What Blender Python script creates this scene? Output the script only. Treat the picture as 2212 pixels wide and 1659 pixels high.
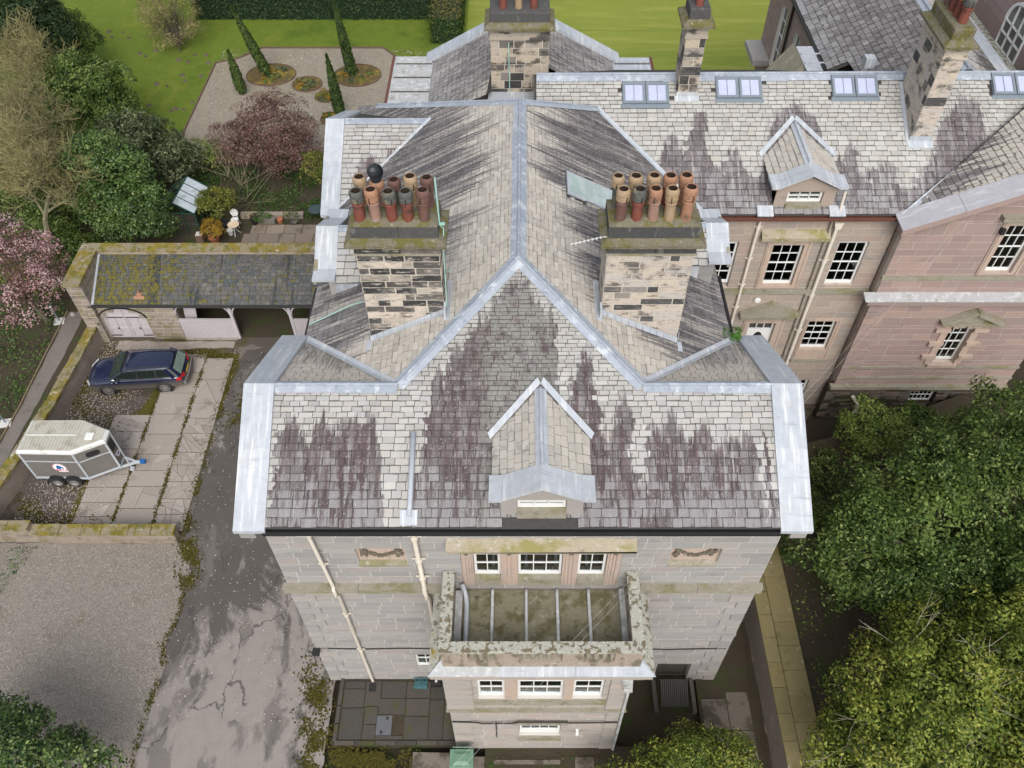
import bpy, bmesh, math, random
import numpy as np
from mathutils import Matrix, Vector
random.seed(7); RNG = np.random.default_rng(7)
S = bpy.context.scene
for o in list(bpy.data.objects): bpy.data.objects.remove(o)

# ------------------------------------------------------------------ camera
H, FPX, PCX, PCY, PW = 31.3, 1790.0, 1120.0, 829.5, 2212.0
PHI = math.atan2(FPX, 1506.5)            # pitch below the horizon
cam = bpy.data.cameras.new('camera'); camo = bpy.data.objects.new('camera', cam)
S.collection.objects.link(camo); S.camera = camo
camo.location = (0, 0, H); camo.rotation_euler = (math.pi/2 - PHI, 0, 0)
cam.sensor_width = 36; cam.lens = 36*FPX/PW; cam.shift_x = -(PCX-1106.0)/PW
cam.clip_start = .5; cam.clip_end = 800
# ------------------------------------------------------------------ world, sun, exposure
W = bpy.data.worlds.new('World'); S.world = W; W.use_nodes = True
wn = W.node_tree; bg = wn.nodes['Background']
sky = wn.nodes.new('ShaderNodeTexSky'); sky.sky_type = 'NISHITA'; sky.sun_disc = False
SUN_EL, SUN_AZ = 46.0, 175.0             # azimuth: clockwise from +Y
sky.sun_elevation = math.radians(SUN_EL); sky.sun_rotation = math.radians(SUN_AZ)
sky.dust_density = 4.0; sky.air_density = 1.0
hs = wn.nodes.new('ShaderNodeHueSaturation'); hs.inputs['Saturation'].default_value = .42
wn.links.new(sky.outputs[0], hs.inputs['Color']); wn.links.new(hs.outputs[0], bg.inputs['Color'])
bg.inputs['Strength'].default_value = .15
sl = bpy.data.lights.new('sun', 'SUN'); so = bpy.data.objects.new('sun', sl); S.collection.objects.link(so)
sl.energy = 1.15; sl.angle = math.radians(40); sl.color = (1, .985, .955)
_e, _a = math.radians(SUN_EL), math.radians(SUN_AZ)
so.rotation_euler = Vector((math.sin(_a)*math.cos(_e), math.cos(_a)*math.cos(_e), math.sin(_e))).to_track_quat('Z', 'Y').to_euler()
S.view_settings.view_transform = 'Standard'; S.view_settings.look = 'None'
S.view_settings.exposure = .54; S.view_settings.gamma = 1.0
S.render.engine = 'CYCLES'

# ------------------------------------------------------------------ helpers
_c, _s = math.cos(PHI), math.sin(PHI)
def ray(px, py):
    u = (px-PCX)/FPX; v = (PCY-py)/FPX
    return Vector((u, _c+v*_s, -_s+v*_c))
def gp(px, py, z=0.0):                     # survey point -> place at height z
    d = ray(px, py); t = (z-H)/d.z
    return Vector((d.x*t, d.y*t, z))
def proj(p):
    z = p[2]-H; f = p[1]*_c-z*_s; up = p[1]*_s+z*_c
    return (PCX+FPX*p[0]/f, PCY-FPX*up/f)
COL = S.collection
def thing(name, label, cat, loc=(0, 0, 0), group=None):
    o = bpy.data.objects.new(name, None); COL.objects.link(o); o.location = loc; o.empty_display_size = .2
    o['label'] = label; o['category'] = cat
    if group: o['group'] = group
    return o
def tag(o, label=None, cat=None, group=None, kind=None):
    for k, v in (('label', label), ('category', cat), ('group', group), ('kind', kind)):
        if v: o[k] = v
    return o
def link(o, parent):
    COL.objects.link(o)
    if parent is not None:
        o.parent = parent
        if parent.type == 'EMPTY': o.matrix_parent_inverse = Matrix.Translation(-Vector(parent.location))
    return o
OFF = Vector((0, 0, 0))
class MB:
    def __init__(s): s.v = []; s.f = []; s.m = []; s.r = []; s.sv = {}; s.cur = 0; s.rn = 0.0
    def face(s, pts):
        n = len(s.v); s.v += [tuple(p) for p in pts]; s.r += [s.rn]*len(pts)
        s.f.append(tuple(range(n, n+len(pts)))); s.m.append(s.cur); return s
    def mesh(s, vs, fs, sv=None):
        n = len(s.v)
        if sv:
            for i, q in enumerate(sv): s.sv[n+i] = q
        n = len(s.v); s.v += [tuple(p) for p in vs]; s.r += [s.rn]*len(vs)
        for f in fs: s.f.append(tuple(i+n for i in f)); s.m.append(s.cur)
        return s
    def box(s, x0, x1, y0, y1, z0, z1):
        vs = [(x, y, z) for z in (z0, z1) for y in (y0, y1) for x in (x0, x1)]
        return s.mesh(vs, [(0, 2, 3, 1), (4, 5, 7, 6), (0, 1, 5, 4), (2, 6, 7, 3), (0, 4, 6, 2), (1, 3, 7, 5)])
    def obox(s, M):                        # unit cube [-.5,.5]^3 through matrix M
        vs = [M @ Vector((x, y, z)) for z in (-.5, .5) for y in (-.5, .5) for x in (-.5, .5)]
        return s.mesh(vs, [(0, 2, 3, 1), (4, 5, 7, 6), (0, 1, 5, 4), (2, 6, 7, 3), (0, 4, 6, 2), (1, 3, 7, 5)])
    def bar(s, a, b, w, h, up=(0, 0, 1)):
        a, b = Vector(a), Vector(b); d = b-a; L = d.length
        if L < 1e-6: return s
        x = d/L; u = Vector(up)
        y = u.cross(x)
        if y.length < 1e-4: y = Vector((0, 1, 0)).cross(x)
        y.normalize(); z = x.cross(y)
        M = Matrix(((x.x*L, y.x*w, z.x*h, (a.x+b.x)/2), (x.y*L, y.y*w, z.y*h, (a.y+b.y)/2), (x.z*L, y.z*w, z.z*h, (a.z+b.z)/2), (0, 0, 0, 1)))
        return s.obox(M)
    def prism(s, pts, d):                  # polygon pts extruded by vector d, capped
        d = Vector(d); n = len(pts); a = [Vector(p) for p in pts]; b = [p+d for p in a]
        fs = [tuple(range(n))[::-1], tuple(range(n, 2*n))]
        for i in range(n): j = (i+1) % n; fs.append((i, j, n+j, n+i))
        return s.mesh(a+b, fs)
    def tube(s, pts, r, k=8, cap=True):
        pts = [Vector(p) for p in pts]; rs = r if isinstance(r, (list, tuple)) else [r]*len(pts)
        vs = []; fs = []; prev = None
        for i, p in enumerate(pts):
            d = (pts[min(i+1, len(pts)-1)]-pts[max(i-1, 0)])
            if d.length < 1e-9: d = Vector((0, 0, 1))
            d.normalize()
            if prev is None:
                a = d.orthogonal().normalized()
            else:
                a = prev-d*prev.dot(d)
                if a.length < 1e-5: a = d.orthogonal()
                a.normalize()
            prev = a; b = d.cross(a)
            for j in range(k):
                t = 2*math.pi*j/k; vs.append(p+(a*math.cos(t)+b*math.sin(t))*rs[i])
        for i in range(len(pts)-1):
            for j in range(k):
                q = (j+1) % k; fs.append((i*k+j, i*k+q, (i+1)*k+q, (i+1)*k+j))
        if cap: fs.append(tuple(range(k))[::-1]); fs.append(tuple(range((len(pts)-1)*k, len(pts)*k)))
        return s.mesh(vs, fs)
    def lathe(s, prof, c, k=16, mats=None):
        vs = []; c = Vector(c)
        for r, z in prof:
            for j in range(k):
                t = 2*math.pi*j/k; vs.append((c.x+r*math.cos(t), c.y+r*math.sin(t), c.z+z))
        n0 = len(s.v); s.v += vs; s.r += [s.rn]*len(vs)
        for i in range(len(prof)-1):
            for j in range(k):
                q = (j+1) % k; s.f.append((n0+i*k+j, n0+i*k+q, n0+(i+1)*k+q, n0+(i+1)*k+j))
                s.m.append(mats[i] if mats else s.cur)
        return s
    def build(s, name, mat, parent=None, smooth=False, kind=None, label=None):
        me = bpy.data.meshes.new(name); me.from_pydata([(p[0]+OFF.x, p[1]+OFF.y, p[2]+OFF.z) for p in s.v] if OFF.length else s.v, [], s.f)
        for m in (mat if isinstance(mat, (list, tuple)) else [mat]): me.materials.append(m)
        if len(me.materials) > 1: me.polygons.foreach_set('material_index', s.m)
        if any(s.r):
            at = me.attributes.new('rnd', 'FLOAT', 'POINT'); at.data.foreach_set('value', s.r)
        if s.sv:
            at = me.attributes.new('sv', 'FLOAT', 'POINT'); at.data.foreach_set('value', [s.sv.get(i, 0.0) for i in range(len(s.v))])
        if smooth: me.polygons.foreach_set('use_smooth', [True]*len(me.polygons))
        me.update(); o = bpy.data.objects.new(name, me); link(o, parent)
        if kind: o['kind'] = kind
        if label: o['label'] = label
        return o
def smooth_by_angle(o, ang=40):
    me = o.data; me.polygons.foreach_set('use_smooth', [True]*len(me.polygons))
    try: me.set_sharp_from_angle(angle=math.radians(ang))
    except Exception: pass
    return o
def bevel(o, w, seg=2):
    m = o.modifiers.new('bevel', 'BEVEL'); m.width = w; m.segments = seg; m.limit_method = 'ANGLE'; return o

# pieces that can be picked apart: the largest 300 of a kind per thing become objects, the rest one 'stuff' part
def rough_box(seed, zj=.012):
    rr = random.Random(seed); v = []
    for z in (-.5, .5):
        for y in (-.5, .5):
            for x in (-.5, .5):
                v.append((x+rr.uniform(-.004, .004), y+rr.uniform(-.012, .012), z+(rr.uniform(-zj, zj) if z > 0 else 0)))
    return v, [(0, 2, 3, 1), (4, 5, 7, 6), (0, 1, 5, 4), (2, 6, 7, 3), (0, 4, 6, 2), (1, 3, 7, 5)]
def slate_shape(seed):
    rr = random.Random(seed+50)
    e = rr.uniform(.02, .09); f = rr.uniform(.02, .09); d = rr.uniform(-.025, .035)
    out = [(-.5, e), (-.5+e*.7, d), (0, rr.uniform(-.03, .03)), (.5-f*.7, rr.uniform(-.025, .035)), (.5, f), (.5, 1), (-.5, 1)]
    v = [(x, y, 0) for x, y in out]+[(x, y, 1) for x, y in out]; n = len(out)
    fs = [tuple(range(n, 2*n))]+[(i, (i+1) % n, n+(i+1) % n, n+i) for i in range(n)]
    return v, fs
SHAPES = {'box': [rough_box(i) for i in range(4)], 'rough': [rough_box(i+9, .16) for i in range(4)], 'slate': [slate_shape(i) for i in range(8)]}
_shared = {}
def shared(shape, var, mat, nm):
    k = (shape, var, mat.name, nm)
    if k not in _shared:
        v, f = SHAPES[shape][var]; me = bpy.data.meshes.new(nm); me.from_pydata(v, [], f); me.materials.append(mat); _shared[k] = me
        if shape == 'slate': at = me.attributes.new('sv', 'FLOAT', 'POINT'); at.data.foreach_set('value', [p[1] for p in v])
    return _shared[k]
class Pieces:
    def __init__(s, name, stuff, limit=300): s.name, s.stuff, s.limit, s.items, s.extra = name, stuff, limit, [], []
    def add(s, parent, M, mat, shape='box', face=2):
        # visible size: unit square carried by M, seen from the camera
        cs = [(-.5, -.5, .5), (.5, -.5, .5), (.5, .5, .5), (-.5, .5, .5)] if shape != 'slate' else [(-.5, 0, 1), (.5, 0, 1), (.5, 1, 1), (-.5, 1, 1)]
        P = [proj(M @ Vector(c)) for c in cs]
        a = sum(P[i][0]*P[(i+1) % 4][1]-P[(i+1) % 4][0]*P[i][1] for i in range(4))/2
        cx = sum(p[0] for p in P)/4; cy = sum(p[1] for p in P)/4
        vis = -a if (0 < cx < 2212 and 0 < cy < 1659) else -1
        s.items.append((vis, parent, M, mat, shape, random.randrange(len(SHAPES[shape]))))
    def poly(s, pts_low, pts_top, mat, sv=None): s.extra.append((pts_low, pts_top, mat, sv))
    def flush(s, root):
        it = sorted(s.items, key=lambda q: -q[0])
        for vis, par, M, mat, sh, var in it[:s.limit]:
            o = bpy.data.objects.new(s.name, shared(sh, var, mat, s.name)); link(o, par); o.matrix_basis = M
        rest = it[s.limit:]
        if rest or s.extra:
            mb = MB(); ms = []
            def mi(m):
                if m not in ms: ms.append(m)
                return ms.index(m)
            for vis, par, M, mat, sh, var in rest:
                v, f = SHAPES[sh][var]; mb.cur = mi(mat); mb.rn = random.random()+.001
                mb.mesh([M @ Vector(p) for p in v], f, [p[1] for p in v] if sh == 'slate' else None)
            for lo, tp, mat, sv in s.extra:
                mb.cur = mi(mat); mb.rn = random.random()+.001; n = len(lo)
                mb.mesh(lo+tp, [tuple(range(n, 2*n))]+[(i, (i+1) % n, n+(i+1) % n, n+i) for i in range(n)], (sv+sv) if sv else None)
            mb.build(s.stuff, ms, root, kind='stuff')

# ------------------------------------------------------------------ materials
class NT:
    def __init__(s, name):
        s.mat = bpy.data.materials.new(name); s.mat.use_nodes = True; s.t = s.mat.node_tree
        s.b = s.t.nodes['Principled BSDF']; s.out = s.t.nodes['Material Output']
    def n(s, typ, **kw):
        q = s.t.nodes.new(typ)
        for k, v in kw.items(): setattr(q, k, v)
        return q
    def l(s, a, b): s.t.links.new(a, b)
    def put(s, sock, val):
        if isinstance(val, bpy.types.NodeSocket): s.l(val, sock)
        elif val is not None: sock.default_value = val
    def math(s, op, a, b=None, c=None, clamp=False):
        q = s.n('ShaderNodeMath', operation=op, use_clamp=clamp)
        for i, v in enumerate((a, b, c)):
            if v is not None: s.put(q.inputs[i], v)
        return q.outputs[0]
    def mix(s, f, a, b, blend='MIX'):
        q = s.n('ShaderNodeMix', data_type='RGBA', blend_type=blend); q.clamp_factor = True
        s.put(q.inputs[0], f); s.put(q.inputs[6], a if isinstance(a, bpy.types.NodeSocket) else (*a, 1)); s.put(q.inputs[7], b if isinstance(b, bpy.types.NodeSocket) else (*b, 1))
        return q.outputs[2]
    def pos(s):
        if not hasattr(s, '_p'): s._p = s.n('ShaderNodeNewGeometry').outputs['Position']
        return s._p
    def objco(s):
        if not hasattr(s, '_o'): s._o = s.n('ShaderNodeTexCoord').outputs['Object']
        return s._o
    def noise(s, vec, scale, detail=3, rough=.55, stretch=None, off=0.0, dist=0.0):
        if stretch or off:
            m = s.n('ShaderNodeMapping'); s.l(vec, m.inputs[0]); m.inputs['Scale'].default_value = stretch or (1, 1, 1); m.inputs['Location'].default_value = (off, off*1.7, off*.6); vec = m.outputs[0]
        q = s.n('ShaderNodeTexNoise'); s.l(vec, q.inputs['Vector']); q.inputs['Scale'].default_value = scale; q.inputs['Detail'].default_value = detail; q.inputs['Roughness'].default_value = rough; q.inputs['Distortion'].default_value = dist
        return q.outputs[0]
    def step(s, v, lo, hi):
        q = s.n('ShaderNodeMapRange', interpolation_type='SMOOTHSTEP'); s.l(v, q.inputs[0]); q.inputs[1].default_value = lo; q.inputs[2].default_value = hi
        return q.outputs[0]
    def rnd(s):
        if not hasattr(s, '_r'):
            a = s.n('ShaderNodeAttribute', attribute_name='rnd').outputs['Fac']; b = s.n('ShaderNodeObjectInfo').outputs['Random']
            s._r = s.math('FRACT', s.math('ADD', a, b))
        return s._r
    def ramp(s, v, cols):
        q = s.n('ShaderNodeValToRGB'); s.l(v, q.inputs[0]); e = q.color_ramp.elements
        ps = [(i/(len(cols)-1) if len(cols) > 1 else 0, c) for i, c in enumerate(cols)] if len(cols[0]) == 3 else [(c[0], c[1:]) for c in cols]
        while len(e) < len(ps): e.new(.5)
        for el, (p, c) in zip(e, ps): el.position = p; el.color = (*c, 1)
        return q.outputs[0]
    def bump(s, h, strength, dist=.02):
        q = s.n('ShaderNodeBump'); s.l(h, q.inputs['Height']); q.inputs['Strength'].default_value = strength; q.inputs['Distance'].default_value = dist
        s.l(q.outputs[0], s.b.inputs['Normal'])
    def done(s, col, rough=.8, metal=0.0, spec=.3):
        s.put(s.b.inputs['Base Color'], col if isinstance(col, bpy.types.NodeSocket) else (*col, 1)); s.put(s.b.inputs['Roughness'], rough); s.b.inputs['Metallic'].default_value = metal
        s.b.inputs['Specular IOR Level'].default_value = spec
        return s.mat
def gmat(name, cols, rough=.85, grain=(30, .35), patches=(), bump=(60, .3, .01), rnd=True, obj=False, metal=0.0, spec=.3):
    """cols: palette by piece; grain: (scale, amount); patches: (colour, scale, lo, hi, stretch, amount)"""
    t = NT(name); p = t.objco() if obj else t.pos()
    if len(cols) > 1:
        c = t.ramp(t.rnd() if rnd else t.noise(p, 1.3, 2), cols)
    else: c = t.mix(0.0, cols[0], cols[0])
    if grain:
        g = t.noise(p, grain[0], 4, .65); k = t.math('MULTIPLY_ADD', t.math('SUBTRACT', g, .5), grain[1]*2, 1.0)
        hsv = t.n('ShaderNodeHueSaturation'); t.l(c, hsv.inputs['Color']); t.l(k, hsv.inputs['Value']); c = hsv.outputs[0]
    for i, pt in enumerate(patches):
        col, sc, lo, hi, st = pt[:5]; am = pt[5] if len(pt) > 5 else 1.0
        m = t.step(t.noise(p, sc, 5, .6, st, 3.1*i+1.7), lo, hi)
        c = t.mix(t.math('MULTIPLY', m, am), c, col)
    if bump: t.bump(t.noise(p, bump[0], 4, .6), bump[1], bump[2])
    return t.done(c, rough, metal, spec)

PALE = [(.33, .32, .30), (.39, .385, .365), (.29, .285, .275), (.37, .35, .32), (.34, .34, .335), (.41, .40, .375)]
def joint_shade(t, c, amt=.78):
    """shade painted along the joint where the next course laps over"""
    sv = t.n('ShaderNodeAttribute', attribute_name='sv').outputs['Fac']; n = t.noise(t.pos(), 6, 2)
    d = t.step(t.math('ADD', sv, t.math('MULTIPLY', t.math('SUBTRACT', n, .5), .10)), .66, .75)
    return t.mix(t.math('MULTIPLY', d, amt), c, (.055, .052, .047))  # dark band in the colour stands in for shade under the lapping slate
def slate_mat(name, axis, a0, a1, z0, z1, pts, jag=.55, pale=PALE, purple=((.085, .060, .062), (.15, .137, .135)), lichen=None, base_amt=.3, gaps=.62, seed=0.0, bloom=.62, soft=.05):
    """stained slate: below a jagged curve (pts: (a,z)) the pale bloom has washed off and the purple slate shows"""
    t = NT(name); p = t.pos(); sx = t.n('ShaderNodeSeparateXYZ'); t.l(p, sx.inputs[0])
    a = sx.outputs[0 if axis == 'X' else 1]; z = sx.outputs[2]
    cb0 = t.n('ShaderNodeCombineXYZ'); t.l(a, cb0.inputs[0]); t.l(z, cb0.inputs[2])
    aj = t.math('ADD', a, t.math('ADD', t.math('MULTIPLY', t.math('SUBTRACT', t.noise(cb0.outputs[0], 1.0, 4, .65, (1.2, 1, 2.6), seed+71), .5), .75), t.math('MULTIPLY', t.math('SUBTRACT', t.rnd(), .5), .14)))
    an = t.math('DIVIDE', t.math('SUBTRACT', aj, a0), a1-a0, clamp=True)
    fc = t.n('ShaderNodeFloatCurve'); t.l(an, fc.inputs['Value']); cv = fc.mapping.curves[0]
    P = sorted(((q[0]-a0)/(a1-a0), min(1, max(0, (q[1]-z0)/(z1-z0)))) for q in pts)
    while len(cv.points) < len(P): cv.points.new(.5, .5)
    for pt, q in zip(cv.points, P): pt.location = q; pt.handle_type = 'VECTOR'
    fc.mapping.update()
    h = t.math('MULTIPLY_ADD', fc.outputs[0], z1-z0, z0)
    cb = t.n('ShaderNodeCombineXYZ'); t.l(a, cb.inputs[0]); t.l(z, cb.inputs[2]); q = cb.outputs[0]
    j1 = t.noise(q, 1.0, 3, .6, (2.3, 1, .15), seed); j2 = t.noise(q, 1.0, 2, .6, (9, 1, .5), seed+4); j3 = t.noise(q, 1.0, 2, .5, (38, 1, 3.5), seed+9)
    jj = t.math('ADD', t.math('ADD', t.math('MULTIPLY', t.math('SUBTRACT', j1, .5), jag*1.6), t.math('MULTIPLY', t.math('SUBTRACT', j2, .5), jag*1.7)), t.math('MULTIPLY', t.math('SUBTRACT', j3, .5), jag*.8))
    d = t.math('SUBTRACT', t.math('ADD', h, jj), z)
    rs = t.math('MULTIPLY', t.math('SUBTRACT', t.rnd(), .5), .10)
    m = t.step(t.math('ADD', d, rs), -soft, soft+.05)
    # pale runs surviving inside the stain
    run = t.step(t.noise(q, 1.0, 3, .6, (11, 1, .8), seed+20), gaps, gaps+.12)
    m = t.math('MULTIPLY', m, t.math('SUBTRACT', 1.0, t.math('MULTIPLY', run, .65)))
    c = t.ramp(t.rnd(), pale)
    g = t.noise(p, 22, 4, .7); hsv = t.n('ShaderNodeHueSaturation'); t.l(c, hsv.inputs['Color']); t.l(t.math('MULTIPLY_ADD', g, .36, .82), hsv.inputs['Value']); c = hsv.outputs[0]
    gr = t.step(t.noise(q, 1.0, 4, .65, (2.6, 1, .9), seed+31), .5, .72); c = t.mix(t.math('MULTIPLY', gr, base_amt), c, (.23, .215, .20))
    dk = t.mix(t.step(t.noise(q, 1.0, 3, .6, (5, 1, 1.0), seed+13), .38, .66), purple[0], purple[1])
    vv = t.n('ShaderNodeHueSaturation'); t.l(dk, vv.inputs['Color']); t.l(t.math('MULTIPLY_ADD', t.rnd(), .4, .8), vv.inputs['Value']); dk = vv.outputs[0]
    if lichen:
        lm = t.math('MULTIPLY', t.step(a, lichen[0]-.6, lichen[0]+.35), t.math('SUBTRACT', 1.0, t.step(a, lichen[1]-.35, lichen[1]+.5)))
        lm = t.math('MULTIPLY', lm, t.step(t.noise(p, 2.6, 5, .7), .38, .56)); dk = t.mix(lm, dk, t.mix(t.noise(p, 9, 3, .7), (.12, .122, .105), (.26, .255, .235)))
    # grey bloom and lichen creeping back over the washed slate, thickest on the lowest courses
    low = t.math('SUBTRACT', 1.0, t.step(z, z0+.15, z0+1.5)); gl = t.noise(q, 1.0, 4, .7, (7, 1, 2.2), seed+51)
    gm = t.step(t.math('ADD', t.math('ADD', gl, t.math('MULTIPLY', low, .20)), t.math('MULTIPLY', t.math('SUBTRACT', t.rnd(), .5), .16)), .57, .72); dk = t.mix(t.math('MULTIPLY', gm, bloom), dk, (.265, .265, .27))
    sp = t.step(t.noise(p, 17, 3, .6), .60, .68); dk = t.mix(t.math('MULTIPLY', sp, .6), dk, (.36, .35, .345))
    c = t.mix(m, c, dk)
    c = joint_shade(t, c)
    t.bump(t.noise(p, 35, 4, .65), .35, .012)
    return t.done(c, .78, 0, .25)
# ------------------------------------------------------------------ material library
WINGMORTAR = gmat('brown_mortar', [(.47, .41, .36)], .9, (40, .2), [((.20, .17, .145), 1.5, .52, .7, None, .6)], bump=(80, .2, .01))
MORTAR = gmat('mortar', [(.50, .475, .435)], .9, (40, .15), bump=(80, .2, .01))
STONE = gmat('buff_ashlar', [(0.265, 0.256, 0.243), (0.309, 0.300, 0.287), (0.238, 0.232, 0.226), (0.295, 0.276, 0.257), (0.259, 0.256, 0.253), (0.315, 0.296, 0.273), (0.275, 0.253, 0.237)], .88, (14, .16),
    [((0.159, 0.156, 0.149), 1.6, .56, .76, (.5, .5, 2.6), .6), ((0.348, 0.335, 0.316), 1.9, .60, .75, (.5, .5, 2.6), .5)], (50, .35, .012))
BAYSTONE = gmat('bay_ashlar', [(0.346, 0.307, 0.271), (0.307, 0.290, 0.268), (0.369, 0.312, 0.276), (0.291, 0.273, 0.251)], .88, (14, .18),
    [((0.157, 0.146, 0.121), 1.6, .56, .74, (.6, .6, 1.8), .55)], (50, .35, .012))
PINK = gmat('pink_dressed_stone', [(.41, .315, .255), (.38, .30, .25)], .85, (16, .25), [((.22, .175, .14), 2.2, .53, .72, (2, 2, .4), .6), ((.33, .30, .27), 1.3, .5, .65, None, .5)], (50, .3, .01))
WINGSTONE = gmat('wing_sandstone', [(0.322, 0.264, 0.220), (0.293, 0.247, 0.211), (0.348, 0.289, 0.238), (0.277, 0.246, 0.218), (0.325, 0.251, 0.209)], .88, (14, .2),
    [((0.137, 0.120, 0.105), 1.5, .57, .76, (.6, .6, 1.6), .6), ((0.257, 0.245, 0.226), 1.2, .55, .7, (.6, .6, 1.6), .4)], (50, .35, .012))
REDSTONE = gmat('red_sandstone', [(0.283, 0.205, 0.186), (0.258, 0.191, 0.172), (0.311, 0.230, 0.206), (0.249, 0.196, 0.181), (0.330, 0.239, 0.205), (0.278, 0.214, 0.202)], .88, (14, .18),
    [((0.162, 0.134, 0.125), 1.2, .58, .77, (.5, .5, 2), .5), ((0.345, 0.269, 0.240), 2.0, .66, .76, (.5, .5, 2.4), .4)], (50, .35, .012))
PLINTH = gmat('dark_rubble_stone', [(.12, .10, .085), (.17, .13, .11), (.09, .085, .07), (.15, .13, .10)], .92, (14, .35), [((.10, .105, .04), 1.6, .55, .72, None, .6)], (25, .8, .03))
SOOT = gmat('sooty_stone', [(0, .50, .43, .36), (.24, .45, .40, .34), (.34, .12, .11, .10), (.42, .035, .036, .036), (.70, .028, .030, .031), (.78, .15, .14, .125), (.92, .48, .42, .35), (1, .52, .45, .37)], .88, (14, .25),
    [((.40, .355, .30), 6.0, .51, .66, (.6, .6, 2.2), .9), ((.06, .057, .053), 3.4, .49, .66, (.6, .6, 1.5), .8), ((.26, .24, .215), 1.4, .52, .68, None, .55)], (40, .4, .012))
SOOT2 = gmat('scrubbed_stone', [(0, .42, .375, .325), (.2, .45, .39, .31), (.4, .40, .37, .34), (.6, .43, .37, .31), (.82, .39, .36, .33), (.86, .10, .095, .09), (.92, .05, .05, .05), (.96, .40, .36, .31), (1, .46, .40, .33)], .88, (14, .22),
    [((.05, .048, .045), 2.4, .52, .66, (.7, .7, 1.5), .85), ((.22, .205, .19), 5, .52, .66, (.6, .6, 2.0), .6), ((.10, .095, .09), 9, .60, .68, (.6, .6, 2.5), .6)], (40, .4, .012))
SOOT3 = gmat('weathered_stack_stone', [(0, .36, .31, .25), (.35, .40, .34, .26), (.5, .30, .27, .235), (.62, .08, .075, .07), (.75, .035, .035, .034), (.85, .22, .20, .175), (1, .38, .33, .27)], .88, (14, .25), [((.035, .035, .034), 1.6, .52, .62, (.6, .6, 1.3), .85), ((.12, .11, .10), 6, .58, .68, (.6, .6, 2), .6)], (40, .4, .012))
CHMORTAR = gmat('pale_pointing', [(.46, .42, .36)], .9, (40, .2), [((.17, .155, .135), 2.4, .50, .68, None, .75)], bump=(60, .3, .015))
BLACKSTONE = gmat('black_stone', [(.050, .052, .052), (.075, .073, .07)], .85, (12, .5), [((.16, .16, .15), 5, .58, .68, (1, 1, .4), .6)], (40, .4, .012))
MOSSCAP = gmat('mossy_stone', [(.16, .145, .105)], .95, (18, .5), [((.115, .105, .022), 3.0, .44, .60, None, .85), ((.34, .31, .25), 7, .60, .70, None, .7), ((.05, .045, .03), 5, .62, .74, None, .7)], (22, .9, .05))
BANDMOSS = gmat('green_streaked_stone', [(.26, .24, .19)], .93, (14, .35), [((.17, .16, .065), 1.4, .48, .66, (.8, 1, 1.5), .7), ((.11, .10, .07), 2.5, .56, .72, None, .6), ((.36, .345, .31), 4, .60, .70, None, .6)], (35, .5, .02))
LINTMOSS = gmat('yellow_mossed_stone', [(.32, .28, .21)], .93, (14, .35), [((.20, .19, .05), 1.3, .48, .64, (.8, 1, 1.5), .8), ((.13, .11, .075), 2.5, .58, .72, None, .6), ((.42, .42, .39), 6, .58, .70, None, .7)], (35, .5, .02))
LICHEN = gmat('lichen_crusted_stone', [(.36, .36, .31)], .95, (16, .35), [((.13, .105, .06), 5.5, .52, .57, None, .9), ((.30, .22, .02), 1.1, .63, .70, None, .9), ((.50, .50, .45), 8, .60, .65, None, .7)], (20, .9, .04))
LEAD = gmat('lead_sheet', [(0.324, 0.353, 0.389), (0.381, 0.405, 0.442), (0.353, 0.377, 0.405)], .5, (4, .25), [((0.535, 0.551, 0.559), 1.0, .50, .70, (8, .6, .6), .9), ((0.219, 0.243, 0.275), 1.2, .58, .74, (.7, 5, .7), .6), ((0.599, 0.599, 0.591), 20, .68, .73, None, .6), ((0.365, 0.356, 0.324), 2.0, .62, .72, None, .5)], (9, .3, .03), spec=.45)
LEADRIDGE = gmat('ridge_lead_sheet', [(0.237, 0.271, 0.318), (0.294, 0.328, 0.375), (0.266, 0.294, 0.337)], .5, (5, .3), [((0.475, 0.503, 0.532), 1.0, .52, .70, (3, 3, 3), .8), ((0.162, 0.185, 0.223), 1.4, .56, .72, (3, 3, 3), .7), ((0.570, 0.580, 0.589), 14, .64, .70, None, .6)], (9, .4, .03), spec=.4)
LEADDARK = gmat('weathered_lead', [(.36, .37, .37)], .6, (6, .25), [((.55, .56, .56), 4, .48, .66, None, .7), ((.19, .18, .13), 2.2, .56, .72, None, .7)], (12, .3, .02))
LEADMOSS = gmat('mossy_lead', [(.185, .17, .115)], .9, (10, .4), [((.095, .085, .035), 2.0, .46, .62, None, .8), ((.27, .265, .21), 3.4, .56, .70, None, .7), ((.03, .03, .015), 4.0, .62, .72, None, .8)], (20, .7, .03))
WHITE = gmat('white_paint', [(.66, .66, .645)], .5, (8, .06), [((.55, .52, .46), 3, .68, .80, None, .4)], None, spec=.4)
CREAM = gmat('cream_paint', [(.60, .55, .47)], .55, (10, .12), [((.40, .33, .26), 3, .62, .75, None, .5)], None)
MAUVE = gmat('mauve_painted_timber', [(.42, .385, .40)], .6, (8, .12), [((.27, .25, .25), 2.2, .60, .76, (3, 3, .5), .5)], (40, .15, .01))
BLACK = gmat('black_iron', [(.018, .018, .018)], .55, None, (), None, spec=.4)
DARKIN = gmat('dark_interior', [(.055, .050, .045)], .9, (3, .4), (), None)
CURTAIN = gmat('curtain_cloth', [(.66, .64, .58)], .9, (3, .1), [((.40, .39, .34), 1.0, .5, .62, (30, 30, .2), .8)], None)
TIMBER = gmat('brown_window_timber', [(.17, .10, .065)], .6, (12, .3), (), None)
COPPER = gmat('verdigris_rod', [(.30, .50, .43)], .7, (20, .2), (), None)
GREYFRAME = gmat('grey_skylight_frame', [(.16, .19, .22)], .5, (5, .1), (), None, spec=.4)
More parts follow.
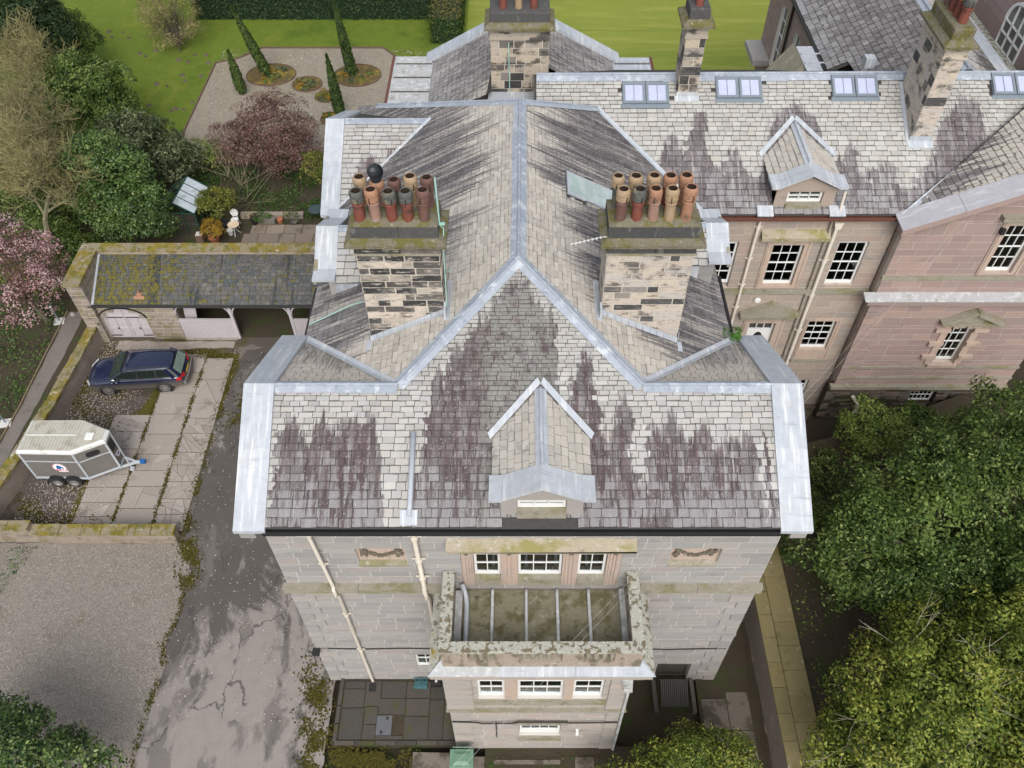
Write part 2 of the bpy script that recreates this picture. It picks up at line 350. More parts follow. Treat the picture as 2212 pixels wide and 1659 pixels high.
def glass(name, tint, mn=.05, rough=.02):
    t = NT(name); g = t.n('ShaderNodeBsdfGlossy'); g.inputs['Roughness'].default_value = rough; g.inputs['Color'].default_value = (.9, .93, .95, 1)
    tr = t.n('ShaderNodeBsdfTransparent'); tr.inputs['Color'].default_value = (*tint, 1)
    fr = t.n('ShaderNodeFresnel'); fr.inputs['IOR'].default_value = 1.52; f = t.math('ADD', fr.outputs[0], mn)
    mx = t.n('ShaderNodeMixShader'); t.l(f, mx.inputs[0]); t.l(tr.outputs[0], mx.inputs[1]); t.l(g.outputs[0], mx.inputs[2]); t.l(mx.outputs[0], t.out.inputs['Surface'])
    return t.mat
GLASS = glass('window_glass', (.80, .84, .82), .09, .03)
SKYPANE = gmat('skylight_pane', [(.40, .43, .56)], .06, (3, .15), (), None, spec=.8)
GREENPANE = gmat('reeded_rooflight_pane', [(.33, .42, .40)], .12, (2, .15), [((.46, .52, .50), 1.0, .45, .6, (3, 1, .3), .6)], None, spec=.8)
def ground_mat(name, cols, patches, rough=.9, fine=(90, .35), bump=(70, .5, .02), spec=.2):
    return gmat(name, cols, rough, fine, patches, bump, rnd=False, spec=spec)
GRASS = ground_mat('lawn_grass', [(0.085, 0.127, 0.015), (0.116, 0.165, 0.019), (0.158, 0.189, 0.029)], [((0.243, 0.231, 0.037), .55, .54, .72, (1, .5, 1), .55), ((0.055, 0.103, 0.012), .25, .52, .66, None, .6), ((0.159, 0.231, 0.024), 7, .50, .70, None, .6)], .95, (55, .55), (120, .9, .04))
MOWN = ground_mat('striped_lawn_grass', [(0.184, 0.226, 0.035), (0.226, 0.260, 0.046)], [((0.287, 0.294, 0.068), .9, .50, .62, (.12, 1.2, 1), .6), ((0.144, 0.192, 0.027), .5, .5, .65, (.15, 1.6, 1), .6)], .95, (60, .5), (120, .8, .04))
SOIL = ground_mat('leafy_soil', [(0.050, 0.040, 0.027), (0.075, 0.060, 0.040)], [((0.044, 0.069, 0.015), 1.2, .50, .66, None, .7), ((0.125, 0.100, 0.075), 8, .62, .70, None, .7)], .98, (25, .6), (40, .9, .06))
GRAVEL = ground_mat('pale_gravel', [(0.244, 0.218, 0.186), (0.275, 0.244, 0.212), (0.258, 0.227, 0.188)], [((0.179, 0.147, 0.103), .6, .55, .75, None, .5), ((0.404, 0.365, 0.302), 16, .52, .64, None, .7), ((.15, .135, .115), 19, .60, .70, None, .5), ((0.191, 0.166, 0.082), .9, .60, .72, None, .5)], .95, (34, .5), (40, 1.0, .06))
PATHGRAVEL = ground_mat('grey_path_gravel', [(.16, .145, .13), (.20, .175, .155)], [((.30, .28, .26), 18, .56, .66, None, .7), ((.09, .085, .05), .9, .56, .7, None, .6)], .95, (100, .5), (90, .9, .03))
GARDENGRAVEL = ground_mat('buff_garden_gravel', [(0.242, 0.211, 0.161), (0.273, 0.241, 0.191)], [((0.212, 0.168, 0.075), .5, .5, .7, None, .5), ((0.338, 0.301, 0.251), 9, .54, .66, None, .5), ((0.157, 0.132, 0.082), 5, .58, .70, None, .6)], .95, (24, .4), (80, .7, .03))
def tarmac():
    """old dark tarmac by the courtyard and along the gravel, worn to pale aggregate down the wheel run"""
    t = NT('worn_tarmac'); p = t.pos(); sx = t.n('ShaderNodeSeparateXYZ'); t.l(p, sx.inputs[0]); x, y = sx.outputs[0], sx.outputs[1]
    c = t.ramp(t.noise(p, 1.1, 3), [(.066, .058, .052), (.085, .075, .067), (.105, .092, .082)])
    bias = t.math('ADD', t.math('MULTIPLY', t.step(y, 13.0, 17.5), -.13), t.math('MULTIPLY', t.math('SUBTRACT', 1.0, t.step(x, -13.2, -11.4)), -.09))
    n = t.math('ADD', t.noise(p, .38, 6, .62, (1.25, .6, 1), 2.3, .6), bias); m = t.step(t.math('ADD', n, t.math('MULTIPLY', t.math('SUBTRACT', t.noise(p, 5, 4, .7), .5), .06)), .41, .49)
    pale = t.ramp(t.noise(p, 2.2, 4), [(.20, .178, .162), (.245, .22, .20), (.275, .25, .23)]); c = t.mix(t.math('MULTIPLY', m, .95), c, pale)
    mid = t.step(t.noise(p, .7, 5, .6, (1.2, .6, 1), 7.7), .54, .61); c = t.mix(t.math('MULTIPLY', mid, .8), c, (.135, .120, .108))
    wet = t.step(t.noise(p, .42, 5, .65, (1, .7, 1), 13.1), .58, .64); c = t.mix(t.math('MULTIPLY', wet, .75), c, (.055, .049, .045))
    cr = t.n('ShaderNodeTexVoronoi', feature='DISTANCE_TO_EDGE'); mp = t.n('ShaderNodeMapping'); t.l(p, mp.inputs[0]); mp.inputs['Scale'].default_value = (.55, .32, 1); nz = t.n('ShaderNodeTexNoise'); t.l(p, nz.inputs['Vector']); nz.inputs['Scale'].default_value = 1.4; nz.inputs['Detail'].default_value = 4
    vm = t.n('ShaderNodeVectorMath', operation='MULTIPLY_ADD'); t.l(nz.outputs['Color'], vm.inputs[0]); vm.inputs[1].default_value = (.5, .5, 0); t.l(mp.outputs[0], vm.inputs[2]); t.l(vm.outputs[0], cr.inputs['Vector']); cr.inputs['Scale'].default_value = 1.0
    k = t.math('MULTIPLY', t.math('SUBTRACT', 1.0, t.step(cr.outputs['Distance'], .006, .016)), t.step(t.noise(p, .5, 2, .5, None, 21.0), .5, .56)); c = t.mix(t.math('MULTIPLY', k, .7), c, (.045, .040, .037))
    g = t.noise(p, 20, 4, .65); h = t.n('ShaderNodeHueSaturation'); t.l(c, h.inputs['Color']); t.l(t.math('MULTIPLY_ADD', g, .5, .75), h.inputs['Value'])
    t.bump(t.noise(p, 60, 4, .6), .45, .02); return t.done(h.outputs[0], t.math('MULTIPLY_ADD', wet, -.3, .82), 0, .4)
TARMAC = tarmac()
COURT = ground_mat('mossy_courtyard_tarmac', [(.085, .072, .060), (.11, .094, .080)], [((.075, .062, .012), .45, .47, .60, None, .85), ((.055, .045, .03), 1.2, .52, .66, None, .7), ((.19, .165, .145), .7, .60, .66, None, .7)], .92, (70, .45), (70, .7, .03))
MOSSG = ground_mat('moss_fringe', [(.075, .068, .012), (.105, .088, .018)], [((.05, .06, .012), 1.4, .5, .66, None, .7), ((.16, .13, .07), 6, .60, .7, None, .6)], .98, (40, .5), (30, 1.0, .05))
SLAB = gmat('concrete_slab', [(0.306, 0.270, 0.237), (0.269, 0.236, 0.206), (0.333, 0.298, 0.266), (0.287, 0.246, 0.209)], .9, (22, .2), [((0.148, 0.126, 0.098), .8, .55, .72, None, .65), ((0.101, 0.089, 0.048), 2.2, .64, .74, None, .7), ((0.408, 0.380, 0.349), 1.3, .60, .72, None, .5)], (60, .35, .015))
FLAG = gmat('dark_flagstone', [(0.058, 0.053, 0.046), (0.072, 0.063, 0.053), (0.050, 0.048, 0.043), (0.083, 0.071, 0.058)], .9, (12, .35), [((0.061, 0.061, 0.014), 1.6, .55, .68, None, .7)], (40, .4, .015))
PATHFLAG = gmat('mossed_path_flag', [(.185, .15, .065), (.21, .175, .085), (.16, .135, .06)], .93, (10, .3), [((.38, .33, .27), 1.7, .62, .68, None, .75), ((.10, .085, .03), 1.4, .54, .7, None, .6)], (40, .5, .02))
PATIO = gmat('patio_flag', [(.22, .175, .135), (.19, .155, .12), (.25, .205, .16)], .92, (14, .3), [((.10, .085, .05), 1.4, .54, .7, None, .6)], (40, .4, .015))
WALLRUB = gmat('rubble_wall_stone', [(.26, .215, .17), (.30, .25, .20), (.22, .19, .16)], .92, (14, .3), [((.15, .13, .05), 1.6, .50, .66, None, .7), ((.10, .085, .065), 2.4, .56, .7, None, .7)], (30, .7, .03))
YMOSS = gmat('yellow_moss_coping', [(.25, .215, .14)], .97, (14, .4), [((.215, .165, .018), 1.6, .45, .57, None, .9), ((.12, .115, .016), 2.6, .50, .62, None, .75), ((.42, .39, .33), 3.0, .62, .67, None, .8), ((.07, .06, .03), 4.0, .60, .70, None, .6)], (20, 1.0, .05))
RENDERW = gmat('brown_rendered_wall', [(.27, .225, .19)], .92, (8, .35), [((.36, .315, .27), 1.0, .52, .70, None, .6), ((.14, .12, .085), 1.5, .58, .74, None, .7)], (20, .6, .03))

# ------------------------------------------------------------------ frames, walls, windows, roofs
def m4(x, y, z, o): return Matrix(((x[0], y[0], z[0], o[0]), (x[1], y[1], z[1], o[1]), (x[2], y[2], z[2], o[2]), (0, 0, 0, 1)))
class Fr:
    def __init__(s, O, U, V): s.O, s.U, s.V = Vector(O), Vector(U).normalized(), Vector(V).normalized(); s.N = s.U.cross(s.V)
    def p(s, u, v, n=0): return s.O+s.U*u+s.V*v+s.N*n
    def M(s, u0, u1, v0, v1, n0, n1): return m4(s.U*(u1-u0), s.V*(v1-v0), s.N*(n1-n0), s.p((u0+u1)/2, (v0+v1)/2, (n0+n1)/2))
    def box(s, mb, u0, u1, v0, v1, n0, n1): mb.obox(s.M(u0, u1, v0, v1, n0, n1)); return mb
def facing(Y, x=0.0, z=0.0): return Fr((x, Y, z), (1, 0, 0), (0, 0, 1))          # wall seen from the front: N = -Y
def sideW(X, y=0.0, z=0.0): return Fr((X, y, z), (0, -1, 0), (0, 0, 1))           # wall that faces -X: u = -Y
def sideE(X, y=0.0, z=0.0): return Fr((X, y, z), (0, 1, 0), (0, 0, 1))            # wall that faces +X: u = Y
def ashlar(pc, wall, parent, fr, u0, u1, v0, v1, ch, lens, mat, openings=(), th=.30, gap=.022, proud=.003, mort=.006):
    lv = [v0+(v1-v0)*i/max(1, round((v1-v0)/ch)) for i in range(max(1, round((v1-v0)/ch))+1)]
    for o in openings:
        for e in o[2:4]:
            if v0 < e < v1:
                i = min(range(1, len(lv)-1), key=lambda k: abs(lv[k]-e)) if len(lv) > 2 else 0
                if i: lv[i] = e
    lv = sorted(set(lv))
    for a, b in zip(lv[:-1], lv[1:]):
        if b-a < .05: continue
        iv = [(u0, u1)]
        for o in openings:
            if o[2] < (a+b)/2 < o[3]:
                nv = []
                for p, q in iv:
                    if o[1] <= p or o[0] >= q: nv.append((p, q)); continue
                    if o[0] > p: nv.append((p, o[0]))
                    if o[1] < q: nv.append((o[1], q))
                iv = nv
        for p, q in iv:
            if q-p < .04: continue
            if wall is not None: fr.box(wall, p, q, a, b, -th, -mort)
            x = p
            while x < q-1e-4:
                w = random.uniform(*lens); e = x+w
                if q-e < lens[0]*.55: e = q
                if x == p and random.random() < .5 and q-p > lens[1]: e = min(q, x+w*.55)
                pc.add(parent, fr.M(x+gap/2, e-gap/2, a+gap/2, b-gap/2, -th+.02, random.uniform(-.5, 1)*proud), mat, 'rough' if proud > .02 else 'box')
                x = e
def window(root, fr, u0, u1, v0, v1, nx, nz, rec=.13, fw=.075, rail=True, frame=WHITE, curtain=None, bottom=.0, room=True, paint=None):
    mb = MB(); d0, d1 = -rec-.07, -rec
    fr.box(mb, u0, u0+fw, v0, v1, d0, d1); fr.box(mb, u1-fw, u1, v0, v1, d0, d1)
    fr.box(mb, u0+fw, u1-fw, v1-fw, v1, d0, d1+.003); fr.box(mb, u0+fw, u1-fw, v0, v0+fw+bottom, d0, d1+.003)
    iu0, iu1, iv0, iv1 = u0+fw, u1-fw, v0+fw+bottom, v1-fw
    w = mb.build('window', frame, root)
    bars = MB(); bw = .028
    us = [iu0+(iu1-iu0)*i/nx for i in range(nx+1)]; vs = [iv0+(iv1-iv0)*i/nz for i in range(nz+1)]
    for k, u in enumerate(us[1:-1]): fr.box(bars, u-bw/2, u+bw/2, iv0, iv1, d0+.015, d1-.012)
    for k, v in enumerate(vs[1:-1]):
        t = bw*(1.9 if rail and nz >= 4 and k == nz//2-1 else 1)
        fr.box(bars, iu0, iu1, v-t/2, v+t/2, d0+.012, d1-.009)
    if nx*nz > 1: bars.build('glazing_bars', frame, w)
    for i in range(nx):
        for j in range(nz):
            o = bpy.data.objects.new('pane', shared('box', 0, GLASS, 'pane')); link(o, w)
            tl = random.uniform(-.004, .004)
            o.matrix_basis = fr.M(us[i]+.006, us[i+1]-.006, vs[j]+.006, vs[j+1]-.006, d0+.028, d0+.034)
    if room:
        q = MB(); fr.box(q, u0+.01, u1-.01, v0+.01, v1-.01, -.285, -.275); q.build('room_back', DARKIN, w)
    if curtain:
        for (a, b) in curtain:
            q = MB(); A, B = u0+(u1-u0)*a, u0+(u1-u0)*b; k = 7
            for i in range(k): fr.box(q, A+(B-A)*i/k, A+(B-A)*(i+.75)/k, v0+.03, v1-.03, -.268, -.245+.012*(i % 2))
            q.build('curtain', CURTAIN, w)
    return w
def clip(poly, a, b):                    # keep the part of poly left of a->b
    out = []
    for i in range(len(poly)):
        p, q = poly[i], poly[(i+1) % len(poly)]
        sp = (b[0]-a[0])*(p[1]-a[1])-(b[1]-a[1])*(p[0]-a[0]); sq = (b[0]-a[0])*(q[1]-a[1])-(b[1]-a[1])*(q[0]-a[0])
        if sp >= 0: out.append(p)
        if sp*sq < 0: t = sp/(sp-sq); out.append((p[0]+(q[0]-p[0])*t, p[1]+(q[1]-p[1])*t))
    return out
def area(poly): return abs(sum(poly[i][0]*poly[(i+1) % len(poly)][1]-poly[(i+1) % len(poly)][0]*poly[i][1] for i in range(len(poly))))/2
def slates(pc, parent, fr, vmax, L, R, mat, e0=.25, e1=.15, wr=(.24, .40), th=.013, holes=(), stuff_only=False, first=0.0, fall=1.15):
    """courses of slates from the eave up; L(v), R(v): limits along u; e0..e1 diminishing exposure"""
    v = first; k = 0
    while v < vmax-.02:
        f = v/vmax; e = e0+(e1-e0)*min(1, f*fall); vt = min(v+e, vmax)
        a0, b0, a1, b1 = L(v), R(v), L(vt), R(vt)
        lo, hi = min(a0, a1), max(b0, b1)
        wmul = .72+.28*(e/e0)
        u = lo-random.uniform(0, wr[0]*.8)
        while u < hi:
            w = random.uniform(*wr)*wmul; x0, x1 = u, u+w; u += w
            if any(h[0] < (x0+x1)/2 < h[1] and h[2] < v+e/2 < h[3] for h in holes): continue
            g = .008; jit = random.uniform(-.012, .012)
            ln = min(e*1.25, vmax-v+.01)
            inside = x0 > max(a0, a1)-.02 and x1 < min(b0, b1)+.02
            lift = .030+random.uniform(-.005, .010)
            if inside:
                Y = fr.V*ln-fr.N*(lift-.004)
                M = m4(fr.U*(x1-x0-2*g), Y, fr.N*th, fr.p((x0+x1)/2, v+jit, lift))
                if random.random() < .06: M = M @ Matrix.Rotation(random.uniform(-.03, .03), 4, 'Z')
                if stuff_only: pc.items.append((-2, parent, M, mat, 'slate', random.randrange(8)))
                else: pc.add(parent, M, mat, 'slate')
            else:
                po = [(x0+g, v+jit), (x1-g, v+jit), (x1-g, vt+.02), (x0+g, vt+.02)]
                po = clip(po, (b0, v), (b1, vt)); po = clip(po, (a1, vt), (a0, v)) if po else po
                if len(po) < 3 or area(po) < .002: continue
                h = lambda q: lift-(lift-.004)*(q-v)/ln
                pc.poly([fr.p(q[0], q[1], h(q[1])) for q in po], [fr.p(q[0], q[1], h(q[1])+th) for q in po], mat, [(q[1]-v)/ln for q in po])
        v += e; k += 1
def strip(mb, a, b, side, n, w, off=.03, th=.012, taper=0.0):
    """sheet from line a-b out to a+side*w, lying off along n"""
    a, b, side, n = Vector(a), Vector(b), Vector(side).normalized(), Vector(n).normalized()
    mb.prism([a+n*off, b+n*off, b+side*w+n*(off-taper), a+side*w+n*(off-taper)], n*th)
def ridge(root, a, b, s1, s2, w=.22, mat=None, roll=.04, name='ridge_lead'):
    """lead-rolled ridge or hip: s1, s2 run down the two slopes square to the line"""
    a, b = Vector(a), Vector(b); d = (b-a).normalized(); mb = MB(); n = max(1, round((b-a).length/1.6))
    for sd in (s1, s2):
        sd = Vector(sd); sd = (sd-d*sd.dot(d)).normalized(); nn = sd.cross(d)
        if nn.z < 0: nn = -nn
        for i in range(n):
            p, q = a+(b-a)*(i/n), a+(b-a)*((i+1)/n); mb.rn = random.random()
            strip(mb, p+d*.004, q-d*.004, sd, nn, w*random.uniform(.94, 1.06), .045+.002*(i % 2))
    mb.rn = .5; mb.tube([a+Vector((0, 0, .075)), b+Vector((0, 0, .075))], roll, 8)
    return mb.build(name, mat or LEADRIDGE, root)
def downpipe(root, pts, r, mat=CREAM, brackets=(), ny=-1, name='downpipe'):
    mb = MB(); mb.tube(pts, r, 10); o = mb.build(name, mat, root, smooth=False); smooth_by_angle(o)
    for b in brackets:
        q = MB(); q.tube([Vector(b)-Vector((0, 0, .05)), Vector(b)+Vector((0, 0, .05))], r*1.35, 10); q.box(b[0]-r*2.6, b[0]+r*2.6, b[1]+r*.7, b[1]+r*.7+.03, b[2]-.03, b[2]+.03); q.build('pipe_bracket', mat, o)
    return o

# ------------------------------------------------------------------ the ground
def sheet(name, pts, z, mat, kind='structure', parent=None, wob=0.0):
    mb = MB(); P = []
    for i in range(len(pts)):
        a, b = Vector(pts[i][:2]), Vector(pts[(i+1) % len(pts)][:2]); k = max(1, int((b-a).length/.45)) if wob else 1
        for j in range(k):
            q = a+(b-a)*(j/k)
            if wob and j: q = q+Vector((random.uniform(-wob, wob), random.uniform(-wob, wob)))
            P.append((q.x, q.y, z))
    mb.face(P); o = mb.build(name, mat, parent)
    # triangulate the outline properly
    bm = bmesh.new(); bm.from_mesh(o.data); bmesh.ops.triangulate(bm, faces=bm.faces[:]); bm.normal_update()
    for f in bm.faces:
        if f.normal.z < 0: f.normal_flip()
    bm.to_mesh(o.data); bm.free()
    if kind: o['kind'] = kind
    return o
sheet('ground', [(-200, -60), (200, -60), (200, 320), (-200, 320)], -.42, SOIL)
sheet('lawn', [(-60, 33.5), (-4, 33.5), (-4, 130), (-60, 130)], 0, GRASS)
sheet('lawn', [(-4, 30), (60, 30), (60, 160), (-4, 160)], -.012, MOWN)
sheet('garden_ground', [(-60, 31.4), (-8, 31.4), (-8, 45.5), (-60, 45.5)], .004, SOIL, wob=.25)
sheet('garden_gravel', [(-22.2, 46), (-22.15, 57), (-20.6, 57.7), (-19.2, 59.2), (-10.1, 59.2), (-8.6, 57.3), (-6.6, 56), (-6.4, 46)], .008, GARDENGRAVEL)
sheet('courtyard', [(-23, 17.6), (-7, 17.6), (-7, 29.6), (-23, 29.6)], -.004, COURT)
sheet('driveway', [(-14.6, -6), (-6.9, -6), (-6.95, 11.5), (-6.9, 33), (-10.2, 33), (-10.6, 29.3), (-13.9, 28.6), (-14.3, 25), (-14.7, 22), (-14.4, 17.5), (-13.8, 16.3), (-13.7, 14), (-13.95, 13.2), (-13.7, 12.1), (-13.85, 10.1)], .004, TARMAC, wob=.06)
sheet('gravel_yard', [(-23, -6), (-13.5, -6), (-13.7, 10.1), (-13.55, 12.1), (-13.8, 13.2), (-13.6, 14), (-13.7, 16.3), (-14.2, 17.5), (-23, 17.5)], .008, GRAVEL, wob=.05)
# raised garden on the left, behind its retaining wall
mb = MB(); mb.prism([(-60, -6, -.4), (-23.3, -6, -.4), (-22.75, 17, -.4), (-22.4, 20.5, -.4), (-21.9, 25, -.4), (-21.75, 31.3, -.4), (-60, 31.3, -.4)], (0, 0, 1.36)); tag(mb.build('left_bank', SOIL), kind='structure')
sheet('garden_path', [(-23.2, 30.4), (-22.35, 30.4), (-22.4, 27), (-22.6, 24), (-22.75, 21), (-23.1, 17), (-23.6, 14), (-24.4, 14), (-23.55, 19), (-23.25, 24)], .972, PATHGRAVEL, wob=.03)
# raised garden on the right, behind its retaining wall
mb = MB(); mb.prism([(10.42, -6, -.4), (60, -6, -.4), (60, 24.4, -.4), (20.6, 24.4, -.4), (15, 22.2, -.4), (11.2, 21.2, -.4), (10.35, 19.0, -.4)], (0, 0, 1.98)); tag(mb.build('right_bank', SOIL), kind='structure')
sheet('side_yard', [(7.2, -6), (9.1, -6), (9.1, 19), (12, 22), (14.6, 25.2), (7, 25.2)], -.006, ground_mat('damp_yard', [(.07, .058, .045), (.12, .10, .08)], [((.045, .04, .02), .8, .48, .6, None, .8), ((.20, .165, .13), .7, .56, .62, None, .7)], .9))
sheet('front_soil', [(-6.9, -6), (10, -6), (10, 9.25), (-1.2, 9.25), (-1.2, 8.2), (-6.9, 8.2)], -.008, SOIL)
# ================================================================== the stone house in the middle
K = .51; CA, SA = 1/math.sqrt(1+K*K), K/math.sqrt(1+K*K)
house = thing('stone_house', 'pale stone house with purple-stained slate roof and two pot-topped chimneys, in the centre', 'house', (.15, 11.7, 0))
PS = Pieces('slate', 'slates'); PB = Pieces('stone_block', 'stone_blocks')
Y0 = 11.69
FW = facing(Y0)
def px_front(pts):                      # stain outline on the front slope: survey points -> (x, z)
    out = []
    for x, y in pts:
        d = ray(x, y); t = (H-11.6+.51*11.5)/(-d.z+.51*d.y); p = d*t; out.append((p.x, H+p.z))
    return out
M_FRONT = slate_mat('front_slope_slate', 'X', -7.0, 7.2, 11.4, 15.2, px_front([
    (590, 1000), (604, 905), (630, 895), (660, 925), (690, 890), (718, 915), (745, 880), (775, 925), (805, 890), (822, 950), (836, 1125), (842, 1160), (880, 1160), (893, 1060), (910, 960), (922, 860),
    (945, 800), (962, 820), (978, 745), (1005, 745), (1030, 690), (1060, 660), (1090, 610), (1118, 585), (1135, 600), (1155, 650), (1180, 655), (1198, 670), (1206, 900), (1212, 950), (1232, 840), (1252, 760),
    (1280, 735), (1292, 850), (1312, 950), (1330, 900), (1342, 835), (1362, 860), (1372, 1010), (1392, 1050), (1402, 915), (1425, 925), (1445, 905), (1475, 930), (1500, 925), (1530, 895), (1548, 950), (1580, 920), (1605, 940),
    (1625, 925), (1643, 880), (1652, 1100), (1660, 1160), (1690, 1160)]), jag=.36, lichen=(-.95, 1.15), base_amt=.22, seed=1.0)
M_LEFT = slate_mat('west_slope_slate', 'Y', 14, 33, 11.3, 15.3, [(14, 11.8), (17.5, 12.6), (18.4, 13.6), (19.2, 13.2), (20.2, 14.1), (21.3, 14.4), (22, 13.8), (23, 14.5), (24, 14.7), (25, 14.4), (26, 14.8), (27, 14.3), (29, 14.4), (33, 14)], jag=1.1,
    pale=[(.39, .365, .32), (.46, .43, .38), (.34, .32, .285), (.43, .39, .335)], purple=((.080, .074, .078), (.155, .145, .14)), base_amt=.5, gaps=.50, seed=5.0, bloom=.25, soft=.22)
M_RIGHT = slate_mat('east_slope_slate', 'Y', 14, 33, 11.3, 15.3, [(14, 12.2), (16.5, 12.8), (18.0, 13.9), (19.2, 14.3), (20.3, 13.9), (21.3, 14.4), (22, 14.2), (23, 14.8), (24, 14.9), (25, 14.5), (26, 14.9), (27, 14.4), (29, 14.3), (33, 14)], jag=1.0,
    pale=[(.39, .365, .32), (.46, .43, .38), (.34, .32, .285), (.43, .39, .335)], purple=((.078, .072, .077), (.145, .135, .133)), base_amt=.5, gaps=.52, seed=9.0, bloom=.25, soft=.22)
M_BACKG = slate_mat('gable_back_slate', 'X', -8, 8, 11.3, 13.6, [(-8, 11.4), (-6.3, 12.6), (-5.2, 12.9), (-4, 11.4), (4, 11.4), (5.4, 12.8), (6.5, 12.6), (8, 11.4)], jag=.5, pale=[(.37, .34, .295), (.42, .385, .34), (.34, .31, .275)], purple=((.20, .18, .16), (.26, .24, .21)), base_amt=.3, gaps=.5, seed=13.0)
M_PALE = slate_mat('pale_gable_slate', 'X', -8, 8, 11.3, 14, [(-8, 11.4), (-6.2, 12.2), (-5.9, 12.5), (-5.2, 12.5), (-4.6, 12.6), (-4, 11.4), (8, 11.4)], jag=.4, seed=17.0, base_amt=.2)
M_DORM = gmat('dormer_slate', [(.39, .36, .315), (.43, .405, .36), (.35, .33, .29)], .8, (16, .22), [((.22, .205, .19), 1.6, .58, .68, (1, 1, 3), .6)], (40, .3, .01))
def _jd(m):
    t = NT.__new__(NT); t.mat = m; t.t = m.node_tree; t.b = m.node_tree.nodes['Principled BSDF']; lk = t.b.inputs['Base Color'].links[0]; src = lk.from_socket; t.l(joint_shade(t, src, .6), t.b.inputs['Base Color'])
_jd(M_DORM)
DECK = gmat('roof_deck', [(.05, .048, .045)], .95, (8, .3), (), None)

# --- bodies behind the facings
mb = MB(); mb.box(-7.03, 7.30, Y0+.29, 18.3, -.3, 11.45); mb.box(-6.55, 6.8, 18.25, 31.6, -.3, 11.45)
for X0, X1 in ((-7.03, -6.7), (7.0, 7.30)):
    mb.prism([(X0, 11.9, 11.4), (X0, 18.2, 11.4), (X0, 15, 13.2)], (X1-X0, 0, 0))
mb.prism([(-6.7, 25.2, 11.4), (-6.7, 31.7, 11.4), (-6.7, 28.4, 13.1)], (.3, 0, 0))
body = mb.build('wall', STONE, house)
mort = MB()
ops = [(-2.25, 3.37, -.2, 7.6), (-1.70, 3.02, 7.86, 10.15), (-4.71, -3.27, 9.12, 10.07), (4.41, 5.86, 9.12, 10.07), (-3.74, -2.75, 1.0, 2.36), (5.1, 6.35, -.2, 1.5)]
ashlar(PB, mort, body, FW, -7.09, 7.36, -.1, 11.28, .295, (.55, 1.25), STONE, ops)
# side facings (seen only from a step aside)
ashlar(PB, mort, body, sideW(-7.04), -18.2, -11.75, 0, 11.3, .33, (.6, 1.3), STONE, th=.02)
ashlar(PB, mort, body, sideE(7.31), 11.75, 18.2, 0, 11.3, .33, (.6, 1.3), STONE, th=.02)
mort.build('pointing', MORTAR, house)
for a, b in ((-7.22, -4.9), (-4.9, -2.3), (3.5, 5.5), (5.5, 7.49)): mb = MB(); FW.box(mb, a, b-.012, 7.56, 7.93, -.02, .17); mb.build('string_course', BANDMOSS, house)
for a, b in ((-7.13, -2.3), (4.6, 7.4)): mb = MB(); FW.box(mb, a, b, 4.10, 4.30, -.02, .07); mb.build('lower_string_course', STONE, house)
mb = MB(); mb.prism([FW.p(3.4, 4.45, .0), FW.p(3.4, 4.65, .0), FW.p(4.15, 4.6), FW.p(4.6, 4.30), FW.p(4.6, 4.10), FW.p(4.1, 4.38)], FW.N*.07); mb.build('lower_string_course', STONE, house)
mb = MB(); FW.box(mb, -7.12, 7.39, 11.28, 11.42, -.3, .05); mb.build('wall_head', MORTAR, house)
mb = MB(); mb.box(-6.95, 7.15, 11.34, 11.40, 11.42, 11.52); mb.box(-6.95, 7.15, 11.56, 11.62, 11.42, 11.52); mb.box(-6.95, 7.15, 11.34, 11.62, 11.40, 11.435); mb.build('gutter', BLACK, house)
for s in (-1, 1):                       # quoins on the lower storeys
    for i in range(17):
        z = .0+i*.445
        if 7.2 < z: break
        w = .72 if i % 2 else .42; a, b = (-7.12, -7.12+w) if s < 0 else (7.39-w, 7.39)
        PB.add(body, FW.M(a, b, z+.03, z+.415, -.1, .035), STONE)
# --- garland panels
CARVE = gmat('carved_dark_stone', [(.12, .105, .08)], .95, (20, .5), [((.25, .21, .16), 9, .55, .65, None, .7)], (40, .6, .02))
for u0 in (-4.71, 4.41):
    mb = MB(); FW.box(mb, u0, u0+1.45, 9.12, 10.07, -.28, -.12); pn = mb.build('carved_panel', PINK, house)
    mb = MB(); mb.prism([FW.p(u0, 9.12, -.12), FW.p(u0+1.45, 9.12, -.12), FW.p(u0+1.45, 9.04, .03), FW.p(u0, 9.04, .03)], (0, 0, .09)); mb.build('panel_sill', BANDMOSS, pn)
    mb = MB()
    for i in range(46):
        f = i/45; x = u0+.22+1.0*f; z = 9.86-.30*math.sin(math.pi*f)+random.uniform(-.045, .045)
        r = random.uniform(.035, .06); mb.lathe([(0, -r), (r*.8, -r*.5), (r, 0), (r*.8, r*.5), (0, r)], FW.p(x+random.uniform(-.02, .02), z, -.08+random.uniform(-.02, .03)), 6)
    for e in (u0+.20, u0+1.24):
        for i in range(16):
            r = random.uniform(.04, .065); mb.lathe([(0, -r), (r*.8, -r*.5), (r, 0), (r*.8, r*.5), (0, r)], FW.p(e+random.uniform(-.08, .08), 9.78+random.uniform(-.24, .12), -.07+random.uniform(-.02, .03)), 6)
    mb.build('carved_garland', CARVE, pn)
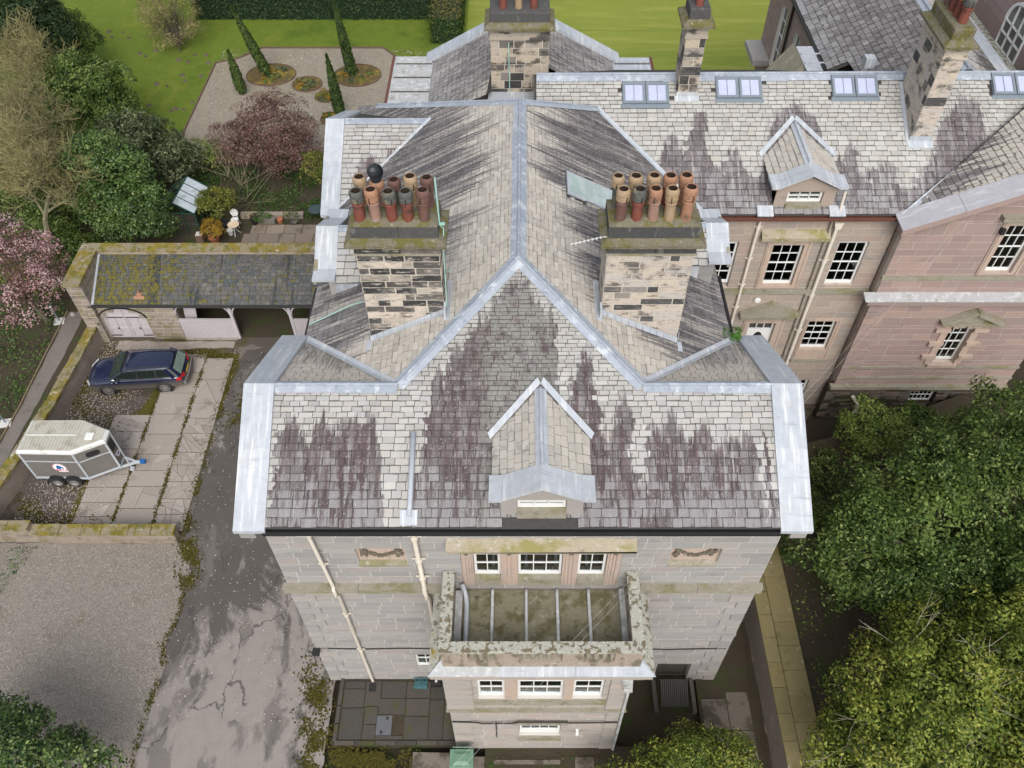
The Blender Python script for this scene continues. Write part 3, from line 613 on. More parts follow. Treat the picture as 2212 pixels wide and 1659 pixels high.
# --- the three-light window above the bay
mb = MB(); FW.box(mb, -2.02, 3.31, 10.17, 10.34, -.02, .22); mb.prism([FW.p(-2.05, 10.34, .30), FW.p(3.34, 10.34, .30), FW.p(3.34, 10.44, .30), FW.p(3.34, 10.62, 0), FW.p(-2.05, 10.62, 0), FW.p(-2.05, 10.44, .30)][:4]+[FW.p(-2.05, 10.44, .30)], (0, .3, .0))
mb.prism([FW.p(-2.05, 10.34, 0), FW.p(-2.05, 10.34, .30), FW.p(-2.05, 10.43, .30), FW.p(-2.05, 10.66, 0)], (5.39, 0, 0)); mb.build('window_cornice', LINTMOSS, house)
for a, b in ((-1.68, -1.33), (-.53, -.02), (1.30, 1.76), (2.60, 3.0)):
    mb = MB(); FW.box(mb, a, b, 7.88, 10.16, -.28, .02)
    for k in (-.3, 0, .3): c = (a+b)/2+k*(b-a)*.8; FW.box(mb, c-.035, c+.035, 7.95, 9.85, .02, .05)
    mb.build('pilaster', PINK, house)
for a, b in ((-1.33, -.53), (-.02, 1.30), (1.76, 2.60)): mb = MB(); FW.box(mb, a, b, 7.88, 8.30, -.28, .06); mb.build('window_sill', BANDMOSS, house)
for c in (-1.52, -.27, 1.53, 2.82):
    mb = MB(); r = .09; mb.lathe([(0, -.13), (.07, -.1), (r, 0), (.07, .1), (0, .13)], FW.p(c, 9.98, .05), 8); mb.build('carved_console', CARVE, house)
window(house, FW, -1.32, -.54, 8.30, 10.12, 2, 3, bottom=.05, curtain=[(0, .25)])
w = window(house, FW, -.01, 1.29, 8.30, 10.12, 3, 3, bottom=.05)
mb = MB(); FW.box(mb, .80, 1.22, 8.42, 8.62, -.26, -.215); mb.build('red_folder', gmat('red_card', [(.42, .03, .05)], .6, None, (), None), w)
mb = MB(); FW.box(mb, .08, .45, 8.42, 8.55, -.26, -.215); mb.build('green_folder', gmat('green_card', [(.04, .22, .10)], .6, None, (), None), w)
window(house, FW, 1.77, 2.59, 8.30, 10.12, 2, 3, bottom=.05, curtain=[(.7, 1)])
window(house, FW, -3.74, -2.75, 1.12, 2.36, 3, 2, rec=.12)
mb = MB(); FW.box(mb, -3.74, -2.75, 1.0, 1.12, -.28, .05); mb.build('window_sill', STONE, house)
# --- cellar opening right of the bay
mb = MB(); FW.box(mb, 5.1, 6.35, -.2, 1.5, -.29, -.27); mb.build('cellar_doorway', DARKIN, house)

# --- the roof
def plane_deck(name, polys):
    mb = MB()
    for P in polys: mb.face(P)
    return mb.build(name, DECK, house)
zr = lambda Y: 11.6+K*(Y-11.5)
HLx, HRx, RYg, AP = -3.4, 3.5, 15.0, (0, 18.4, 15.13)
def LF(v):
    Y = 11.5+v*CA; return -6.88 if Y < RYg else HLx*(18.42-Y)/3.42
def RF(v):
    Y = 11.5+v*CA; return 7.12 if Y < RYg else HRx*(18.42-Y)/3.42
zm = lambda X: 15.13-K*abs(X)
rf = plane_deck('front_roof', [[(-6.9, 11.46, 11.57), (7.15, 11.46, 11.57), (7.15, 15, zr(15)-.012), (HRx, 15, zr(15)-.012), (0, 18.4, 15.12), (HLx, 15, zr(15)-.012), (-6.9, 15, zr(15)-.012)]])
frF = Fr((0, 11.5, 11.6), (1, 0, 0), (0, CA, SA))
slates(PS, rf, frF, 7.72, LF, RF, M_FRONT, .265, .118, (.25, .46), fall=1.7, holes=[(-.5, 1.75, 0, .32)])
# west and east slopes of the main ridge
def yminW(a): return 18.4-a if a < 3.4 else 15+(a-3.4)
rl = plane_deck('west_roof', [[(-6.87, 18.45, zm(6.87)-.012), (-3.4, 15, zm(3.4)-.012), (0, 18.4, 15.118), (0, 26.8, 15.118), (-5.9, 31.45, zm(5.9)-.012), (-6.87, 31.45, zm(6.87)-.012)]])
frW = Fr((-6.9, 0, zm(6.9)), (0, -1, 0), (CA, 0, SA))
slates(PS, rl, frW, 7.70, lambda v: -(26.8+.795*(6.9-v*CA)), lambda v: -yminW(6.9-v*CA), M_LEFT, .24, .14, (.26, .46))
rr = plane_deck('east_roof', [[(6.87, 18.45, zm(6.87)-.012), (6.87, 25, zm(6.87)-.012), (3.0, 28.82, zm(3)-.012), (0, 26.8, 15.118), (0, 18.4, 15.118), (3.45, 15, zm(3.45)-.012)]])
frE = Fr((6.9, 0, zm(6.9)), (0, 1, 0), (-CA, 0, SA))
slates(PS, rr, frE, 7.70, lambda v: yminW(6.9-v*CA)+.05, lambda v: (26.8+.67*(6.9-v*CA)) if (6.9-v*CA) < 3.0 else 31.83-(6.9-v*CA), M_RIGHT, .24, .14, (.26, .46), holes=[(22.5, 23.85, 3.9, 5.98)])
# hidden back slope
plane_deck('back_roof', [[(0, 26.8, 15.118), (3.0, 28.82, 13.58), (6.9, 31.6, 11.6), (-6.9, 31.6, 11.6), (-5.9, 31.45, 12.11)]])
# small back slopes of the two front gables
gb = plane_deck('gable_back_roof', [[(-6.9, 18.4, 11.588), (-6.9, 15, 13.376), (-3.4, 15, 13.376)], [(7.15, 18.4, 11.588), (3.45, 15, 13.376), (7.15, 15, 13.376)]])
frB = Fr((0, 18.42, 11.6), (-1, 0, 0), (0, -CA, SA))
yb = lambda v: 18.42-v*CA
slates(PS, gb, frB, 3.8, lambda v: 3.4+max(0, yb(v)-15), lambda v: 6.88, M_BACKG, .22, .15, (.22, .36))
slates(PS, gb, frB, 3.8, lambda v: -7.12, lambda v: -(3.5+max(0, yb(v)-15)), M_BACKG, .22, .15, (.22, .36))
# rear west gable
g3 = plane_deck('rear_gable_roof', [[(-6.75, 25, 11.588), (-6.75, 28.4, 13.33), (-3.3, 28.4, 13.33)], [(-6.75, 31.8, 11.588), (-3.3, 28.4, 13.33), (-6.75, 28.4, 13.33)]])
M_G3 = slate_mat('rear_gable_slate', 'X', -8, -2, 11.3, 13.6, [(-8, 11.4), (-6.5, 11.5), (-6.2, 12.1), (-5.9, 12.7), (-5.6, 12.75), (-5.5, 11.7), (-5.2, 12.7), (-4.9, 12.9), (-4.7, 12.7), (-4.5, 11.5), (-2, 11.4)], jag=.25, seed=23.0, base_amt=.12, purple=((.12, .08, .085), (.17, .15, .15)))
slates(PS, g3, Fr((0, 25, 11.6), (1, 0, 0), (0, CA, SA)), 3.78, lambda v: -6.72, lambda v: -(3.3+(28.4-(25+v*CA))), M_G3, .25, .17, (.30, .55))
# the two gabled breaks beside the chimneys
for sx, yr, zrd, ye, xo, xi in ((-1, 21.77, 13.52, 20.02, -6.73, -5.99), (1, 22.07, 13.41, 20.75, 7.06, 6.30)):
    k = .5; ze = zrd-k*(yr-ye); xin = lambda z: sx*(15.13-z)/K
    gk = plane_deck('side_gable_roof', [[(xi, ye, ze-.012), (xin(ze), ye, ze-.012), (xin(zrd), yr, zrd-.012), (xi, yr, zrd-.012)], [(xi, 2*yr-ye, ze-.012), (xi, yr, zrd-.012), (xin(zrd), yr, zrd-.012), (xin(ze), 2*yr-ye, ze-.012)]])
    fr = Fr((0, ye, ze), (1, 0, 0), (0, 1, k)); vm = (yr-ye)*math.sqrt(1+k*k)
    za = lambda v: ze+k*(v*fr.V.y)
    if sx < 0: slates(PS, gk, fr, vm, lambda v: xi, lambda v: xin(za(v)), M_PALE, .26, .2, (.3, .5))
    else: slates(PS, gk, fr, vm, lambda v: xin(za(v)), lambda v: xi, M_PALE, .26, .2, (.3, .5))
    mb = MB(); mb.box(min(xo*.93, sx*3.6), max(xo*.93, sx*3.6), ye+.14, 2*yr-ye-.14, 11.2, ze-.03); mb.prism([(xo*.93, ye+.14, ze-.03), (xo*.93, 2*yr-ye-.14, ze-.03), (xo*.93, yr, zrd-.12)], (-sx*.3, 0, 0)); gw = mb.build('side_gable_wall', STONE, house)
    mb = MB(); x0, x1 = sx*6.05, sx*4.75; mb.prism([(x0, ye+.13, zm(x0)+.02), (x1, ye+.13, zm(x1)+.02), (x1, ye+.13, ze-.04), (x0, ye+.13, ze-.04)], (0, -.02, 0)); mb.build('lead_cheek', LEAD, house)
    # lead-capped verge with level kneelers at both ends
    t = .10; A = .43
    prof = [(ye-.08, ze+.22), (ye+A, ze+.24), (yr, zrd+.08), (2*yr-ye-A, ze+.24), (2*yr-ye+.08, ze+.22)]
    for i in range(4):
        (a, za_), (b, zb_) = prof[i], prof[i+1]; mb = MB()
        mb.prism([(xo, a, za_), (xo, b, zb_), (xo, b, zb_-t), (xo, a, za_-t)], (xi-xo, 0, 0)); mb.build('verge_lead', LEAD, house)
    mb = MB(); mb.prism([(xo, ye, ze+.1), (xo, yr, zrd-.05), (xo, 2*yr-ye, ze+.1), (xo, 2*yr-ye, ze-.06), (xo, ye, ze-.06)], (-sx*.12, 0, 0)); mb.build('verge_cornice', BANDMOSS, house)
    ridge(house, (xi, yr, zrd), (xin(zrd), yr, zrd), (0, -1, -k), (0, 1, -k), .16, roll=.03)
# broad lead verges of the big gables
for xo, xi, ye, yr, zrd, lip in ((-7.72, -6.86, 11.36, 15.0, 13.50, 1), (7.97, 7.10, 11.36, 15.0, 13.50, 1), (-7.43, -6.72, 24.85, 28.4, 13.44, 1)):
    k = .515
    for f0, f1 in ((0, .16), (.16, .55), (.55, 1)):
        for sgn in (-1, 1):
            def P(f): y = yr+sgn*(-1)*(1-f)*(yr-ye); return y, zrd-k*abs(yr-y)
            (a, za_), (b, zb_) = P(f0), P(f1); d = .006*(f0 > .1)
            mb = MB(); mb.prism([(xo, a, za_+d), (xo, b, zb_+d), (xo, b, zb_-.13), (xo, a, za_-.13)], (xi-xo, 0, 0)); mb.build('verge_lead', LEAD, house)
    mb = MB(); xs = xo+(xi-xo)*.12; mb.prism([(xs, ye+.05, zrd-k*(yr-ye)-.14), (xs, yr, zrd-.14), (xs, 2*yr-ye-.05, zrd-k*(yr-ye)-.14), (xs, 2*yr-ye-.05, zrd-k*(yr-ye)-.45), (xs, yr, zrd-.5), (xs, ye+.05, zrd-k*(yr-ye)-.45)], ((xi-xo)*.5, 0, 0)); mb.build('verge_cornice', STONE, house)
# ridges, hips, valleys
dn = lambda sx: (sx, 0, -K)
ridge(house, (0, 18.4, 15.14), (.05, 26.8, 15.14), dn(-1), dn(1), .24, roll=.05)
ridge(house, (0, 18.4, 15.14), (HLx, 15, 13.4), dn(-1), (0, -1, -K), .22, roll=.045, name='hip_lead')
ridge(house, (0, 18.4, 15.14), (HRx, 15, 13.4), dn(1), (0, -1, -K), .22, roll=.045, name='hip_lead')
ridge(house, (-6.86, 15, 13.4), (HLx, 15, 13.4), (0, -1, -K), (0, 1, -K), .22, roll=.045)
ridge(house, (7.1, 15, 13.4), (HRx, 15, 13.4), (0, -1, -K), (0, 1, -K), .22, roll=.045)
ridge(house, (.05, 26.8, 15.14), (-5.9, 31.45, 12.13), dn(-1), (0, 1, -.6), .22, name='hip_lead')
ridge(house, (.05, 26.8, 15.14), (3.05, 28.85, 13.6), dn(1), (0, 1, -.6), .22, name='hip_lead')
ridge(house, (-6.72, 28.4, 13.35), (-3.3, 28.4, 13.35), (0, -1, -K), (0, 1, -K), .17)
def valley(a, b, n1, n2, w=.15):
    a, b = Vector(a), Vector(b); d = (b-a).normalized(); mb = MB()
    for n in (n1, n2):
        n = Vector(n).normalized(); sd = d.cross(n)
        if sd.z < 0: sd = -sd
        strip(mb, a, b, sd, n, w, .034)
    return mb.build('valley_lead', LEAD, house)
for sx, xe in ((-1, -6.88), (1, 7.0)):
    valley((sx*3.45, 15.02, 13.38), (xe, 18.42, 11.63), (sx*K, 0, 1), (0, K, 1))
valley((-3.3, 28.38, 13.40), (-6.75, 25, 11.62), (-K, 0, 1), (0, -K, 1), .17)
valley((3.02, 28.82, 13.60), (6.85, 24.98, 11.65), (K, 0, 1), (0, -K, 1), .13)
for q_ in ((-6.95, 20.9), (7.0, 21.5)): mb = MB(); mb.tube([(q_[0], 18.5, 11.55), (q_[0], q_[1], 11.55)], .07, 8); mb.build('side_gutter', BLACK, house)
mb = MB(); mb.tube([(-6.85, 18.95, 11.80), (-5.4, 19.15, 12.5), (-4.5, 19.0, 12.95), (-2.1, 18.9, 14.2)], .018, 6); mb.build('lightning_tape', COPPER, house)

# --- dormers: built once for the front slope, again further off for the wing
def dormer(root, PSx, off, stone, sillm):
    global OFF
    OFF = Vector(off); d3 = Matrix.Translation(OFF)
    mb = MB(); FD = facing(11.8)
    FD.box(mb, -.48, -.04, 11.62, 12.55, -.5, 0); FD.box(mb, 1.29, 1.74, 11.62, 12.55, -.5, 0); FD.box(mb, -.04, 1.29, 12.48, 12.56, -.5, -.01)
    mb.prism([(-.48, 11.85, 11.6), (-.48, 13.5, 12.55), (-.48, 11.85, 12.55)], (.08, 0, 0)); mb.prism([(1.74, 11.85, 11.6), (1.74, 13.5, 12.55), (1.74, 11.85, 12.55)], (-.08, 0, 0))
    mb.prism([FD.p(-.62, 12.56, .02), FD.p(1.86, 12.56, .02), FD.p(.62, 13.16, .02)], (0, .3, 0))
    dorm = mb.build('dormer', stone, root)
    mb = MB(); FD.box(mb, -.04, 1.29, 11.72, 11.98, -.3, .10); FD.box(mb, -.55, 1.81, 11.55, 11.68, -.3, .02); mb.build('dormer_sill', sillm, dorm)
    mb = MB(); 
    for a, b, c, d in ((-.03, .05, 11.98, 12.48), (1.20, 1.28, 11.98, 12.48), (.05, 1.2, 12.41, 12.48), (.05, 1.2, 11.98, 12.08), (.42, .46, 12.08, 12.41), (.80, .84, 12.08, 12.41), (.05, 1.2, 12.23, 12.26)): FD.box(mb, a, b, c, d, -.20, -.11)
    mb.build('dormer_window_frame', WHITE, dorm)
    for i in range(3):
        for j in range(2):
            o = bpy.data.objects.new('pane', shared('box', 0, GLASS, 'pane')); link(o, dorm); o.matrix_basis = d3 @ FD.M(.06+i*.38, .42+i*.38, 12.09+j*.165, 12.24+j*.165, -.17, -.165)
    mb = MB(); FD.box(mb, -.03, 1.28, 11.98, 12.48, -.48, -.46); mb.build('room_back', DARKIN, dorm)
    mb = MB()
    for sx in (-1, 1): mb.face([(.62, 12.0, 13.37), (.62+sx*1.3, 12.0, 12.71), (.62+sx*1.3, 13.7, 12.71), (.62, 15.05, 13.37)])
    mb.build('dormer_roof', DECK, dorm)
    for sx in (-1, 1):
        fr = Fr(Vector((.62+sx*1.32, 0, 12.71))+OFF, (0, -1 if sx < 0 else 1, 0), (-sx, 0, .5)); yq = lambda v: 11.5+(12.71+fr.V.z*v+OFF.z-11.6)/K
        if sx < 0: slates(PSx, dorm, fr, 1.46, lambda v: -yq(v), lambda v: -12.25, M_DORM, .24, .2, (.28, .38))
        else: slates(PSx, dorm, fr, 1.46, lambda v: 12.25, yq, M_DORM, .24, .2, (.28, .38))
        # lead over the little pediment, kneeler at the foot
        mb = MB(); x0, x1 = .62, .62+sx*1.06
        mb.prism([(x0, 11.56, 13.45), (x1, 11.56, 12.90), (x1, 11.56, 12.80), (x0, 11.56, 13.33)], (0, .76, 0)); mb.build('pediment_lead', LEAD, dorm)
        mb = MB(); mb.prism([(x1, 11.54, 12.91), (x1+sx*.34, 11.54, 12.89), (x1+sx*.34, 11.54, 12.78), (x1, 11.54, 12.79)], (0, .78, 0)); mb.build('kneeler_lead', LEAD, dorm)
        mb = MB(); a, b = Vector((.62, 15.05, 13.42)), Vector((.62+sx*1.40, 13.62, 12.71)); sd = Vector((sx*.5, .86, .42)); strip(mb, a, b, (sx*.5, 1.0, .51), (0, -K, 1), .20, .075); mb.build('dormer_valley_lead', LEAD, dorm)
    mb = MB(); mb.tube([(.62, 12.25, 13.46), (.62, 14.85, 13.46)], .05, 8)
    for sx in (-1, 1): strip(mb, (.62, 12.3, 13.40), (.62, 14.9, 13.40), (sx, 0, -.5), (sx*.5, 0, 1), .17, .03)
    mb.build('dormer_ridge_lead', LEAD, dorm)
    OFF = Vector((0, 0, 0))
    return dorm
dormer(house, PS, (0, 0, 0), BAYSTONE, BANDMOSS)
# --- tall lead soil pipe lying up the slope
mb = MB(); mb.tube([(-2.97, 11.72, 11.80), (-2.95, 12.0, 11.98), (-2.91, 13.75, 12.89)], .075, 12); mb.build('vent_pipe', gmat('grey_pipe', [(.36, .39, .42)], .5, (6, .15), (), None), house, smooth=True)
mb = MB(); strip(mb, (-3.22, 11.52, 11.66), (-2.74, 11.52, 11.66), (0, 1, K), (0, -K, 1), .42, .02); mb.build('pipe_flashing', LEAD, house)
# --- rooflight in the east slope
mb = MB(); a = frE; q = lambda x, y, n: (x+K*CA*n, y, zm(x)+CA*n)
def eslab(mb, x0, x1, y0, y1, n0, n1): mb.mesh([q(x, y, n) for n in (n0, n1) for y in (y0, y1) for x in (x0, x1)], [(0, 2, 3, 1), (4, 5, 7, 6), (0, 1, 5, 4), (2, 6, 7, 3), (0, 4, 6, 2), (1, 3, 7, 5)])
for x0, x1, y0, y1 in ((1.62, 3.38, 22.58, 22.66), (1.62, 3.38, 23.72, 23.80), (1.62, 1.70, 22.66, 23.72), (3.30, 3.38, 22.66, 23.72), (1.7, 3.3, 23.17, 23.21)): eslab(mb, x0, x1, y0, y1, -.02, .055)
sk = mb.build('rooflight_frame', LEAD, house)
for y0, y1 in ((22.66, 23.17), (23.21, 23.72)):
    mb = MB(); eslab(mb, 1.7, 3.3, y0, y1, .03, .045); mb.build('pane', GREENPANE, sk)

# --- chimney stacks
POTRED, POTGREY = [gmat(n, [c], .75, (9, .3), [(d, 3, .48, .66, None, .75), ((.035, .033, .03), 3.5, .56, .68, None, .7)], (30, .3, .01)) for n, c, d in (('red_clay', (0.163, 0.051, 0.034), (.16, .06, .05)), ('grey_clay', (0.079, 0.081, 0.076), (.21, .19, .10)))]
POTPINK, POTBUFF, POTORANGE, POTBROWN = [gmat(n, [c], .75, (9, .3), [(d, 3, .50, .66, None, .7), ((.05, .045, .04), 3.2, .58, .70, None, .65)], (30, .3, .01)) for n, c, d in (('pink_clay', (0.254, 0.157, 0.121), (.30, .24, .21)), ('buff_clay', (0.291, 0.212, 0.133), (.30, .21, .12)), ('orange_clay', (0.284, 0.151, 0.094), (.33, .18, .12)), ('brown_clay', (0.121, 0.064, 0.051), (.13, .09, .08)))]
SOOTIN = gmat('pot_soot', [(.03, .018, .012)], .95, None, (), None)
def pot(parent, x, y, z, h, lo, up, r=.16, lab=None):
    mb = MB(); R = r*1.17
    prof = [(r*1.0, 0), (r*.96, h*.38), (r*.98, h*.52), (r*1.12, h*.535), (r*1.12, h*.565), (r*1.0, h*.58), (r*1.02, h*.62), (R, h*.64), (R*1.03, h*.68), (R*.92, h*.70), (R*1.05, h*.72), (R*1.05, h*.76), (R*.94, h*.78), (R*1.06, h*.80), (R*1.10, h*.87), (R*1.02, h*.94), (R*.86, h*.985), (R*.76, h), (R*.68, h*.985), (R*.66, h*.90), (r*.62, h*.6), (0, h*.55)]
    n = len(prof); mats = [0 if i < 6 else (1 if i < n-4 else 2) for i in range(n-1)]
    mb.lathe(prof, (x, y, z), 18, mats)
    mb.cur = 2; t = -math.pi/2+random.uniform(-.5, .5); mb.bar((x+R*1.04*math.cos(t), y+R*1.04*math.sin(t), z+h*.62), (x+R*1.07*math.cos(t), y+R*1.07*math.sin(t), z+h*.80), .02, .03)
    lx, ly = random.uniform(-.035, .035), random.uniform(-.03, .03); mb.v = [(v[0]+(v[2]-z)*lx, v[1]+(v[2]-z)*ly, v[2]) for v in mb.v]
    o = mb.build('chimney_pot', [lo, up, SOOTIN], parent); smooth_by_angle(o, 35)
    if lab: o['label'] = lab
    return o
def chimney(x0, x1, y0, y1, zt, stone, pots, zb, flash, face):
    """shaft with coursed stone, frieze, mossy cap slab, blocking course and pots"""
    mb = MB(); mb.box(x0+.012, x1-.012, y0+.012, y1-.012, zb, zt); ch = mb.build('chimney_stack', CHMORTAR, house)
    F = facing(y0); n = round((zt-12.6)/.235)
    Z = [12.55+(zt-12.55)*i/n for i in range(n+1)]
    for fr, a, b in ((F, x0, x1), (sideE(x1), y0, y1), (sideW(x0), -y1, -y0)):
        for za, zb_ in zip(Z[:-1], Z[1:]):
            x = a
            while x < b-1e-4:
                e = x+random.uniform(.28, .95)
                if b-e < .22: e = b
                PB.add(ch, fr.M(x+.022, e-.022, za+.019, zb_-.019, -.05, random.uniform(.0, .008)-.002), stone); x = e
    mb = MB(); mb.box(x0-.045, x1+.045, y0-.045, y1+.045, zt, zt+.07); mb.build('string_moulding', BANDMOSS, ch)
    xm = (x0+x1)/2+.1
    for a, b in ((x0-.02, xm-.008), (xm+.008, x1+.02)):
        mb = MB(); mb.box(a, b, y0-.02, y1+.02, zt+.07, zt+.40); mb.build('frieze_block', SOOT if stone is SOOT else BLACKSTONE, ch)
    mb = MB(); e = .22
    vs = [(x0-e, y0-e), (x1+e, y0-e), (x1+e, y1+e), (x0-e, y1+e)]; vi = [(x0, y0), (x1, y0), (x1, y1), (x0, y1)]
    mb.mesh([(*p, zt+.40) for p in vs]+[(*p, zt+.50) for p in vs]+[(*p, zt+.62) for p in vi], [(3, 2, 1, 0)]+[(i, (i+1) % 4, 4+(i+1) % 4, 4+i) for i in range(4)]+[(4+i, 4+(i+1) % 4, 8+(i+1) % 4, 8+i) for i in range(4)]+[(8, 9, 10, 11)])
    mb.build('cap_slab', MOSSCAP, ch)
    for a, b in ((x0-.02, xm-.006), (xm+.006, x1+.02)):
        mb = MB(); mb.box(a, b, y0-.02, y1+.02, zt+.60, zt+.98); mb.build('blocking_block', BLACKSTONE, ch)
    mb = MB(); nx, ny = 26, 14; vs = []                       # flaunching: uneven mossy mortar bed
    for j in range(ny+1):
        for i in range(nx+1):
            fx, fy = i/nx, j/ny; ed = min(fx, 1-fx, fy, 1-fy)
            vs.append((x0-.02+(x1-x0+.04)*fx, y0-.02+(y1-y0+.04)*fy, zt+.985+min(.14, ed*.9)+random.uniform(-.012, .02)*(ed > 0)))
    mb.mesh(vs, [(j*(nx+1)+i, j*(nx+1)+i+1, (j+1)*(nx+1)+i+1, (j+1)*(nx+1)+i) for j in range(ny) for i in range(nx)]); mb.build('flaunching', MOSSCAP, ch, smooth=True)
    for p in pots: pot(ch, p[0], p[1], zt+1.08, p[2], p[3], p[4], p[5] if len(p) > 5 else .15)
    mb = MB(); s = face                                       # stepped lead where the stack meets the slope
    a, b = Vector((x0-.02, y0-.03, zm(x0)+.02)), Vector((x1+.02, y0-.03, zm(x1)+.02)); k = 11
    for i in range(k):
        p, q_ = a+(b-a)*(i/k), a+(b-a)*((i+.93)/k); mb.prism([p, q_, q_+Vector((0, 0, .17)), p+Vector((0, 0, .17))], (0, -.012, 0)); strip(mb, p, q_, (0, -1, 0), (0, 0, 1), .12, .035)
    mb.build('step_flashing', LEAD, ch)
    xi = x1 if s < 0 else x0; mb = MB(); mb.box(xi-.03+.06*(s < 0)-.03, xi+.03+.06*(s < 0)-.03, y0-.35, y0+.02, zm(xi)+.02, zm(xi)+.42); strip(mb, (xi, y0-.4, zm(xi)+.0), (xi, y1+.1, zm(xi)+.0), (-s*1.0, 0, K), (s*K, 0, 1), .22, .04); mb.build('side_flashing', LEAD, ch)
    xo = x0 if s < 0 else x1; mb = MB(); mb.prism([(xo+s*.02, y0-.04, zm(xo)), (xo+s*.02, y0+.35, zm(xo)+.0), (xo+s*.02, y0-.02, zm(xo)+.42)], (s*.02, 0, 0)); strip(mb, (xo-.12, y0-.06, zm(xo)+.0), (xo+.12, y0-.06, zm(xo)+.0), (0, -1, 0), (s*K, 0, 1), .4, .03); mb.build('corner_flashing', LEAD, ch)
    return ch
yf, ybk = 17.52, 18.10
cl = chimney(-4.46, -2.16, 17.3, 18.42, 16.22, SOOT, [
    (-4.20, yf, .92, POTRED, POTGREY), (-3.77, yf, .98, POTPINK, POTORANGE), (-3.34, yf, .92, POTRED, POTGREY), (-2.92, yf, .92, POTRED, POTGREY), (-2.50, yf, .95, POTBROWN, POTBROWN, .145),
    (-4.16, ybk, .95, POTBUFF, POTBUFF), (-3.73, ybk, .80, POTPINK, POTORANGE, .16), (-3.26, ybk, .85, POTGREY, POTBROWN, .14), (-2.82, ybk, .97, POTBUFF, POTBUFF), (-2.40, ybk, .92, POTBROWN, POTBROWN, .14)], 12.4, True, -1)
# wind-driven cowl on the second pot of the back row
mb = MB(); c = Vector((-3.73, ybk, 16.22+1.08+.80)); mb.lathe([(.13, -.06), (.12, .06)], c, 14)
for k in range(18):
    t0 = 2*math.pi*k/18; pts = []
    for i in range(7):
        f = i/6; a = math.pi*(.12+.84*f); r = .215*math.sin(a); t = t0+.5*f
        pts.append((r, t, .27-.215*math.cos(a)))
    for i in range(6):
        (r0, a0, z0), (r1, a1, z1) = pts[i], pts[i+1]; w = .27
        mb.face([c+Vector((r0*math.cos(a0), r0*math.sin(a0), z0)), c+Vector((r0*.9*math.cos(a0+w), r0*.9*math.sin(a0+w), z0)), c+Vector((r1*.9*math.cos(a1+w), r1*.9*math.sin(a1+w), z1)), c+Vector((r1*math.cos(a1), r1*math.sin(a1), z1))])
mb.lathe([(.165, .08), (.17, .27), (.10, .45), (0, .487)], c, 14); mb.build('rotating_cowl', gmat('dark_steel', [(.045, .052, .058)], .4, (5, .2), (), None, metal=.5), cl)
yf, ybk = 17.66, 18.24
crr = chimney(2.44, 4.85, 17.42, 18.58, 16.12, SOOT2, [
    (2.72, yf, .98, POTBROWN, POTBUFF), (3.15, yf, .98, POTRED, POTGREY), (3.58, yf, 1.0, POTPINK, POTORANGE), (4.02, yf, 1.0, POTBUFF, POTBUFF), (4.46, yf, 1.02, POTORANGE, POTORANGE, .155),
    (2.66, ybk, .98, POTGREY, POTBUFF, .14), (3.12, ybk, .98, POTBUFF, POTBUFF, .155), (3.58, ybk, 1.0, POTBUFF, POTBUFF, .155), (4.02, ybk, 1.0, POTRED, POTORANGE, .155), (4.44, ybk, 1.0, POTORANGE, POTORANGE, .155)], 12.3, True, 1)
mb = MB(); mb.tube([(-2.12, 17.62, 17.0), (-2.14, 17.66, 18.5)], .022, 6); mb.tube([(-2.12, 17.62, 17.0), (-2.02, 17.6, 16.9), (-2.03, 17.28, 16.6), (-2.08, 17.24, 14.3)], .014, 6); mb.box(-2.2, -1.98, 17.58, 17.64, 17.02, 17.08); mb.build('lightning_rod', COPPER, house)
# television aerial bracketed to the right-hand stack
mb = MB(); A, B = Vector((2.33, 17.45, 16.75)), Vector((1.35, 17.15, 16.72)); mb.tube([A, B], .012, 6)
for i in range(9):
    p = A+(B-A)*(.06+.93*i/8); mb.tube([p-Vector((.05, -.16, .12)), p+Vector((.05, -.16, .12))], .012, 5)
mb.tube([(2.45, 17.5, 16.7), A], .015, 6); mb.build('television_aerial', gmat('aluminium', [(.62, .62, .62)], .4, None, (), None, metal=.6), house)
# --- pipes on the facade
downpipe(house, [(-5.85, 11.50, 11.35), (-5.80, 11.52, 11.1), (-5.66, 11.56, 7.96), (-5.64, 11.46, 7.9), (-5.62, 11.46, 7.5), (-5.6, 11.58, 7.4), (-5.50, 11.58, .12)], .055, CREAM, [(-5.72, 11.57, 9.3), (-5.58, 11.58, 5.9), (-5.54, 11.58, 3.0)])
downpipe(house, [(-2.91, 11.56, 11.35), (-2.88, 11.56, 8.0), (-2.87, 11.46, 7.8), (-2.83, 11.46, 7.4), (-2.81, 11.56, 7.3), (-2.78, 11.56, .2)], .075, CREAM, [(-2.90, 11.56, 10.9), (-2.89, 11.56, 9.6), (-2.88, 11.56, 8.5)])
mb = MB(); mb.box(-6.1, -5.65, 11.42, 11.68, 11.24, 11.42); mb.build('hopper_head', CREAM, house)
mb = MB(); mb.tube([(-7.1, 11.66, 3.0), (-5.5, 11.655, 2.93), (-4.2, 11.655, 3.0), (-2.3, 11.655, 2.96)], .022, 6); mb.tube([(3.4, 11.655, 3.0), (5.2, 11.655, 2.9), (7.3, 11.655, 3.0)], .022, 6); mb.build('wall_cable', BLACK, house)
mb = MB(); mb.box(-7.22, -6.98, 11.42, 11.66, 2.90, 3.06); mb.tube([(-7.1, 11.66, 2.98), (-7.1, 11.5, 2.98)], .02, 6); mb.build('wall_floodlight', BLACK, house)

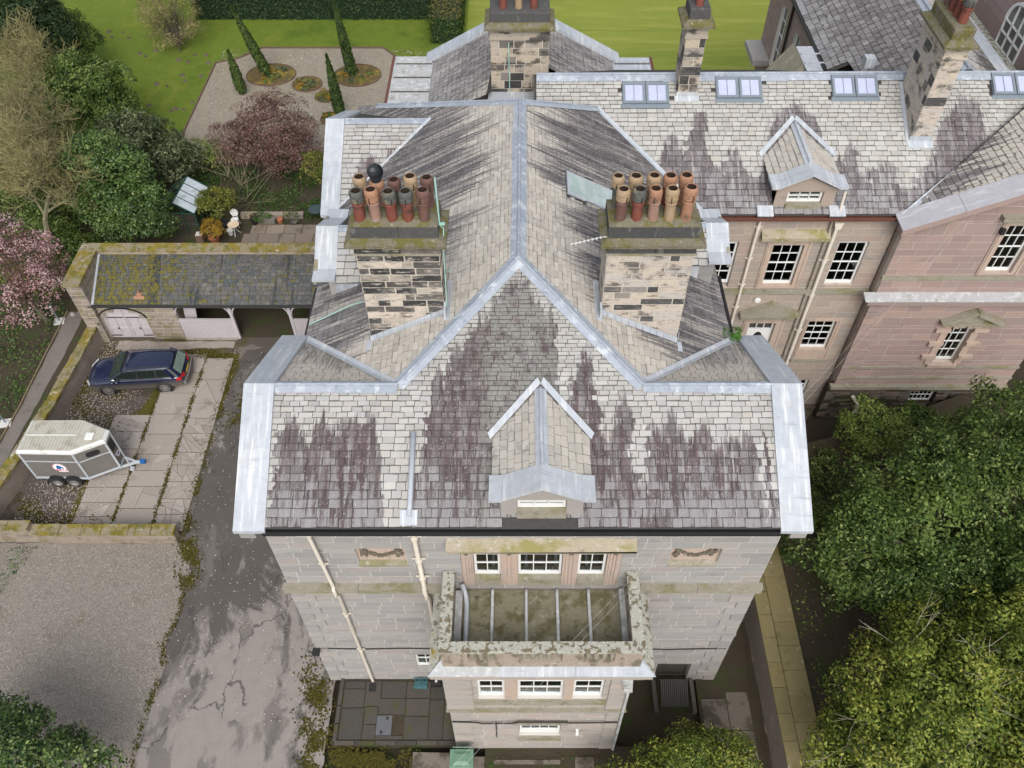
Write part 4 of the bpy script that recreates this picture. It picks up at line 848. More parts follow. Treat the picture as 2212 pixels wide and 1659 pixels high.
# ------------------------------------------------------------------ the bay
YB = 9.2; FB = facing(YB)
mb = MB(); mb.box(-2.2, 3.32, YB+.28, 11.8, -.3, 7.45); bay = mb.build('bay', BAYSTONE, house)
mort = MB()
bops = [(-1.26, -.43, 5.0, 6.74), (-.02, 1.38, 4.97, 6.74), (1.69, 2.62, 5.0, 6.74), (.02, 1.44, 1.40, 2.62)]
ashlar(PB, mort, bay, FB, -2.0, 3.15, -.05, 7.05, .30, (.6, 1.5), BAYSTONE, bops)
for a, b in ((-2.27, -1.42), (2.78, 3.42)):
    for i in range(6): z = 4.22+i*.44; PB.add(bay, FB.M(a, b, z+.015, z+.425, -.15, .06), BAYSTONE)
    for i in range(9): z = .0+i*.455; PB.add(bay, FB.M(a+.05 if a < 0 else a+.1, b-.15 if a < 0 else b-.02, z+.01, z+.445, -.15, .03), BAYSTONE)
mort.build('bay_pointing', MORTAR, house)
ashlar(PB, None, bay, sideW(-2.2), -11.6, -9.4, 0, 7.0, .33, (.5, 1.0), BAYSTONE, th=.04); ashlar(PB, None, bay, sideE(3.32), 9.4, 11.6, 0, 7.0, .33, (.5, 1.0), BAYSTONE, th=.04)
for a, b in ((-.43, -.02), (1.38, 1.69)): mb = MB(); FB.box(mb, a+.01, b-.01, 4.55, 6.9, -.2, .012); mb.build('pier', PINK, house)
mb = MB(); FB.box(mb, -1.42, 2.78, 4.55, 4.97, -.2, .05); mb.build('bay_window_sill', BANDMOSS, house)
mb = MB(); FB.box(mb, -2.32, 3.46, 4.08, 4.20, -.1, .12); mb.build('bay_ledge', BANDMOSS, house); mb = MB(); FB.box(mb, -.18, 1.64, 2.70, 3.0, -.05, .07); mb.build('basement_lintel', BANDMOSS, house); mb = MB(); FB.box(mb, -.02, 1.48, .98, 1.38, -.1, .06); mb.build('basement_sill', BANDMOSS, house)
mb = MB(); mb.tube([FB.p(-2.2, 3.02, .06), FB.p(-1.4, 3.0, .08), FB.p(-1.2, 2.9, .08), FB.p(-.2, 2.98, .1), FB.p(0, 3.08, .1), FB.p(1.6, 3.06, .1), FB.p(1.7, 2.95, .08), FB.p(3.3, 3.0, .08)], .028, 6); mb.tube([FB.p(-.75, 2.95, .05), FB.p(-.75, 1.4, .05)], .02, 6); mb.build('bay_cable', BLACK, house)
window(house, FB, -1.26, -.43, 5.0, 6.74, 2, 3, bottom=.06, curtain=[(0, 1)])
window(house, FB, -.02, 1.38, 4.97, 6.74, 3, 3, bottom=.06, curtain=[(0, 1)])
window(house, FB, 1.69, 2.62, 5.0, 6.74, 2, 3, bottom=.06, curtain=[(.5, 1)])
window(house, FB, .04, 1.42, 1.42, 2.58, 4, 2, rec=.10, bottom=.25, curtain=[(0, 1)])
mb = MB(); mb.lathe([(0, .2), (.06, .18), (.065, .05), (.03, 0), (0, -.03)], FB.p(2.0, 1.85, .12), 8); mb.box(1.95, 2.05, 9.12, 9.2, 2.0, 2.1); mb.build('wall_lamp', WHITE, house)
# cornice with lead top, balustraded parapet, lead flat
mb = MB(); mb.box(-2.45, 3.62, 9.05, 11.68, 7.0, 7.2); mb.box(-2.58, 3.92, 8.99, 11.67, 7.2, 7.44); mb.build('bay_cornice', BAYSTONE, house)
for a, b, m in ((-2.34, -.55, LEAD), (-.54, 1.66, LEAD), (1.67, 3.66, LEAD)):
    la, lb = (a if a > -2.3 else -2.62), (b if b < 3.6 else 3.97)
    mb = MB(); mb.prism([(la, 8.97, 7.445), (lb, 8.97, 7.445), (b if b < 3.6 else 3.60, 9.42, 7.60), (a if a > -2.3 else -2.24, 9.42, 7.60)], (0, 0, .02)); mb.build('cornice_lead', LEADDARK if a < -1 else LEAD, house)
for sx, xo, xi in ((-1, -2.62, -2.24), (1, 3.97, 3.60)):
    mb = MB(); mb.prism([(xo, 8.97, 7.447), (xi, 9.42, 7.602), (xi, 11.68, 7.602), (xo, 11.68, 7.447)] if sx < 0 else [(xi, 9.42, 7.602), (xo, 8.97, 7.447), (xo, 11.68, 7.447), (xi, 11.68, 7.602)], (0, 0, .02)); mb.build('cornice_side', LICHEN, house)
    mb = MB(); mb.tube([(xo, 8.97, 7.47), (xi, 9.42, 7.63)], .02, 6); mb.build('lead_roll', LEAD, house)
for x in (-.545, 1.665):
    mb = MB(); mb.tube([(x, 8.97, 7.475), (x, 9.42, 7.63)], .02, 6); mb.build('lead_roll', LEAD, house)
mb = MB(); mb.box(-2.20, 3.54, 9.22, 9.46, 7.60, 7.92); mb.box(-2.20, -1.94, 9.46, 11.68, 7.60, 8.62); mb.box(3.26, 3.53, 9.46, 11.68, 7.60, 8.62)
for a, b in ((-2.2, -1.45), (-.62, .02), (1.25, 1.85), (2.75, 3.54)): mb.box(a, b, 9.235, 9.45, 7.92, 8.62)
mb.build('parapet', gmat('streaked_parapet_stone', [(.30, .25, .20)], .92, (12, .3), [((.12, .105, .07), 2.4, .48, .62, (1, 1, .5), .85), ((.38, .37, .33), 5, .58, .66, None, .6)], (30, .6, .02)), house)
for g0 in (-1.36, .13, 1.95):
    for i in range(4):
        mb = MB(); x = g0+i*.235; mb.lathe([(.055, 0), (.05, .05), (.085, .2), (.09, .28), (.05, .48), (.045, .55), (.07, .62), (.07, .70)], (x+.04, 9.34, 7.92), 10); mb.build('baluster', BANDMOSS, house, smooth=True)
for nm, (a, b, c, d) in (('front', (-2.26, 3.58, 9.17, 9.50)), ('west', (-2.26, -1.90, 9.50, 11.68)), ('east', (3.22, 3.58, 9.50, 11.68))):
    mb = MB(); nn = 14 if nm == 'front' else 6
    mb.box(a, b, c, d, 8.62, 8.765); o = mb.build('parapet_coping', LICHEN, house); bevel(o, .02)
mb = MB(); mb.box(-1.94, 3.26, 9.46, 11.68, 7.44, 7.50); fl = mb.build('lead_flat', LEADMOSS, house)
for x in (-.80, .24, 1.19, 2.16):
    mb = MB(); mb.tube([(x, 11.64, 7.62), (x, 11.5, 7.575), (x, 9.5, 7.53)], .052, 10); mb.build('lead_roll', LEADDARK, fl, smooth=True)
mb = MB(); mb.tube([(-1.72, 11.6, 8.05), (-1.60, 11.35, 7.72), (-1.57, 11.1, 7.66), (-1.57, 9.7, 7.60), (-1.6, 9.55, 7.55)], .075, 10); mb.build('overflow_pipe', LEAD, house, smooth=True)
for q_ in ((-1.93, -1.72, 7.62), (3.08, 3.25, 7.75)): mb = MB(); mb.box(q_[0], q_[1], 9.5, 11.6, 7.5, q_[2]); mb.build('flat_upstand', LEADDARK, house)
mb = MB(); mb.prism([(3.05, 9.05, 6.98), (3.38, 9.05, 6.98), (3.45, 9.0, 6.1), (3.22, 9.0, 6.1)], (0, .2, 0)); mb.tube([(3.34, 9.1, 6.1), (3.38, 9.12, .1)], .05, 8); mb.build('lead_hopper', LEADDARK, house)
PS.flush(house); PB.flush(house)
# ================================================================== the long wing behind, on the right
wing = thing('long_wing', 'long buff stone wing with four pairs of skylights in its pale slate roof', 'house wing', (11, 25.1, 0))
PS2 = Pieces('slate', 'slates'); PB2 = Pieces('stone_block', 'stone_blocks')
zw = lambda Y: 11.6+K*(Y-24.9)
def px_wing(pts):
    out = []
    for x, y in pts:
        d = ray(x, y); t = (H-11.6+K*24.9)/(-d.z+K*d.y); p = d*t; out.append((p.x, H+p.z))
    return out
M_WING = slate_mat('wing_slate', 'X', 3, 22, 11.4, 14.4, px_wing([(1400, 400), (1426, 336), (1445, 300), (1457, 285), (1475, 340), (1496, 240), (1519, 235), (1536, 336), (1556, 370), (1573, 315), (1597, 308), (1610, 370), (1630, 386), (1650, 336), (1667, 250), (1704, 222), (1731, 222),
    (1765, 255), (1778, 320), (1798, 345), (1808, 310), (1818, 353), (1832, 310), (1842, 296), (1855, 353), (1872, 400), (1889, 346), (1923, 340), (1939, 405), (1973, 390), (1993, 356), (2020, 336), (2037, 240), (2077, 208), (2117, 218), (2131, 286), (2158, 302), (2212, 300)]), jag=.28,
    pale=[(.36, .353, .33), (.41, .403, .378), (.32, .315, .30), (.38, .362, .325)], purple=((.115, .095, .10), (.18, .165, .165)), base_amt=.22, gaps=.57, seed=41.0)
mb = MB(); mb.box(6.85, 22, 25.1+.29, 35, -.4, 11.5); wb = mb.build('wall', WINGSTONE, wing)
FWg = facing(25.1); mort = MB()
ashlar(PB2, mort, wb, FWg, 6.85, 14.5, -.3, 11.42, .33, (.6, 1.3), WINGSTONE, [(9.74, 11.50, 7.66, 10.24), (12.56, 13.74, 7.84, 10.03), (9.72, 11.50, 2.6, 5.86), (12.40, 13.95, 3.3, 5.86), (12.75, 13.62, .5, 1.76), (7.35, 8.64, 7.66, 10.1)])
mort.build('pointing', WINGMORTAR, wing)
wgd = plane_deck('front_roof', [[(6.8, 24.86, 11.57), (14.6, 24.86, 11.57), (21.6, 30.1, zw(30.1)-.012), (.6, 30.1, zw(30.1)-.012), (.6, 28.82, zw(28.82)-.012), (3.0, 28.82, zw(28.82)-.012)]]); wgd.parent = wing; wgd.matrix_parent_inverse = Matrix.Translation(-Vector(wing.location))
frWg = Fr((0, 24.9, 11.6), (1, 0, 0), (0, CA, SA)); yw = lambda v: 24.9+v*CA
SKY = [(4.05, 28.95), (7.68, 29.16), (12.2, 29.22), (18.45, 29.3)]
slates(PS2, wgd, frWg, 5.80, lambda v: (31.83-yw(v)) if yw(v) < 28.82 else .7, lambda v: 14.6+(yw(v)-24.9)*1.36, M_WING, .26, .17, (.26, .46), holes=[(x-.02, x+1.8, (y-24.9)/CA-.05, (y+.9-24.9)/CA) for x, y in SKY])
ridge(wing, (.7, 30.1, zw(30.1)+.01), (22, 30.2, zw(30.1)+.06), (0, -1, -K), (0, 1, -K), .30, roll=.05)
mb = MB(); mb.face([(.6, 30.1, 14.23), (22, 30.1, 14.23), (22, 35.5, 11.5), (.6, 35.5, 11.5)]); mb.build('back_roof', DECK, wing)
mb = MB(); mb.box(7.0, 14.45, 24.74, 24.79, 11.42, 11.52); mb.box(7.0, 14.45, 24.98, 25.03, 11.42, 11.52); mb.box(7.0, 14.45, 24.74, 25.03, 11.39, 11.43); mb.build('gutter', gmat('rusty_gutter', [(.12, .05, .035)], .7, (6, .4), (), None), wing)
mb = MB(); mb.box(6.9, 14.5, 24.95, 25.15, 11.30, 11.40); mb.build('eaves_board', CREAM, wing)
for x, y in SKY:                         # paired skylights
    v0 = (y-24.9)/CA; mb = MB(); frWg.box(mb, x-.06, x+1.84, v0-.13, v0+.02, .02, .05); frWg.box(mb, x-.02, x+1.8, v0+.02, v0+.98, .0, .06); fl_ = mb.build('skylight_flashing', GREYFRAME, wing)
    for i in range(2):
        a = x+i*.90; b = a+.86; c, d = v0+.04, v0+.96; mb = MB()
        for q in ((a, a+.09, c, d), (b-.09, b, c, d), (a+.09, b-.09, c, c+.10), (a+.09, b-.09, d-.13, d), ((a+b)/2-.012, (a+b)/2+.012, c+.1, d-.13)): frWg.box(mb, *q, .06, .135 if q[1]-q[0] > .03 else .115)
        sk = mb.build('skylight', GREYFRAME, wing)
        for p0, p1 in ((a+.09, (a+b)/2-.012), ((a+b)/2+.012, b-.09)):
            mb = MB(); frWg.box(mb, p0, p1, c+.1, d-.13, .08, .10); mb.build('pane', SKYPANE, sk)
dormer(wing, PS2, (10.03, 13.36, -.06), WINGSTONE, BANDMOSS)
# facade of the wing
mb = MB(); FWg.box(mb, 6.9, 14.5, 7.40, 7.62, -.02, .12); mb.build('string_course', BANDMOSS, wing)
mb = MB(); FWg.box(mb, 9.38, 12.02, 10.36, 10.46, -.02, .30); mb.prism([FWg.p(9.38, 10.46, 0), FWg.p(9.38, 10.46, .30), FWg.p(9.38, 10.52, .30), FWg.p(9.38, 10.72, 0)], (2.64, 0, 0)); mb.build('window_cornice', LINTMOSS, wing)
def surround(root, fr, u0, u1, v0, v1, a0, a1, b0, b1, mat=PINK, n=.05):
    mb = MB(); fr.box(mb, u0, a0, v0, v1, -.25, n); fr.box(mb, a1, u1, v0, v1, -.25, n); fr.box(mb, a0, a1, b1, v1, -.25, n-.003); fr.box(mb, a0, a1, v0, b0, -.25, n-.003)
    fr.box(mb, u0+.06, u0+.12, v0, v1-.06, n, n+.03); fr.box(mb, u1-.12, u1-.06, v0, v1-.06, n, n+.03); return mb.build('window_surround', mat, root)
surround(wing, FWg, 9.74, 11.50, 7.66, 10.24, 10.0, 11.22, 7.80, 9.97); window(wing, FWg, 10.0, 11.22, 7.80, 9.97, 3, 4, curtain=[(.72, 1)], bottom=.05)
window(wing, FWg, 12.56, 13.74, 7.84, 10.03, 3, 4, curtain=[(.66, 1)], bottom=.05)
window(wing, FWg, 7.38, 8.62, 7.84, 10.0, 3, 4, curtain=[(.5, 1)], bottom=.05)
surround(wing, FWg, 12.40, 13.95, 3.3, 5.86, 12.50, 13.74, 3.92, 5.72); window(wing, FWg, 12.50, 13.74, 3.92, 5.72, 3, 4, bottom=.05)
mb = MB(); FWg.box(mb, 12.35, 14.0, 3.14, 3.30, -.02, .10); mb.build('window_sill', BANDMOSS, wing)
window(wing, FWg, 12.75, 13.60, .55, 1.74, 3, 3)
surround(wing, FWg, 9.72, 11.50, 2.6, 5.86, 9.98, 11.12, 2.62, 5.60)
mb = MB(); FWg.box(mb, 9.98, 11.12, 2.62, 5.02, -.2, -.13); FWg.box(mb, 9.98, 10.06, 5.02, 5.6, -.2, -.12); FWg.box(mb, 11.04, 11.12, 5.02, 5.6, -.2, -.12); FWg.box(mb, 10.06, 11.04, 5.52, 5.6, -.2, -.12); FWg.box(mb, 10.06, 11.04, 5.02, 5.09, -.2, -.12)
for q in (.33, .66): FWg.box(mb, 10.06+.98*q-.02, 10.06+.98*q+.02, 5.09, 5.52, -.2, -.13)
dr = mb.build('door', WHITE, wing)
mb = MB(); mb.prism([FWg.p(10.55+.17*s_*(1-.0)+.20*math.cos(t), 4.55+.35*math.sin(t), -.128) for s_ in (0,) for t in [i*math.pi/8 for i in range(16)]], (0, -.006, 0)); mb.build('door_glass', BLACK, dr)
mb = MB(); FWg.box(mb, 10.0, 11.1, 5.02, 5.55, -.26, -.22); mb.build('fanlight_back', DARKIN, dr)
mb = MB(); mb.prism([FWg.p(9.40, 6.22, .0), FWg.p(11.92, 6.22, 0), FWg.p(11.92, 6.32, 0), FWg.p(10.66, 6.92, 0), FWg.p(9.40, 6.32, 0)], FWg.N*.34); FWg.box(mb, 9.5, 11.8, 5.95, 6.22, -.02, .2); mb.build('door_pediment', BANDMOSS, wing)
mb = MB(); mb.lathe([(.14, 0), (.14, .05), (.11, .07), (0, .07)], (0, 0, 0), 8); o = mb.build('alarm_box', WHITE, wing); o.matrix_basis = Matrix.Translation(FWg.p(10.02, 6.98, .02)) @ Matrix.Rotation(math.pi/2, 4, 'X')
downpipe(wing, [(9.17, 24.98, 11.35), (9.17, 25.0, 2.5)], .06, CREAM, [(9.17, 25.0, z) for z in (10.9, 9.3, 7.9, 6.6)])
downpipe(wing, [(12.17, 24.98, 11.2), (12.19, 25.0, 2.0)], .075, CREAM, [(12.18, 25.0, z) for z in (9.2, 7.3, 5.2)])
downpipe(wing, [(11.92, 24.98, 11.3), (11.93, 25.02, 9.9), (11.95, 25.02, 2)], .045, BANDMOSS, [(11.94, 25.02, 8), (11.94, 25.02, 6)])
mb = MB(); mb.prism([FWg.p(12.0, 11.2, .02), FWg.p(12.34, 11.2, .02), FWg.p(12.28, 10.9, .02), FWg.p(12.08, 10.9, .02)], FWg.N*.22); mb.build('hopper_head', CREAM, wing)
for x in (9.25, 11.95): mb = MB(); frWg.box(mb, x-.3, x+.3, -.12, .32, .02, .10); mb.build('eaves_lead', LEAD, wing)
mb = MB(); mb.tube([(12.06, 24.95, 11.5), (12.06, 25.1, 12.5)], .05, 8); mb.build('vent_pipe', CREAM, wing)
def stack(root, pcs, x0, x1, y0, y1, zb, zt, stone, pots, roofz=None):
    mb = MB(); mb.box(x0+.012, x1-.012, y0+.012, y1-.012, zb, zt); ch = mb.build('chimney_stack', CHMORTAR, root)
    n = round((zt-zb)/.36); Z = [zb+(zt-zb)*i/n for i in range(n+1)]
    for fr, a, b in ((facing(y0), x0, x1), (sideE(x1), y0, y1), (sideW(x0), -y1, -y0)):
        for za, zb_ in zip(Z[:-1], Z[1:]):
            x = a
            while x < b-1e-4:
                e = x+random.uniform(.3, .75)
                if b-e < .22: e = b
                pcs.add(ch, fr.M(x+.018, e-.018, za+.016, zb_-.016, -.05, random.uniform(.0, .008)-.002), stone); x = e
    mb = MB(); mb.box(x0-.05, x1+.05, y0-.05, y1+.05, zt, zt+.08); mb.box(x0-.02, x1+.02, y0-.02, y1+.02, zt+.08, zt+.45); mb.build('frieze', SOOT3 if stone is SOOT3 else stone, ch)
    mb = MB(); e = .22; vs = [(x0-e, y0-e), (x1+e, y0-e), (x1+e, y1+e), (x0-e, y1+e)]; vi = [(x0, y0), (x1, y0), (x1, y1), (x0, y1)]
    mb.mesh([(*p, zt+.45) for p in vs]+[(*p, zt+.55) for p in vs]+[(*p, zt+.70) for p in vi], [(3, 2, 1, 0)]+[(i, (i+1) % 4, 4+(i+1) % 4, 4+i) for i in range(4)]+[(4+i, 4+(i+1) % 4, 8+(i+1) % 4, 8+i) for i in range(4)]+[(8, 9, 10, 11)])
    mb.build('cap_slab', MOSSCAP, ch)
    mb = MB(); mb.box(x0, x1, y0, y1, zt+.66, zt+1.10); o = mb.build('blocking_course', BLACKSTONE if stone is SOOT3 else MOSSCAP, ch); bevel(o, .05)
    for p in pots: pot(ch, p[0], p[1], zt+1.08, p[2], p[3], p[4], p[5] if len(p) > 5 else .15)
    return ch
c4 = stack(wing, PB2, 14.98, 15.76, 27.6, 29.8, 12.6, 16.3, SOOT2, [(15.37, 28.1, .95, POTRED, POTGREY, .17), (15.37, 28.55, .95, POTRED, POTORANGE, .17), (15.37, 29.0, .95, POTRED, POTORANGE, .17), (15.37, 29.45, .95, POTBROWN, POTORANGE, .17)])
mb = MB(); frWg.box(mb, 14.9, 15.85, (27.6-24.9)/CA-.32, (27.6-24.9)/CA+.0, .03, .05); mb.box(14.95, 15.8, 27.56, 27.6, zw(27.6), zw(27.6)+.22); frWg.box(mb, 14.84, 14.98, (27.6-24.9)/CA-.1, (29.85-24.9)/CA, .03, .06); mb.build('stack_flashing', LEAD, c4)
c5 = stack(wing, PB2, 6.15, 6.90, 29.3, 30.35, 13.6, 16.2, SOOT3, [(6.5, 29.6, .9, POTRED, POTORANGE), (6.5, 30.05, .9, POTBUFF, POTBUFF)])
mb = MB(); frWg.box(mb, 6.05, 7.0, (29.3-24.9)/CA-.25, (29.3-24.9)/CA+.0, .03, .05); mb.box(6.12, 6.93, 29.26, 29.3, zw(29.3), zw(29.3)+.2); mb.build('stack_flashing', LEAD, c5)
PS2.flush(wing); PB2.flush(wing)

# ================================================================== red sandstone block at the right edge
red = thing('red_sandstone_block', 'red sandstone house block with leaded gable and pedimented window at the right edge', 'house', (17.5, 24.5, -.4))
PS3 = Pieces('slate', 'slates'); PB3 = Pieces('stone_block', 'stone_blocks')
YR = 24.5; FR = facing(YR); kr = .445; zrk = lambda X: 11.62+kr*(X-14.35)
mb = MB(); mb.box(14.56, 22.5, YR+.29, 31, -.5, 11.6); mb.prism([(14.6, YR+.29, 11.5), (22.5, YR+.29, 11.5), (22.5, YR+.29, zrk(22.5)-.15)], (0, 3, 0)); rb = mb.build('wall', REDSTONE, red)
mort = MB(); rops = [(18.2, 19.5, 3.6, 6.05), (18.2, 19.6, 8.95, 11.5), (18.25, 19.45, .8, 1.65)]
ashlar(PB3, mort, rb, FR, 14.54, 22.4, 2.1, 11.6, .34, (.55, 1.3), REDSTONE, rops)
z = 11.6
while z < 14.6:
    u = 14.55+(z+.34-11.6)/kr
    if u < 22: ashlar(PB3, mort, rb, FR, u-.3, 22.4, z, z+.34, .34, (.6, 1.3), REDSTONE, th=.25)
    z += .34
mortd = MB(); ashlar(PB3, mortd, rb, FR, 14.3, 22.4, -.5, 2.05, .30, (.4, .9), PLINTH, rops, proud=.05, gap=.03); mortd.build('plinth_pointing', SOIL, red)
ashlar(PB3, None, rb, sideW(14.55), -25.1, -24.52, -.4, 11.5, .36, (.3, .6), WINGSTONE, th=.05)
mort.build('pointing', WINGMORTAR, red)
for i in range(15):
    z = 2.2+i*.36; w = .75 if i % 2 else .45; PB3.add(rb, FR.M(14.48, 14.48+w, z+.02, z+.34, -.1, .05), REDSTONE)
for q_ in ((14.3, 2.02, 2.22, .22), (14.46, 2.60, 2.72, .08), (14.46, 3.34, 3.46, .08), (14.44, 8.70, 8.88, .10)): mb = MB(); FR.box(mb, q_[0], 22.4, q_[1], q_[2], -.03, q_[3]); mb.build('string_course', BANDMOSS, red)
mb = MB(); FR.box(mb, 14.35, 22.4, 7.40, 7.66, -.02, .18); FR.box(mb, 14.12, 22.4, 7.66, 7.86, -.02, .45)
for i in range(40): FR.box(mb, 14.3+i*.2, 14.4+i*.2, 7.52, 7.66, .18, .32)
mb.build('cornice', REDSTONE, red)
mb = MB(); mb.prism([FR.p(14.0, 7.86, .47), FR.p(14.0, 7.89, .47), FR.p(14.0, 7.98, 0), FR.p(14.0, 7.86, 0)], (8.4, 0, 0)); mb.build('cornice_lead', LEADDARK, red)
window(red, FR, 18.36, 19.36, 3.7, 5.95, 3, 4, rec=.2, bottom=.06); window(red, FR, 18.35, 19.45, 9.05, 11.42, 3, 4, bottom=.06, curtain=[(.5, 1)]); window(red, FR, 18.3, 19.4, .85, 1.62, 5, 2, rec=.16)
mb = MB()
for i in range(6):
    z = 3.62+i*.42; w = .62 if i % 2 else .30
    FR.box(mb, 18.36-w, 18.36, z, z+.2, -.25, .14 if i % 2 else .05); FR.box(mb, 19.36, 19.36+w, z, z+.2, -.25, .14 if i % 2 else .05)
    FR.box(mb, 18.36-.3, 18.36, z+.2, z+.42, -.25, .04); FR.box(mb, 19.36, 19.36+.3, z+.2, z+.42, -.25, .04)
for i in range(5): FR.box(mb, 18.1+i*.3, 18.35+i*.3, 5.95, 6.32, -.25, .12 if i % 2 else .07)
FR.box(mb, 18.2, 19.5, 3.45, 3.62, -.1, .12)
mb.build('blocked_window_surround', PINK, red)
mb = MB(); pp = [(17.74, 6.36), (19.06-.08, 7.02), (20.34, 6.36)]
for (a, za), (b, zb) in zip(pp[:-1], pp[1:]): mb.bar(FR.p(a, za, .18), FR.p(b, zb, .18), .36, .16, up=(0, 0, 1))
FR.box(mb, 17.8, 20.3, 6.26, 6.40, -.02, .3); mb.prism([FR.p(17.95, 6.4, 0), FR.p(20.15, 6.4, 0), FR.p(19, 6.98, 0)], FR.N*.12); mb.build('window_pediment', BANDMOSS, red)
surround(red, FR, 18.1, 19.75, 8.95, 11.62, 18.36, 19.45, 9.05, 11.42)
for q_ in ((17.85, 20, 11.78, 11.95, .3), (14.95, 16.05, 11.66, 11.80, .2)): mb = MB(); FR.box(mb, q_[0], q_[1], q_[2], q_[3], -.02, q_[4]); mb.build('window_cornice', BANDMOSS, red)
mb = MB(); mb.box(18.08, 18.22, 24.3, 24.5, 11.1, 11.35); mb.build('wall_lamp', BLACK, red)
downpipe(red, [(15.86, 24.2, -.3), (15.86, 24.2, .9), (15.80, 24.22, 1.2), (15.66, 24.3, 1.3), (15.6, 24.5, 1.3)], .09, CREAM)
# gable roof, verge lead, valley
M_REDR = slate_mat('red_block_slate', 'Y', 24, 30, 11.5, 15, [(24, 11.9), (25, 12.3), (25.6, 13.2), (26.4, 13.0), (27.2, 13.4), (28, 13.2), (30, 14)], jag=.9, pale=[(.39, .365, .32), (.44, .41, .36)], purple=((.12, .105, .105), (.18, .165, .16)), base_amt=.3, gaps=.55, seed=61.0)
mb = MB(); mb.face([(14.5, 24.9, zrk(14.5)-.012), (22.4, 24.9, zrk(22.4)-.012), (22.4, 30.8, zrk(22.4)-.012)]); rd = mb.build('gable_roof', DECK, red)
frR = Fr((14.4, 0, zrk(14.4)), (0, -1, 0), (1, 0, kr)); xr = lambda v: 14.4+v*frR.V.x
slates(PS3, rd, frR, 8.2, lambda v: -(24.9+max(0, xr(v)-14.55)*.735), lambda v: -24.95, M_REDR, .26, .22, (.26, .42))
for i in range(4):
    a, b = 14.15+i*2.0, 14.15+(i+1)*2.0-.012; mb = MB(); mb.prism([(a, 23.98, zrk(a)+.02), (b, 23.98, zrk(b)+.02), (b, 24.97, zrk(b)+.05), (a, 24.97, zrk(a)+.05)], (0, 0, .05)); mb.build('verge_lead', gmat('mauve_lead', [(.37, .365, .39)], .5, (5, .2), [((.60, .60, .62), 1.2, .5, .7, (.7, 4, 1), .6)], (9, .2, .02)) if i == 0 else bpy.data.materials['mauve_lead'], red)
mb = MB(); mb.prism([(14.2, 24.02, zrk(14.2)-.02), (22, 24.02, zrk(22)-.02), (22, 24.02, zrk(22)-.28), (14.2, 24.02, zrk(14.2)-.28)], (0, .47, 0)); mb.build('verge_cornice', REDSTONE, red)
mb = MB(); a, b = Vector((14.4, 24.8, 11.66)), Vector((21.8, 30.2, 14.5)); strip(mb, a, b, (-.8, .0, .0), (0, -K, 1), .13, .05); strip(mb, a, b, (.6, -.8, .25), (-kr, 0, 1), .16, .05); mb.build('valley_lead', LEAD, red)
PS3.flush(red); PB3.flush(red)

# ================================================================== rear range behind the house
rear = thing('rear_range', 'low rear range with a leaded back gable and one broad chimney stack behind the house', 'house', (.2, 34, 0))
PS4 = Pieces('slate', 'slates', 300); PB4 = Pieces('stone_block', 'stone_blocks')
M_REAR = slate_mat('rear_west_slate', 'Y', 31, 37, 11.5, 14, [(31, 12.6), (33, 13.6), (35, 13.4), (37, 12.9)], jag=1.2, purple=((.15, .14, .14), (.22, .205, .20)), pale=[(.34, .32, .28), (.39, .37, .33)], gaps=.5, base_amt=.5, seed=71.0)
mb = MB(); mb.box(-5.6, 5.9, 31.6, 36.7, 0, 11.4); mb.prism([(-3.9, 36.5, 11.4), (4.3, 36.5, 11.4), (.2, 36.5, 13.6)], (0, .2, 0)); mb.prism([(-3.9, 31.7, 11.4), (4.3, 31.7, 11.4), (.2, 31.7, 13.6)], (0, .2, 0)); mb.build('wall', STONE, rear)
kk = .54; mb = MB(); mb.face([(-3.9, 30.95, 11.55), (-1.15, 30.95, 13.03), (-1.15, 32.6, 13.03), (.2, 32.6, 13.76), (.2, 36.8, 13.76), (-3.9, 36.8, 11.55)]); mb.face([(4.3, 30.95, 11.55), (4.3, 36.8, 11.55), (.2, 36.8, 13.76), (.2, 32.6, 13.76), (1.55, 32.6, 13.03), (1.55, 30.95, 13.03)]); rrd = mb.build('gable_roof', DECK, rear)
f1 = Fr((-3.9, 0, 11.56), (0, -1, 0), (1, 0, kk)); f2 = Fr((4.3, 0, 11.56), (0, 1, 0), (-1, 0, kk))
slates(PS4, rrd, f1, 4.62, lambda v: -36.2, lambda v: -(30.95 if v < 3.05 else 32.6), M_REAR, .24, .2, (.26, .42)); slates(PS4, rrd, f2, 4.62, lambda v: (30.95 if v < 3.05 else 32.6), lambda v: 36.2, M_REAR, .24, .2, (.26, .42))
for sx in (-1, 1):
    for f0, f1_ in ((0, .5), (.5, 1)):
        xa, xb = .2+sx*4.5*(1-f0), .2+sx*4.5*(1-f1_); za, zb = 13.95-kk*4.5*(1-f0), 13.95-kk*4.5*(1-f1_)
        mb = MB(); mb.prism([(xa, 36.15, za), (xb, 36.15, zb), (xb, 36.15, zb-.14), (xa, 36.15, za-.14)], (0, .85, 0)); mb.build('verge_lead', LEAD, rear)
mb = MB(); mb.tube([(.2, 32.6, 13.85), (.2, 36.2, 13.85)], .06, 8); mb.build('ridge_lead', LEAD, rear)
